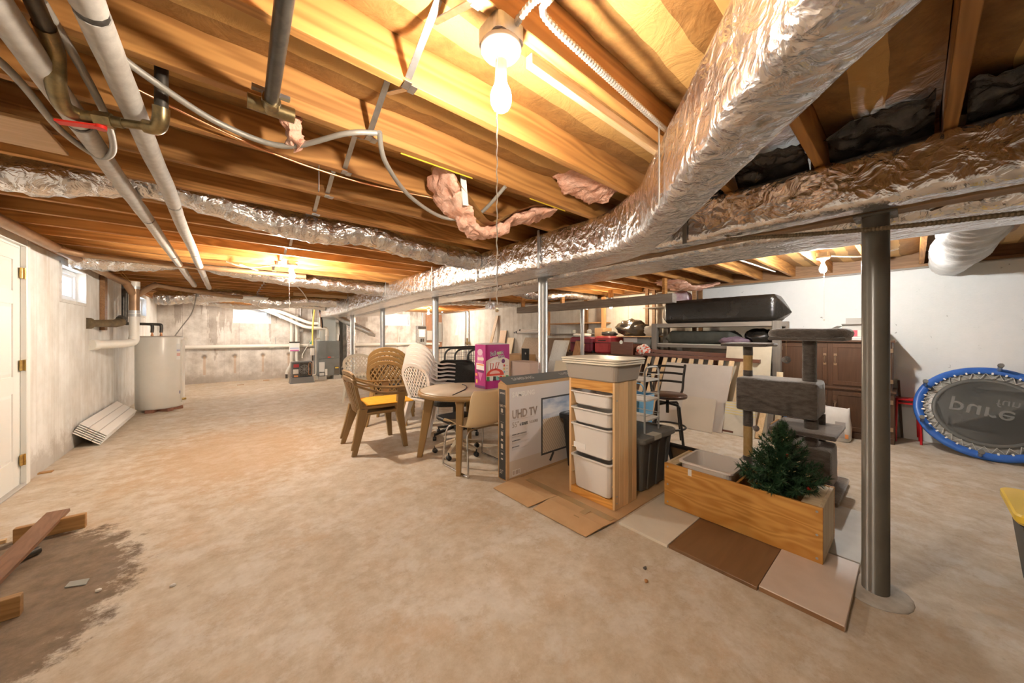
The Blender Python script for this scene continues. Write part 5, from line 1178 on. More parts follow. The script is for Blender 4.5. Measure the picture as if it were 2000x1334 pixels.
# tall tan stack
def nested(src, loc, rz, label):          # a chair inside a stack: its woven back is hidden by the outer ones
    r = dup(src, loc, rz, label)
    for c in list(r.children):
        if c.name.startswith('back_lattice'): bpy.data.objects.remove(c)
    return r
c1 = monobloc('armchair', 'tan lattice high-back armchair, lowest of its stack of four', M_tan2, (1.87, 5.03, 0), D(56), True, True, 'stack of tan lattice armchairs', sp=.093)
for i in range(1, 4): dup(c1, (1.87 + .010 * i, 5.03 + .014 * i, .062 * i), D(56), 'tan lattice high-back armchair, %s of its stack of four' % (['', 'second lowest', 'second highest', 'topmost'][i])) if i == 3 else nested(c1, (1.87 + .010 * i, 5.03 + .014 * i, .062 * i), D(56), 'tan lattice high-back armchair, %s of its stack of four' % (['', 'second lowest', 'second highest', 'topmost'][i]))
# white stack
c2 = monobloc('armchair', 'white lattice high-back armchair, lowest of its stack of six', M_wht, (2.15, 4.27, 0), D(14), True, True, 'stack of white lattice armchairs', sp=.0833)
for i in range(1, 6): dup(c2, (2.15 + .014 * i, 4.27 + .004 * i, .05 * i), D(14), 'white lattice high-back armchair, %s of its stack of six' % WORDS[i]) if i == 5 else nested(c2, (2.15 + .014 * i, 4.27 + .004 * i, .05 * i), D(14), 'white lattice high-back armchair, %s of its stack of six' % WORDS[i])
# single beige chair
monobloc('armchair', 'single grey-beige lattice armchair standing alone before a steel post', M_bei, (2.0, 7.1, 0), D(70))
# pile of white folded things behind the stacks
t = thing('plastic_stool', 'stack of low white plastic stools behind the white chairs', 'stool', (2.75, 5.25, 0))
for i in range(5):
    B().rbox(.17, .17, .62 + i * .035, .645 + i * .035, .04, e=.006).build('stool_top', M_white, t, world=False)
for sx in (-1, 1):
    for sy in (-1, 1): B().bar((sx * .19, sy * .19, 0), (sx * .14, sy * .14, .63), .05, .05).build('leg', M_white, t, world=False)

# ---- round table
t = thing('round_table', 'round tan plastic garden table with wide splayed legs', 'table', (1.919, 3.064, 0), D(4))
M_top = mat('dusty_table_top', (.50, .40, .28), (.60, .52, .42), rough=.4, scale=3)
B().lathe([(.40, .672), (.455, .668), (.478, .675), (.482, .69), (.48, .708), (.47, .717), (.455, .718)], 56).build('rim', M_tan2, t, world=False)
B().lathe([(.0005, .7185), (.456, .7185), (.456, .70)], 56).build('table_top', M_top, t, world=False)
for k in range(4):
    a = D(45 + 90 * k + 2); top = V(.36 * math.cos(a), .36 * math.sin(a), .675); bot = V(.475 * math.cos(a), .475 * math.sin(a), 0)
    b = B(); L = []
    for f, w, d in ((0, .11, .08), (.1, .10, .07), (1, .055, .045)):
        c = top.lerp(bot, f); Mr = Matrix.Translation(c) @ Matrix.Rotation(a, 4, 'Z'); L.append([Mr @ V(x, y, 0) for x, y in rr(w / 2, d / 2, .01, 2)][::-1])
    b.loft(L); b.build('leg', M_tan2, t, world=False)
    B().box(.22, .40, -.045, .045, .635, .676, .006, Matrix.Rotation(a, 4, 'Z')).build('leg_socket', M_tan2, t, world=False)
o = B().tube(crv([(1.62, 2.80, .722), (1.75, 2.90, .722), (1.9, 3.02, .724), (2.02, 3.2, .722), (2.05, 3.33, .722)], 6), .005, 6).build('power_lead', M_blk); tag(origin(o, (1.9, 3.0, .718)), 'thin black cord lying across the round table', 'cable')

# ---- balloon kit box on the table
t = thing('balloon_kit_box', 'magenta balloon kit box with red tank picture on the round table', 'box', (2.22, 2.99, .7185))
x0, x1, y0, y1, z0, z1 = 2.06, 2.385, 2.885, 3.085, .7185, 1.185
M_mag = mat('magenta_print2', (.40, .02, .19), (.46, .035, .23), rough=.35, scale=4); M_mpk = mat('pink_print', (.62, .20, .42), rough=.35); M_crm = mat('cream_print', (.80, .72, .62), rough=.35); M_redp = mat('red_print', (.75, .09, .06), rough=.35)
B().box(x0, x1, y0, y1, z0, z1, .003).build('box_body', M_mag, t)
yf = y0 - .001
def pl(nm, poly, m, k=0):
    d = yf - .0005 * k; B().add([(x0 + u, d, z0 + v) for u, v in poly], [list(range(len(poly)))]).build(nm, m, t)
arc = [(.325 - .325 * i / 12, .315 + .055 * math.cos(i / 12 * math.pi * .9 - 1.4) - .03) for i in range(13)]
pl('cream_panel_print', [(.006, .095), (.319, .095)] + [(max(.006, min(.319, u)), v) for u, v in arc], M_crm)
pl('glow_print', [(.03 + .2 * math.cos(a) * .5 + .1, .22 + .085 * math.sin(a)) for a in [2 * math.pi * i / 20 for i in range(20)]], mat('pale_glow', (.86, .80, .76), rough=.35), 1)
pl('tank_print', [(.008, .135)] + [(.008 + .235 * (1 - math.cos(math.pi * i / 16)) / 2, .14 + .07 * math.sin(math.pi * i / 16)) for i in range(17)] + [(.243, .135)], M_redp, 2)
pl('tank_shine_print', [(.05 + .14 * (1 - math.cos(math.pi * i / 10)) / 2, .155 + .035 * math.sin(math.pi * i / 10)) for i in range(11)], mat('pink_shine', (.86, .52, .46), rough=.35), 3)
for u0 in (.065, .125):
    b = B(); q = [(u0, .20), (u0 - .006 + (.02 if u0 > .1 else 0), .27), (u0 + .035 + (.018 if u0 > .1 else 0), .265 + (.012 if u0 > .1 else 0)), (u0 + .028, .215)]
    b.tube([(x0 + u, yf - .002, z0 + v) for u, v in q], .004, 5, closed=True); b.build('handle_print', M_redp, t)
pl('badge_print', [(.235 + .024 * math.cos(a), .285 + .024 * math.sin(a)) for a in [2 * math.pi * i / 16 for i in range(16)]], mat('plum_print', (.16, .04, .14), rough=.4), 3)
for i, c in enumerate(((.7, .1, .08), (.75, .5, .15), (.3, .5, .6))): pl('dot_print', [(.248 + .012 * math.cos(a), .235 - .035 * i + .013 * math.sin(a)) for a in [2 * math.pi * q / 10 for q in range(10)]], mat('dotc%d' % i, c, rough=.4), 3)
for i in range(3): pl('caption_print', [(.27, .232 - .035 * i), (.30, .232 - .035 * i), (.30, .237 - .035 * i), (.27, .237 - .035 * i)], mat('grey_print', (.45, .43, .42)), 3)
for i, c in enumerate(((.10, .35, .12), (.75, .75, .72), (.05, .05, .05), (.2, .55, .5), (.75, .08, .06), (.8, .5, .1), (.1, .35, .15))): pl('party_print', [(.01 + .043 * i, .085), (.048 + .043 * i, .08), (.05 + .043 * i, .125 - .01 * (i % 2)), (.012 + .043 * i, .13)], mat('party%d' % i, c, rough=.4), 4)
M_plum = MATS['plum_print']
for dx, dz, mm, k, bl in ((0, 0, M_wprint, .0022, .0035), (0, 0, M_plum, .003, .0008)):
    text('Ball', .060, mm, t, (x0 + .062, y0 - k, z0 + .345), Vector((.97, 0, .14)), Vector((-.14, 0, .97)), bold=bl, sx=.95)
    text('oo', .060, mm if k < .003 else mat('lime_print', (.35, .62, .12), rough=.4), t, (x0 + .150, y0 - k, z0 + .358), Vector((.99, 0, .08)), Vector((-.08, 0, .99)), bold=bl, sx=.85)
    text('n', .060, mm, t, (x0 + .208, y0 - k, z0 + .364), Vector((1, 0, .05)), Vector((-.05, 0, 1)), bold=bl)
    text('time', .048, mm, t, (x0 + .165, y0 - k, z0 + .318), Vector((.98, 0, .12)), Vector((-.12, 0, .98)), bold=bl)
xs = x0 - .001
def ps(nm, poly, m, k=0): B().add([(xs - .0005 * k, y1 - u, z0 + v) for u, v in poly], [list(range(len(poly)))]).build(nm, m, t)
ps('balloon_print', [(.10 + .062 * math.cos(a), .31 + .085 * math.sin(a)) for a in [2 * math.pi * i / 18 for i in range(18)]], M_mpk)
ps('white_swirl_print', [(.10 + .05 * math.cos(a), .385 + .035 * math.sin(a)) for a in [2 * math.pi * i / 12 for i in range(12)]], mat('pale_pink', (.74, .52, .62), rough=.4), 1)
for u in (.07, .10, .13, .155): ps('flower_print', [(u + .016 * math.cos(a), .315 + .02 * math.sin(a)) for a in [2 * math.pi * i / 8 for i in range(8)]], M_crm, 2)
ps('label_print', [(.03, .20), (.175, .195), (.175, .262), (.03, .268)], M_wprint, 2); ps('label_bar_print', [(.035, .248), (.17, .243), (.17, .257), (.035, .262)], MATS['orange_print'], 3); ps('label_bar_print', [(.04, .175), (.175, .17), (.175, .19), (.04, .195)], M_plum, 3)
ps('cone_print', [(.06, .17), (.15, .165), (.105, .075)], M_mpk, 2); ps('tag_print', [(.01, .13), (.05, .128), (.05, .155), (.01, .158)], MATS['orange_print'], 2); ps('base_print', [(.005, .005), (.195, .005), (.195, .03), (.005, .03)], M_plum, 2); ps('coin_print', [(.04 + .015 * math.cos(a), .07 + .025 * math.sin(a)) for a in [2 * math.pi * i / 10 for i in range(10)]], mat('yellow_print', (.8, .6, .1)), 3)
B().bar((x0 + .16, y0 + .002, z1 + .002), (x0 + .16, y1, z1 + .012), x1 - x0 - .004, .003).build('top_flap', mat('box_top', (.70, .68, .67), rough=.5), t)

# ---- cream shell chair with chrome sled legs, tucked to the table
t = thing('shell_chair', 'cream moulded shell chair on bent chrome legs beside the television carton', 'chair', (1.88, 2.80, 0), D(92))
M_shell = mat('cream_shell', (.72, .56, .34), rough=.35, coat=.15)
b = B(); vs = []; nu, nvv = 18, 14; 
prof = crv([(.24, 0, .405), (.20, 0, .43), (.05, 0, .425), (-.12, 0, .42), (-.20, 0, .45), (-.235, 0, .53), (-.255, 0, .65), (-.28, 0, .78)], 4)
for s_ in (0, -.008):
    for i, p in enumerate(prof):
        f = i / (len(prof) - 1); w = .235 - .02 * math.cos(f * 6.28) * .5 - (.03 * ((f - .9) / .1) ** 2 if f > .9 else 0)
        for j in range(nvv + 1):
            y = -1 + 2 * j / nvv; lift = .035 * abs(y) ** 3; nrm = (V(0, 0, 1) if f < .55 else V(1, 0, .1))
            vs.append(V(p.x, y * w, p.z) + nrm * (lift + s_))
K = len(prof); fs = []
for s_ in (0, 1):
    for i in range(K - 1):
        for j in range(nvv):
            a = s_ * K * (nvv + 1) + i * (nvv + 1) + j; f_ = (a, a + 1, a + nvv + 2, a + nvv + 1); fs.append(f_ if s_ == 0 else f_[::-1])
def bridge(idx): 
    for a, c in zip(idx[:-1], idx[1:]): fs.append((a, c, c + K * (nvv + 1), a + K * (nvv + 1)))
bridge([j for j in range(nvv + 1)][::-1]); bridge([(K - 1) * (nvv + 1) + j for j in range(nvv + 1)]); bridge([i * (nvv + 1) for i in range(K)]); bridge([i * (nvv + 1) + nvv for i in range(K)][::-1])
b.add(vs, fs, True); b.build('shell', M_shell, t, world=False)
for s in (1, -1):
    B().tube(crv([(.16, .12 * s, .40), (.18, .21 * s, .37), (.20, .235 * s, .2), (.215, .24 * s, .03), (.18, .24 * s, .011), (0, .24 * s, .011), (-.19, .24 * s, .011), (-.215, .24 * s, .03), (-.18, .22 * s, .2), (-.15, .20 * s, .37), (-.13, .12 * s, .40)], 5), .010, 8).build('sled_leg', M_chrome, t, world=False)
B().tube([(.16, -.12, .40), (.16, .12, .40)], .009, 8).tube([(-.13, -.12, .40), (-.13, .12, .40)], .009, 8).build('seat_brace', M_chrome, t, world=False)
# ---- office chairs
def star(t, m, r=.28, n=5, a0=.3):
    for k in range(n):
        a = a0 + 2 * math.pi * k / n; c, s = math.cos(a), math.sin(a)
        B().bar((.03 * c, .03 * s, .13), (r * c, r * s, .075), .05, .035, w2=.03, h2=.025).build('base_arm', m, t, world=False)
        B().lathe([(.0005, -.022), (.024, -.02), (.026, 0), (.024, .02), (.0005, .022)], 12, Matrix.Translation((r * c, r * s, .0265)) @ Matrix.Rotation(math.pi / 2, 4, 'X')).build('caster', M_blk, t, world=False)
        B().tube([(r * c, r * s, .03), (r * c, r * s, .08)], .008, 6).build('caster_stem', M_blk, t, world=False)
t = thing('office_chair', 'black mesh-back office chair pushed to the round table', 'chair', (2.20, 3.75, 0), D(-125))
star(t, M_blk); B().tube([(0, 0, .1), (0, 0, .42)], .025, 12).build('gas_lift', M_blk, t, world=False)
M_mesh = mat('black_mesh', (.012, .013, .013), (.03, .032, .03), rough=.7, scale=120, bump=.4, bscale=200)
B().rbox(.24, .25, .42, .50, .09, e=.02).build('seat', M_mesh, t, world=False)
b = B(); P = [V(-.245 - .05 * (z - .6), y, z) for y, z in [(x_, y_ + .73) for x_, y_ in rr(.235, .21, .09, 5)]]
b.tube(P, .013, 8, closed=True); b.build('back_rim', M_blk, t, world=False)
b = B(); nb = 14; vs = []; fs = []
for i in range(nb + 1):
    for j in range(nb + 1):
        y, z = -.235 + .47 * i / nb, .52 + .42 * j / nb; yy = max(-.235 + (.05 if j in (0, nb) else 0), min(.235 - (.05 if j in (0, nb) else 0), y)); vs.append((-.245 - .05 * (z - .6) - .03 * (1 - (y / .235) ** 2), yy, z))
for i in range(nb):
    for j in range(nb): a = i * (nb + 1) + j; fs.append((a, a + 1, a + nb + 2, a + nb + 1))
b.add(vs, fs, True); b.build('mesh_back', M_mesh, t, world=False)
B().sweep(crv([(-.05, 0, .41), (-.22, 0, .41), (-.29, 0, .5), (-.285, 0, .7)], 5), [(-.035, -.008), (.035, -.008), (.035, .008), (-.035, .008)], up=(0, 0, 1)).build('back_support', M_blk, t, world=False)
t = thing('swivel_stool', 'cream five-arm swivel base on black casters below the round table', 'chair base', (1.93, 3.22, 0))
star(t, mat('cream_base', (.66, .56, .42), rough=.45), .25, 5, -2.5); B().tube([(0, 0, .1), (0, 0, .36)], .025, 10).build('gas_lift', M_blk, t, world=False); B().rbox(.19, .2, .36, .40, .08, e=.01).build('seat_plate', M_blk, t, world=False)

# ---- black tube frames with wire mesh
M_tubeb = mat('black_tube', (.03, .032, .032), rough=.28, coat=.3)
FX = [(2.87, 5.72), (3.06, 5.58), (3.19, 5.44), (3.38, 5.30)]
FL = ['black tube bed frame with wire mesh, rearmost of four', 'black tube bed frame with wire mesh, second from the rear', 'black tube bed frame with wire mesh, third from the rear', 'black tube bed frame with wire mesh, foremost beside balloon box']
for i, (x, y) in enumerate(FX):
    t = thing('folding_bed', FL[i], 'bed frame', (x + .55, y, 0), group='four black tube bed frames')
    xe = 4.05; zt = 1.04 - .012 * i
    B().tube(crv([(x, y, .02), (x, y, zt - .22), (x + .02, y, zt - .08), (x + .10, y, zt - .015), (x + .2, y, zt), ((x + xe) / 2, y, zt), (xe - .2, y, zt), (xe - .1, y, zt - .015), (xe - .02, y, zt - .08), (xe, y, zt - .22), (xe, y, .02)], 4), .018, 8).build('hoop', M_tubeb, t)
    b = B()
    for k in range(16): u_ = x + .05 + (xe - x - .1) * k / 15; b.tube([(u_, y, .25), (u_, y, zt - (.09 if k in (0, 15) else .01))], .003, 4, cap=False)
    for k in range(10): z = .25 + (zt - .35) * k / 9; b.tube([(x + .005, y, z), (xe - .005, y, z)], .003, 4, cap=False)
    b.build('wire_mesh', M_tubeb, t)
    for u_ in (x, xe): B().lathe([(.0005, -.012), (.028, -.012), (.028, .012), (.0005, .012)], 12, Matrix.Translation((u_, y, .029)) @ Matrix.Rotation(math.pi / 2, 4, 'X')).build('caster', M_blk, t)
# ================================================================ STORAGE SIDE
M_dkw = wood('dark_stained_oak', (.125, .062, .033), (.075, .036, .02), 1, scale=6, rough=.38, ring=.3)
M_dkz = wood('dark_stained_oak_up', (.115, .058, .031), (.07, .033, .018), 2, scale=6, rough=.38, ring=.3)
M_antq = mat('antique_brass', (.42, .30, .20), rough=.35, metal=.9)
# ---- cabinet
t = thing('cabinet', 'tall dark oak two-tier cabinet with four panel doors against white wall', 'cabinet', (6.15, .7, 0))
fx = 5.93; cy0, cy1 = .15, 1.26
B().box(fx + .03, 6.40, cy0, cy1, 0, .60, .004).build('lower_carcass', M_dkz, t); B().box(fx + .05, 6.40, cy0 + .02, cy1 - .02, .615, 1.195, .004).build('upper_carcass', M_dkz, t)
B().box(fx, 6.41, cy0 - .015, cy1 + .015, .598, .62, .004).build('waist_moulding', M_dkw, t); B().box(fx + .015, 6.41, cy0 - .005, cy1 + .005, 1.195, 1.22, .004).build('top_board', M_dkw, t); B().box(fx + .02, 6.4, cy0, cy1, 0, .07, .003).build('plinth', M_dkw, t)
cm = (cy0 + cy1) / 2
for tier, (z0, z1, f0) in enumerate(((.09, .57, fx + .012), (.65, 1.175, fx + .032))):
    for s, (a, c) in enumerate(((cy0 + .04, cm - .025), (cm + .025, cy1 - .04))):
        st = .05; d = B()
        for q in ((a, c, z0, z0 + st), (a, c, z1 - st, z1)): d.box(f0, f0 + .018, *q, .003)
        for q in ((a, a + st, z0 + st, z1 - st), (c - st, c, z0 + st, z1 - st)): d.box(f0, f0 + .018, *q, .003)
        d = d.build('door', M_dkz, t)
        B().box(f0 + .008, f0 + .017, a + st, c - st, z0 + st, z1 - st).build('door_panel', M_dkz, d)
        hy = (c - .025) if s == 0 else (a + .025); zc = (z0 + z1) / 2 + .06 if tier else z1 - .2
        B().tube(crv([(f0, hy, zc - .05), (f0 - .02, hy, zc - .025), (f0 - .024, hy, zc), (f0 - .02, hy, zc + .025), (f0, hy, zc + .05)], 4), .006, 6).box(f0 - .003, f0, hy - .014, hy + .014, zc + .045, zc + .075, .002).box(f0 - .003, f0, hy - .014, hy + .014, zc - .075, zc - .045, .002).build('handle', M_antq, d, label='antique brass pull handle')
        for zz in (z0 + .06, z1 - .1):
            he = a if s == 0 else c; B().box(f0 - .003, f0, he - .03, he + .03, zz, zz + .05, .002).tube([(f0 - .004, he, zz - .01), (f0 - .004, he, zz + .06)], .005, 6).build('hinge', M_antq, d)
# boxes on the cabinet
t = thing('shipping_box', 'open pale grey box with red label on the cabinet', 'box', (6.2, .42, 1.262))
M_pgb = mat('pale_grey_card', (.52, .51, .47), rough=.7)
B().box(6.02, 6.38, .26, .60, 1.262, 1.41, .003).build('body', M_pgb, t)
B().box(6.0185, 6.0205, .46, .59, 1.268, 1.345).build('red_label', mat('pinkred_label', (.62, .09, .12), rough=.5), t); B().box(6.0185, 6.0205, .27, .458, 1.268, 1.345).build('cream_label', mat('cream_label', (.66, .64, .55), rough=.5), t)
text('Levo', .04, M_wprint, t, (6.018, .57, 1.296), (0, -1, 0), (0, 0, 1), bold=.001)
B().bar((6.03, .62, 1.40), (6.05, .74, 1.33), .2, .004, (0, 0, 1)).build('flap', M_pgb, t); B().bar((6.38, .43, 1.41), (6.41, .43, 1.51), .34, .004, (1, 0, 0)).build('flap', M_pgb, t); B().bar((6.02, .43, 1.41), (5.97, .43, 1.425), .34, .004, (0, 0, 1)).build('flap', M_pgb, t)
for i, (a, c, z0, z1, lab) in enumerate(((.20, .72, 1.221, 1.261, 'flat white box under the open grey box on cabinet'), (.78, 1.2, 1.221, 1.252, 'flat white box beside the open grey box on cabinet'))):
    t = thing('flat_box', lab, 'box', (6.15, (a + c) / 2, z0)); B().box(5.98, 6.36, a, c, z0, z1, .003).build('body', M_white, t); B().box(5.979, 5.9805, a + .03, c - .1, z0 + .012, z0 + .02).build('print_line', M_mpk if False else MATS['grey_print'], t)
o = B().bar((5.74, 1.10, .0), (5.915, 1.275, 1.20), .025, .025).build('broom_handle', mat('bright_blue', (.06, .20, .62), rough=.4)); tag(origin(o, (5.74, 1.1, 0)), 'bright blue pole leaning between cabinet and grey rack', 'pole')
# litter bag
t = thing('litter_bag', 'white printed paper sack slumped in front of the dark cabinet', 'bag', (5.74, .62, 0))
M_sack = mat('paper_sack', (.72, .70, .66), (.62, .60, .56), rough=.6, scale=6, bump=.3)
b = B(); L = []
for z, hx, hy, dz in ((0, .09, .11, 0), (.02, .105, .125, 0), (.15, .10, .13, 0), (.28, .075, .12, 0), (.36, .03, .115, .05), (.365, .025, .11, .05), (.3, .05, .10, 0)):
    L.append([(x + .012 * N((x, y, z), 7), y + .01 * N((x, y, z), 8, 2), z + dz * (abs(y) / .12) ** 2 + .006 * N((x, y, z), 12)) for x, y in rr(hx, hy, min(.04, hx * .8), 5)])
b.loft(L, smooth=True); b.build('sack', M_sack, t, world=False)
for q in ((-.08, .02, .05, .17), (-.09, .0, .19, .24)): B().box(-.1075, -.1065, *q).build('print_block', MATS['grey_print'], t, world=False)
B().box(-.108, -.107, -.115, -.085, .05, .10).build('print_block', MATS['orange_print'], t, world=False)
# ---- trampoline leaning on the wall
t = thing('trampoline', 'mini trampoline with blue rim pad leaning against white wall', 'trampoline', (5.92, -.5, 0))
e = Vector((.447, 0, .894)).normalized(); nn = Vector((-.894, 0, .447)).normalized(); xl = e.cross(nn)
c = Vector((5.945, -.5, .03)) + e * .49
t.matrix_basis = Matrix(((xl.x, e.x, nn.x, c.x), (xl.y, e.y, nn.y, c.y), (xl.z, e.z, nn.z, c.z), (0, 0, 0, 1)))
R = .515; M_pad = mat('blue_vinyl', (.035, .13, .50), (.045, .17, .58), rough=.35, scale=9, bump=.5, bscale=22)
b = B(); n_ = 72; prof = [(R - .075, .012), (R - .03, .022), (R - .005, .012), (R, -.006), (R - .012, -.018), (R - .075, -.008)]
vs = [(r * math.cos(2 * math.pi * i / n_), r * math.sin(2 * math.pi * i / n_), z + .004 * N((i * .6, r * 9, 0), 2)) for i in range(n_) for r, z in prof]; k = len(prof)
fs = [(i * k + j, ((i + 1) % n_) * k + j, ((i + 1) % n_) * k + (j + 1) % k, i * k + (j + 1) % k) for i in range(n_) for j in range(k)]
b.add(vs, fs, True); b.build('rim_pad', M_pad, t, world=False)
B().lathe([(.0005, .0), (.355, .0), (.37, .002), (.372, -.003), (.0005, -.003)], 60).build('jump_mat', mat('charcoal_mat', (.035, .035, .032), (.05, .05, .046), rough=.55, scale=7, bump=.2, bscale=300), t, world=False)
B().lathe([(.340, .0015), (.340, .004), (.378, .004), (.378, .0015)], 60).build('mat_hem', mat('grey_hem', (.13, .13, .12), rough=.5), t, world=False)
b = B(); vs_ = []
for i in range(64):
    a = 2 * math.pi * i / 64; r = .378 if i % 2 else .445; vs_.append((r * math.cos(a), r * math.sin(a), .006 + (.004 if i % 2 else 0)))
b.tube(vs_, .006, 5, closed=True); b.build('bungee_cord', mat('clear_bungee', (.55, .54, .50), rough=.15, coat=1), t, world=False)
b = B(); b.lathe([(.374, -.012), (.445, -.012), (.445, -.016), (.374, -.016)], 60); b.build('inner_skirt', mat('grey_skirt', (.30, .29, .26), (.45, .44, .4), rough=.2, scale=14, bump=.8, bscale=25), t, world=False)
for i in range(32):
    a = 2 * math.pi * (i + .5) / 32; B().bar((.43 * math.cos(a), .43 * math.sin(a), .012), (.452 * math.cos(a), .452 * math.sin(a), .012), .014, .008).build('hook', M_porc, t, world=False)
for k in range(6):
    a = math.radians((80, 150, 203, 262, 322, 20)[k]); p = (R - .03) * math.cos(a), (R - .03) * math.sin(a)
    g = B().tube([(p[0], p[1], -.01), (p[0] * 1.0, p[1] * 1.0, .15)], .016, 10).build('leg', M_galv, t, world=False)
    B().tube([(p[0], p[1], .145), (p[0], p[1], .165)], .022, 10).build('foot_cap', mat('grey_rubber', (.16, .155, .14), rough=.7), t, world=False)
M_tp = mat('faded_print', (.19, .19, .175), rough=.6)
text('pure', .23, M_tp, t, (-.25, .10, .0012), Vector((.98, -.17, 0)), Vector((-.17, -.98, 0)), world=False, bold=.001)
text('fun', .12, M_tp, t, (.06, .155, .0012), Vector((.98, -.17, 0)), Vector((-.17, -.98, 0)), world=False)
# ---- red stools nested behind the trampoline
M_red = mat('red_paint', (.62, .012, .02), rough=.3, coat=.3)
def stool(label, loc, rz):
    t = thing('metal_stool', label, 'stool', loc, rz, 'nested red metal stools')
    B().rbox(.10, .10, .455, .475, .03, e=.004).build('seat', M_red, t, world=False)
    for sx in (-1, 1):
        for sy in (-1, 1): B().tube(crv([(.08 * sx, .08 * sy, .455), (.09 * sx, .09 * sy, .43), (.10 * sx, .10 * sy, 0)], 3), .011, 8).build('leg', M_red, t, world=False)
    return t
stool('red metal stool, lower of the nested pair beside the cabinet', (6.30, .055, 0), .05); stool('red metal stool, upper of the nested pair beside the cabinet', (6.30, .06, .045), .12)
o = B().bar((6.43, .10, .01), (6.44, .13, .72), .05, .02, (0, 1, 0)).build('board_offcut', M_dkz); tag(origin(o, (6.43, .1, 0)), 'dark narrow board upright between cabinet side and red stools', 'board')

# ---- grey timber rack with wrapped bundle
M_rk = wood('grey_rack_wood', (.25, .22, .185), (.16, .135, .11), 1, scale=6, ring=.3); M_rkz = wood('grey_rack_wood_up', (.25, .22, .185), (.16, .135, .11), 2, scale=6, ring=.3)
t = thing('timber_rack', 'heavy grey timber rack loaded with black wrapped bundles', 'rack', (5.83, 2.0, 0))
RX = (5.60, 6.02); RY = (1.18, 2.86)
for x in RX:
    for y in RY: B().box(x - .04, x + .04, y - .045, y + .045, 0, 1.475, .004).build('post', M_rkz, t)
    B().box(x - .03, x + .03, RY[0] + .045, RY[1] - .045, 1.405, 1.47, .003).build('top_rail', M_rk, t); B().box(x - .03, x + .03, RY[0] + .045, RY[1] - .045, 1.08, 1.125, .003).build('shelf_rail', M_rk, t)
for y in RY: B().box(RX[0] + .04, RX[1] - .04, y - .03, y + .03, 1.40, 1.465, .003).build('end_rail', M_rk, t); B().box(RX[0] + .04, RX[1] - .04, y - .03, y + .03, .40, .46, .003).build('end_rail', M_rk, t)
for k in range(4): B().box(RX[0] - .02 + k * .115, RX[0] + .085 + k * .115, RY[0] + .05, RY[1] - .05, 1.126, 1.142, .002).build('shelf_board', wood('pale_grey_board', (.48, .46, .41), (.36, .34, .30), 1), t)
for k in range(6): B().box(RX[0] + .03, RX[1] - .03, 1.3 + k * .28, 1.38 + k * .28, 1.45, 1.469, .002).build('top_slat', M_rk, t)
def bundle(label, y0, y1, cx, zc, hx, hz, m, name='wrapped_bundle', tip=.2, seed=0, amp=.012, cat='bundle'):
    b = B(); L = []; k = 56
    for i in range(k + 1):
        y = y0 - tip + (y1 - y0 + 2 * tip) * i / k; e = min(1.0, min(y - (y0 - tip), (y1 + tip) - y) / tip); s = max(.03, e ** .85) if e < 1 else 1
        lp = []
        for x, z in rr(hx * s, hz * s, .06 * s + .01, 5):
            v = V(cx + x, y, zc + z - (hz * (1 - s) * .35)); nr = V(x / hx, 0, z / hz).normalized()
            w = (.5 * N((v.x, v.y * .4, v.z), 5, seed) + .6 * abs(N((v.x, v.y, v.z), 16, seed)) - .4 * abs(N((v.x, v.y * 2.2, v.z), 9, seed + 4))) * amp * (2.2 if e < 1 else 1); q = v + nr * w
            q.z = max(q.z, zc - hz); lp.append(q)
        L.append(lp)
    b.loft(L[::-1], smooth=True); o = b.build(name, m); return tag(origin(o, (cx, (y0 + y1) / 2, zc - hz)), label, cat)
M_bp = mat('black_wrap', (.012, .010, .008), (.018, .015, .012), rough=.26, scale=6, bump=.7, bscale=20, bdist=.012)
bundle('long black plastic-wrapped mattress lying on top of the grey rack', 1.22, 2.66, 5.80, 1.655, .235, .185, M_bp, tip=.16)
bundle('olive black duffel lying along the rack shelf', 1.75, 2.62, 5.80, 1.245, .16, .10, mat('olive_canvas', (.035, .036, .028), (.05, .05, .04), rough=.75, scale=9, bump=.4), 'duffel_bag', tip=.14, seed=3, amp=.02, cat='bag')
o = B().blob((5.78, 1.40, 1.25), (.19, .19, .115), .03, 4, 7, 1.143, 2).build('bin_bag', M_bp); tag(origin(o, (5.78, 1.4, 1.143)), 'shiny black bin bag at end of rack shelf', 'bag')
o = B().blob((5.66, 1.68, 1.195), (.11, .2, .055), .025, 4, 12, 1.143, 5).build('purple_cloth', mat('mauve_cloth', (.15, .10, .13), (.2, .14, .18), rough=.8, scale=10, bump=.5)); tag(origin(o, (5.66, 1.68, 1.143)), 'crumpled mauve cloth tucked before the bin bag on rack shelf', 'cloth')
# ---- bed slats, sheets leaning on the rack
def lean(name, label, y0, y1, xb, xt, zt, th, m, z0=0.0, cat='board', group=None, skew=0.0):
    p, q = V(xb, 0, z0), V(xt, 0, zt); d = (q - p).normalized(); nr = V(-d.z, 0, d.x) * th
    vs = [p + V(0, y0, 0), p + V(0, y1, 0), q + V(0, y1 + skew, 0), q + V(0, y0 + skew, 0)]; vs += [v + nr for v in vs]
    o = B().add(vs, [(0, 1, 2, 3), (4, 7, 6, 5), (0, 4, 5, 1), (1, 5, 6, 2), (2, 6, 7, 3), (3, 7, 4, 0)]).build(name, m); return tag(origin(o, ((xb + xt) / 2, (y0 + y1) / 2, z0)), label, cat, group)
M_dw = mat('drywall_paper', (.50, .45, .40), (.46, .41, .36), rough=.8, scale=3)
lean('drywall_sheet', 'large beige drywall sheet leaning against the bed slats', 1.62, 2.54, 4.93, 5.36, .845, .012, M_dw, group='leaning sheets')
lean('drywall_sheet', 'small beige drywall offcut leaning on the large drywall sheet', 1.70, 2.12, 4.84, 4.985, .42, .014, mat('drywall_tan', (.56, .49, .40), rough=.8), group='leaning sheets')
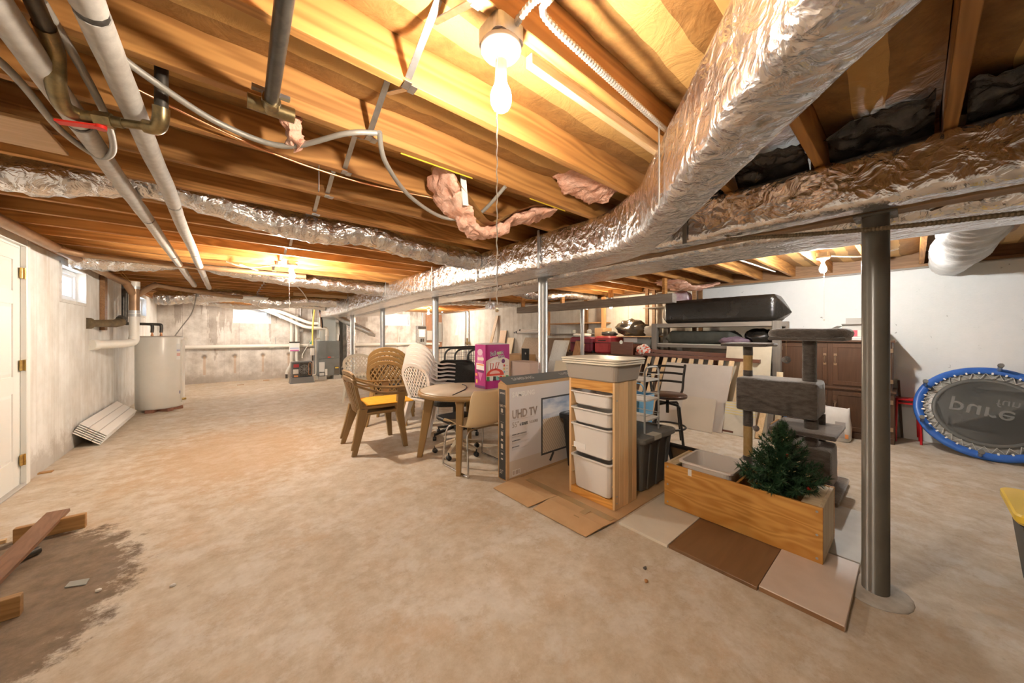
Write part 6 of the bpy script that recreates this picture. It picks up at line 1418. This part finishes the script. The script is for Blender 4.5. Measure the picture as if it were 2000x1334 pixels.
lean('plywood_sheet', 'pale plywood sheet leaning on the rack behind the cat tree', 1.22, 1.75, 5.27, 5.555, 1.15, .012, mat('pale_ply', (.60, .53, .40), (.52, .45, .33), rough=.6, scale=5), group='leaning sheets')
o = lean('striped_sheet', 'white sheet with yellow stripes leaning beside the drywall', 1.27, 1.62, 4.97, 5.10, .40, .012, mat('offwhite_sheet', (.64, .60, .50), (.57, .52, .42), rough=.6, scale=4), group='leaning sheets')
d = V(.13, 0, .40).normalized(); nr = V(-d.z, 0, d.x) * .0128
for k in range(5):
    p = V(4.97, 0, 0) + d * (.26 + k * .035) + nr; q = p + d * .009; b = B(); b.add([p + V(0, 1.272, 0), p + V(0, 1.618, 0), q + V(0, 1.618, 0), q + V(0, 1.272, 0)], [(0, 1, 2, 3)]); b.build('stripe', mat('yellow_stripe', (.72, .60, .2), rough=.6), o)
for i, (y, xb, m_) in enumerate(((1.25, 5.02, 'pale_pine'), (1.20, 5.28, 'grey_rack_wood_up'), (1.13, 5.38, 'raw_pine_end'))):
    lean('plank', ['pinkish pine plank leaning beside the striped sheet', 'greyish plank leaning on the rack post', 'narrow pale plank leaning by the rack post'][i], y - .035, y + .03, xb, 5.53 - .01 * i, .6 + .1 * i, .018, MATS[m_], group='planks leaning on the rack')
M_mah = wood('mahogany_rail', (.19, .072, .04), (.12, .042, .025), 1, scale=5, rough=.3, ring=.3); M_slt = wood('pine_slat', (.70, .54, .34), (.58, .40, .22), 2, scale=6)
t = thing('slatted_bed', 'slatted bed base with dark red rail leaning against the rack', 'bed base', (5.2, 2.25, 0))
B().bar((5.455, 1.33, .93), (5.475, 3.14, .955), .05, .045, (0, 0, 1)).build('side_rail', M_mah, t); B().bar((4.99, 1.5, .025), (4.99, 3.14, .025), .05, .045).build('side_rail', M_mah, t)
for k in range(12):
    y = 1.52 + .135 * k + (.04 if k == 6 else 0)
    B().bar((5.0, y + (.10 if k == 6 else .02), .06), (5.44, y, .915), .014, .062, (0, 1, 0)).build('slat', M_slt, t)
o = B().bar((5.54, 1.72, .985), (5.54, 3.0, 1.01), .03, .06).build('bed_rail', M_mah); tag(origin(o, (5.54, 2.4, .95)), 'loose dark red bed rail lying behind the slatted base', 'bed rail')
for y in (1.9, 2.8): B().bar((5.54, y, 0), (5.54, y, .96), .05, .03).build('rail_leg', M_mah, o)
# ---- bar stool
t = thing('bar_stool', 'dark metal bar stool with round wooden seat and ladder back', 'stool', (4.02, 1.90, 0), D(-152))
M_brn = mat('bronze_black', (.035, .028, .022), rough=.4, metal=.5)
B().lathe([(.0005, .545), (.205, .545), (.214, .555), (.214, .575), (.205, .585), (.0005, .587)], 32).build('seat', wood('dark_seat_wood', (.10, .045, .025), (.06, .028, .015), 0, rough=.3), t, world=False)
B().tube([(0, 0, .36), (0, 0, .55)], .018, 10).build('screw_post', M_brn, t, world=False)
for k in range(4):
    a = D(45 + 90 * k); c_, s_ = math.cos(a), math.sin(a)
    B().tube([(.03 * c_, .03 * s_, .475), (.15 * c_, .15 * s_, .47), (.165 * c_, .165 * s_, .455), (.225 * c_, .225 * s_, 0)], .015, 6, smooth=False).build('leg', M_brn, t, world=False)
B().tube([(.195 * math.cos(a), .195 * math.sin(a), .20) for a in [2 * math.pi * q / 28 for q in range(28)]], .012, 6, closed=True).build('foot_ring', M_brn, t, world=False)
for s in (-1, 1): B().tube(crv([(-.16, .13 * s, .54), (-.2, .175 * s, .60), (-.225, .19 * s, .75), (-.25, .21 * s, .90)], 5), .014, 8).ball((-.25, .21 * s, .905), .016).build('back_post', M_brn, t, world=False)
for z, w, x in ((.885, .205, -.246), (.80, .198, -.236), (.70, .187, -.218)): B().sweep(crv([(x, -w, z), (x - .03, 0, z + .008), (x, w, z)], 6), [(-.006, -.013), (.006, -.013), (.006, .013), (-.006, .013)], smooth=False).build('back_rung', M_brn, t, world=False)
# small boxes on the floor behind the tree
t = thing('cardboard_box', 'small open cardboard box behind the cat tree on grey floor', 'box', (5.18, .98, 0)); B().tub(.16, .14, .22, .0, .005, .004, .001, .002).build('body', M_card, t, world=False); B().box(-.165, -.161, -.12, .12, .08, .19).build('label', M_wprint, t, world=False)
o = B().box(4.93, 4.98, .72, .96, 0, .18, .004).build('tool_case', mat('orange_case', (.75, .14, .04), rough=.4)); tag(origin(o, (4.95, .84, 0)), 'orange plastic case beside small cardboard box', 'case'); B().box(4.926, 4.931, .76, .92, .07, .17, .002).build('badge', M_blk, o); B().tube(crv([(4.955, .77, .178), (4.955, .79, .22), (4.955, .89, .22), (4.955, .91, .178)], 4), .008, 6).build('handle', M_wprint, o)

# ---- dark dresser piled with luggage
t = thing('dresser', 'long dark dresser piled with suitcases and boxes beside the rack', 'dresser', (5.85, 3.82, 0))
B().box(5.42, 6.25, 3.0, 4.66, .03, .90, .005).build('carcass', M_dkz, t); B().box(5.39, 6.27, 2.97, 4.69, .90, .925, .004).build('top', M_dkw, t)
for i in range(3):
    for j in range(3): d_ = B().box(5.402, 5.422, 3.04 + i * .54, 3.55 + i * .54, .08 + j * .27, .33 + j * .27, .004).build('drawer', M_dkw, t); B().ball((5.39, 3.30 + i * .54, .205 + j * .27), .014).build('knob', M_antq, d_)
M_scr = mat('red_canvas', (.36, .03, .035), (.44, .045, .05), rough=.6, scale=12, bump=.3); M_mar = mat('maroon_canvas', (.17, .018, .035), (.21, .025, .045), rough=.65, scale=12, bump=.3)
def suitcase(label, x0, x1, y0, y1, z, h, m):
    t = thing('suitcase', label, 'suitcase', ((x0 + x1) / 2, (y0 + y1) / 2, z)); hx, hy = (x1 - x0) / 2, (y1 - y0) / 2
    B().rbox(hx, hy, 0, h, .05, e=.03).build('shell', m, t, world=False)
    b = B(); b.tube([(x, y, h * .62) for x, y in rr(hx + .002, hy + .002, .05)], .006, 5, closed=True); b.build('zip', M_blk, t, world=False)
    B().rbox(.004, hy * .8, .06, h * .5, .003, Matrix.Translation((-hx - .003, 0, 0))).build('pocket', m, t, world=False)
    B().tube(crv([(-hx, -.08, h * .75), (-hx - .03, -.05, h * .75), (-hx - .03, .05, h * .75), (-hx, .08, h * .75)], 4), .009, 6).build('handle', M_blk, t, world=False)
    for s in (-1, 1): B().lathe([(.0005, -.012), (.022, -.012), (.022, .012), (.0005, .012)], 10, Matrix.Translation((-hx * .8, s * (hy + .006), .026)) @ Matrix.Rotation(math.pi / 2, 4, 'X')).build('wheel', M_blk, t, world=False)
    return t
suitcase('maroon canvas suitcase lying flat on the dresser', 5.43, 5.80, 4.06, 4.62, .925, .31, M_mar); suitcase('bright red canvas suitcase lying beside the maroon one on dresser', 5.47, 5.95, 3.66, 4.03, .925, .33, M_scr)
o = B().blob((5.72, 3.85, 1.30), (.16, .14, .05), .04, 3, 14, 1.262, 4).build('cable_heap', M_iron); tag(origin(o, (5.72, 3.85, 1.255)), 'heap of dark cables and straps on the red suitcase', 'cables')
o = B().box(5.86, 6.18, 4.10, 4.30, .926, 1.42, .003).build('carton', M_card); tag(origin(o, (6.0, 4.2, .926)), 'upright tan cardboard carton behind the suitcases', 'carton')
o = B().blob((5.6, 4.42, 1.265), (.14, .2, .04), .03, 3, 10, 1.237, 8).build('white_cloth', mat('white_cloth', (.68, .64, .58), rough=.9, bump=.5, scale=14)); tag(origin(o, (5.6, 4.42, 1.235)), 'crumpled white cloth on the maroon suitcase', 'cloth')
t = thing('drawer_box', 'reddish wooden drawer with notched front on the dresser', 'drawer', (5.6, 3.36, .925))
B().box(5.42, 5.438, 3.17, 3.62, .926, 1.155, .003).build('front', wood('red_mahogany', (.22, .085, .05), (.15, .05, .03), 1, rough=.3, ring=.3), t)
B().box(5.438, 5.80, 3.19, 3.20, .93, 1.12).box(5.438, 5.80, 3.59, 3.60, .93, 1.12).box(5.79, 5.80, 3.2, 3.59, .93, 1.12).box(5.438, 5.8, 3.2, 3.59, .93, .94).build('tray', M_mah, t)
B().lathe([(.035, 0), (.035, .003)], 14, Matrix.Translation((5.4185, 3.40, 1.15)) @ Matrix.Rotation(math.pi / 2, 4, 'Y')).build('notch', M_wprint, t)
t = thing('storage_crate', 'grey and white crate behind the wooden drawer', 'crate', (6.0, 3.38, .925)); B().box(5.83, 6.2, 3.06, 3.62, .926, 1.24, .006).build('body', mat('crate_grey', (.24, .25, .23), rough=.5), t); B().box(5.825, 5.832, 3.32, 3.60, 1.14, 1.235).build('white_panel', M_wprint, t)
o = B().box(5.60, 6.30, 2.92, 3.62, 1.242, 1.258, .003).build('plywood_sheet', MATS['warm_ply']); tag(origin(o, (5.95, 3.27, 1.242)), 'loose plywood panel laid over the grey crate', 'board')
o = B().blob((5.86, 3.42, 1.39), (.18, .33, .15), .07, 4, 5, 1.259, 9).build('bin_bag', mat('brown_black_bag', (.06, .045, .03), (.09, .07, .05), rough=.2, scale=5, bump=.6, bscale=16, bdist=.015, coat=.4)); tag(origin(o, (5.86, 3.42, 1.259)), 'half-full shiny dark bin bag on the plywood panel', 'bag')
o = B().blob((5.86, 3.04, 1.35), (.16, .15, .10), .03, 4, 9, 1.259, 3).build('white_bundle', MATS['white_cloth']); tag(origin(o, (5.92, 3.04, 1.259)), 'bundle of folded white bedding beside the dark bin bag', 'bedding')
o = B().blob((6.2, 2.70, 1.93), (.12, .2, .13), .03, 4, 8, 1.802, 6).build('plastic_sack', mat('clear_poly', (.70, .64, .66), (.35, .14, .26), rough=.25, scale=4, bump=.5)); tag(origin(o, (6.1, 2.62, 1.81)), 'clear sack of purple fabric on the wooden shelf frame', 'bag')
t = thing('bookcase', 'brown wooden shelf frame hanging from joists behind the grey rack', 'shelf', (6.1, 2.85, 1.28))
for y in (3.27, 2.42):
    B().box(6.08, 6.12, y - .03, y + .03, 1.28, 2.149, .003).build('upright', M_mah if False else MATS['sill_wood'], t); B().box(6.34, 6.38, y - .03, y + .03, 1.28, 2.149, .003).build('upright', MATS['sill_wood'], t)
for z in (1.30, 1.78): B().box(6.06, 6.40, 2.36, 3.34, z, z + .02, .003).build('shelf', M_greyw, t)
o = B().blob((5.52, 3.02, 1.02), (.09, .12, .10), .02, 4, 10, .926, 1).build('shopping_bag', mat('orange_white_bag', (.78, .74, .70), (.72, .10, .04), rough=.35, scale=16, lo=.48, hi=.52, bump=.3)); tag(origin(o, (5.52, 3.02, .926)), 'white plastic bag with orange pattern at dresser end', 'bag')
o = B().blob((5.66, 2.9, .99), (.13, .1, .07), .03, 4, 12, .926, 4).build('dark_bag', M_bp); tag(origin(o, (5.66, 2.93, .926)), 'small black bag beside the orange patterned bag', 'bag')
# ---- wall shelf
t = thing('wall_shelf', 'open wooden shelf fixed on unpainted right wall with rolled tubes', 'shelf', (6.3, 5.7, 1.28)); M_shw = wood('shelf_pine', (.50, .28, .12), (.36, .18, .07), 2)
for y in (4.27, 5.9): B().box(6.12, 6.16, y - .05, y + .05, 1.26, 2.09, .003).build('upright', M_shw, t)
B().box(6.14, 6.445, 4.25, 7.1, 1.285, 1.31, .003).build('lower_shelf', M_greyw, t); B().box(6.14, 6.445, 4.3, 5.85, 1.53, 1.555, .003).build('upper_shelf', M_shw, t); B().box(6.40, 6.445, 4.9, 5.0, 1.31, 2.09, .003).build('cleat', M_shw, t)
for i, (ya, yb, z, r, mm) in enumerate(((5.95, 7.15, 1.345, .03, 'ivory_plastic'), (5.95, 7.3, 1.335, .02, 'white_plastic'), (6.0, 7.0, 1.40, .025, 'ivory_plastic'), (6.0, 6.8, 1.37, .02, 'white_plastic'))):
    o = B().tube([(6.2 + .05 * (i % 2), ya, z), (6.2 + .05 * (i % 2), yb, z)], r, 10).build('rolled_blind', MATS[mm]); tag(origin(o, (6.22, (ya + yb) / 2, z - r)), ['thick ivory rolled blind low on the wall shelf', 'long thin white tube on the wall shelf', 'ivory rolled blind topmost on the wall shelf', 'short white tube between blinds on the wall shelf'][i], 'blind', 'rolled blinds on the wall shelf'); B().tube([(6.2 + .05 * (i % 2), yb, z), (6.2 + .05 * (i % 2), yb + .05, z)], r * 1.2, 10).build('end_cap', M_blk, o)
for i, (y, c) in enumerate(((4.5, 'storage jar'), (4.75, 'paint tin'), (5.2, 'cable reel'))):
    o = B().lathe([(.05, 0), (.055, .02), (.055, .07), (.03, .09)], 14).build('tin', M_pgb if i else M_galv); o.location = (6.28, y, 1.31); tag(o, ['small steel tin near end of wall shelf', 'small grey tin next along the wall shelf', 'small grey pot in middle of wall shelf'][i], 'tin', 'tins on the wall shelf')
# ---- leaning leftovers on the unpainted wall
lean('plank', 'tall pale plank leaning on the unpainted wall behind the balloon box', 8.65, 8.78, 6.15, 6.43, 1.86, .02, MATS['pale_pine'], skew=-.35); lean('plywood_offcut', 'pinkish plywood strip leaning on wall beside the tall plank', 7.9, 8.2, 6.15, 6.43, 1.40, .015, MATS['warm_ply']); lean('plywood_offcut', 'small square plywood offcut leaning on wall near the tall plank', 7.55, 7.85, 6.12, 6.43, 1.18, .015, MATS['raw_pine_end'])
lean('chipboard_panel', 'speckled chipboard panel leaning under the wall shelf', 6.25, 7.05, 5.8, 6.42, 1.19, .016, mat('osb', (.55, .44, .33), (.44, .33, .23), rough=.8, scale=40))
t = thing('cardboard_box', 'plain cardboard box below the chipboard panel', 'box', (5.4, 6.2, 0)); B().box(5.2, 5.7, 5.9, 6.6, 0, .80, .004).build('body', M_card, t); B().box(5.2, 5.7, 6.23, 6.27, .80, .802).build('tape', M_tape, t)
t = thing('cardboard_box', 'dark cardboard box stacked upright left of the wire shelving', 'box', (5.9, 5.2, 0)); B().box(5.7, 6.2, 5.0, 5.5, 0, 1.2, .004).build('body', wood('kraft_dark', (.30, .18, .09), (.24, .14, .07), 2), t); B().box(5.7, 6.2, 5.24, 5.26, 1.2, 1.202).build('tape', M_tape, t)
o = B().box(4.66, 4.70, 5.05, 5.25, 0, 1.0, .004).build('black_post', M_blk); tag(origin(o, (4.68, 5.15, 0)), 'flat black steel rail upright before the cardboard box', 'rail'); B().lathe([(.02, 0), (.02, .004)], 10, Matrix.Translation((4.656, 5.12, .9)) @ Matrix.Rotation(math.pi / 2, 4, 'Y')).build('hole', M_wprint, o)
o = B().tube([(4.05, 5.6, .98), (4.75, 5.95, 1.0), (4.85, 5.95, .97), (4.55, 5.75, .70)], .012, 6).tube([(4.55, 5.75, .70), (4.5, 5.72, .02)], .012, 6).build('tube_handle', M_tubeb); tag(origin(o, (4.5, 5.7, 0)), 'bent black tube handle rising beside the bed frames', 'handle')
o = B().box(4.15, 4.5, 4.45, 5.0, 0, .78, .004).build('carton', mat('pinkish_carton', (.55, .42, .36), rough=.7)); tag(origin(o, (4.33, 4.7, 0)), 'pinkish carton standing behind the television carton', 'carton')
# wire shelving
M_ww = mat('white_wire', (.74, .73, .70), rough=.4)
for i in range(5):
    t = thing('wire_shelf', 'white wire shelf panel, %s in the leaning bunch before dark boxes' % ['first', 'second', 'middle', 'fourth', 'last'][i], 'wire shelf', (4.72 + i * .065, 4.6, 0), group='leaning white wire shelves'); xb, xt, y0, y1 = 4.72 + i * .065, 5.06 + i * .065, 4.42 + .05 * i, 4.80 + .05 * i
    b = B()
    for k in range(13): y = y0 + (y1 - y0) * k / 12; b.tube([(xb, y, .01), (xt, y - .10, 1.16)], .003, 4, cap=False)
    b.build('wires', M_ww, t)
    for f in (.01, .33, .66, 1): p = V(xb, 0, .01).lerp(V(xt, -.10, 1.16), f); B().tube([(p.x, y0 + p.y, p.z), (p.x, y1 + p.y, p.z)], .005, 5).build('cross_rod', M_ww, t)
lean('plank', 'reddish knotty plank leaning right of the wire shelves', 4.20, 4.37, 4.95, 5.36, 1.15, .025, wood('knotty_red', (.48, .25, .11), (.30, .14, .06), 2, scale=4)); lean('plank', 'dark plank leaning just behind the reddish plank', 4.16, 4.19, 5.0, 5.37, 1.10, .025, MATS['sill_wood'])
for i in range(3): lean('tile_board', 'cream board, %s of three leaning below the reddish plank' % ['front', 'middle', 'rear'][i], 4.0 - .03 * i, 4.30 - .03 * i, 4.50 + .05 * i, 4.68 + .05 * i, .80, .015, M_shell if False else mat('cream_tile', (.68, .60, .46), rough=.5), group='cream boards leaning together')
# triangular white scrap stuck on the wall
o = B().add([(6.444, 10.75, 1.25), (6.444, 11.0, 1.25), (6.444, 10.78, 1.68), (6.449, 10.75, 1.25), (6.449, 11.0, 1.25), (6.449, 10.78, 1.68)], [(0, 1, 2), (3, 5, 4), (0, 3, 4, 1), (1, 4, 5, 2), (2, 5, 3, 0)]).build('plastic_scrap', M_white); tag(origin(o, (6.446, 10.85, 1.25)), 'white triangular plastic scrap on unpainted wall near conduits', 'scrap')
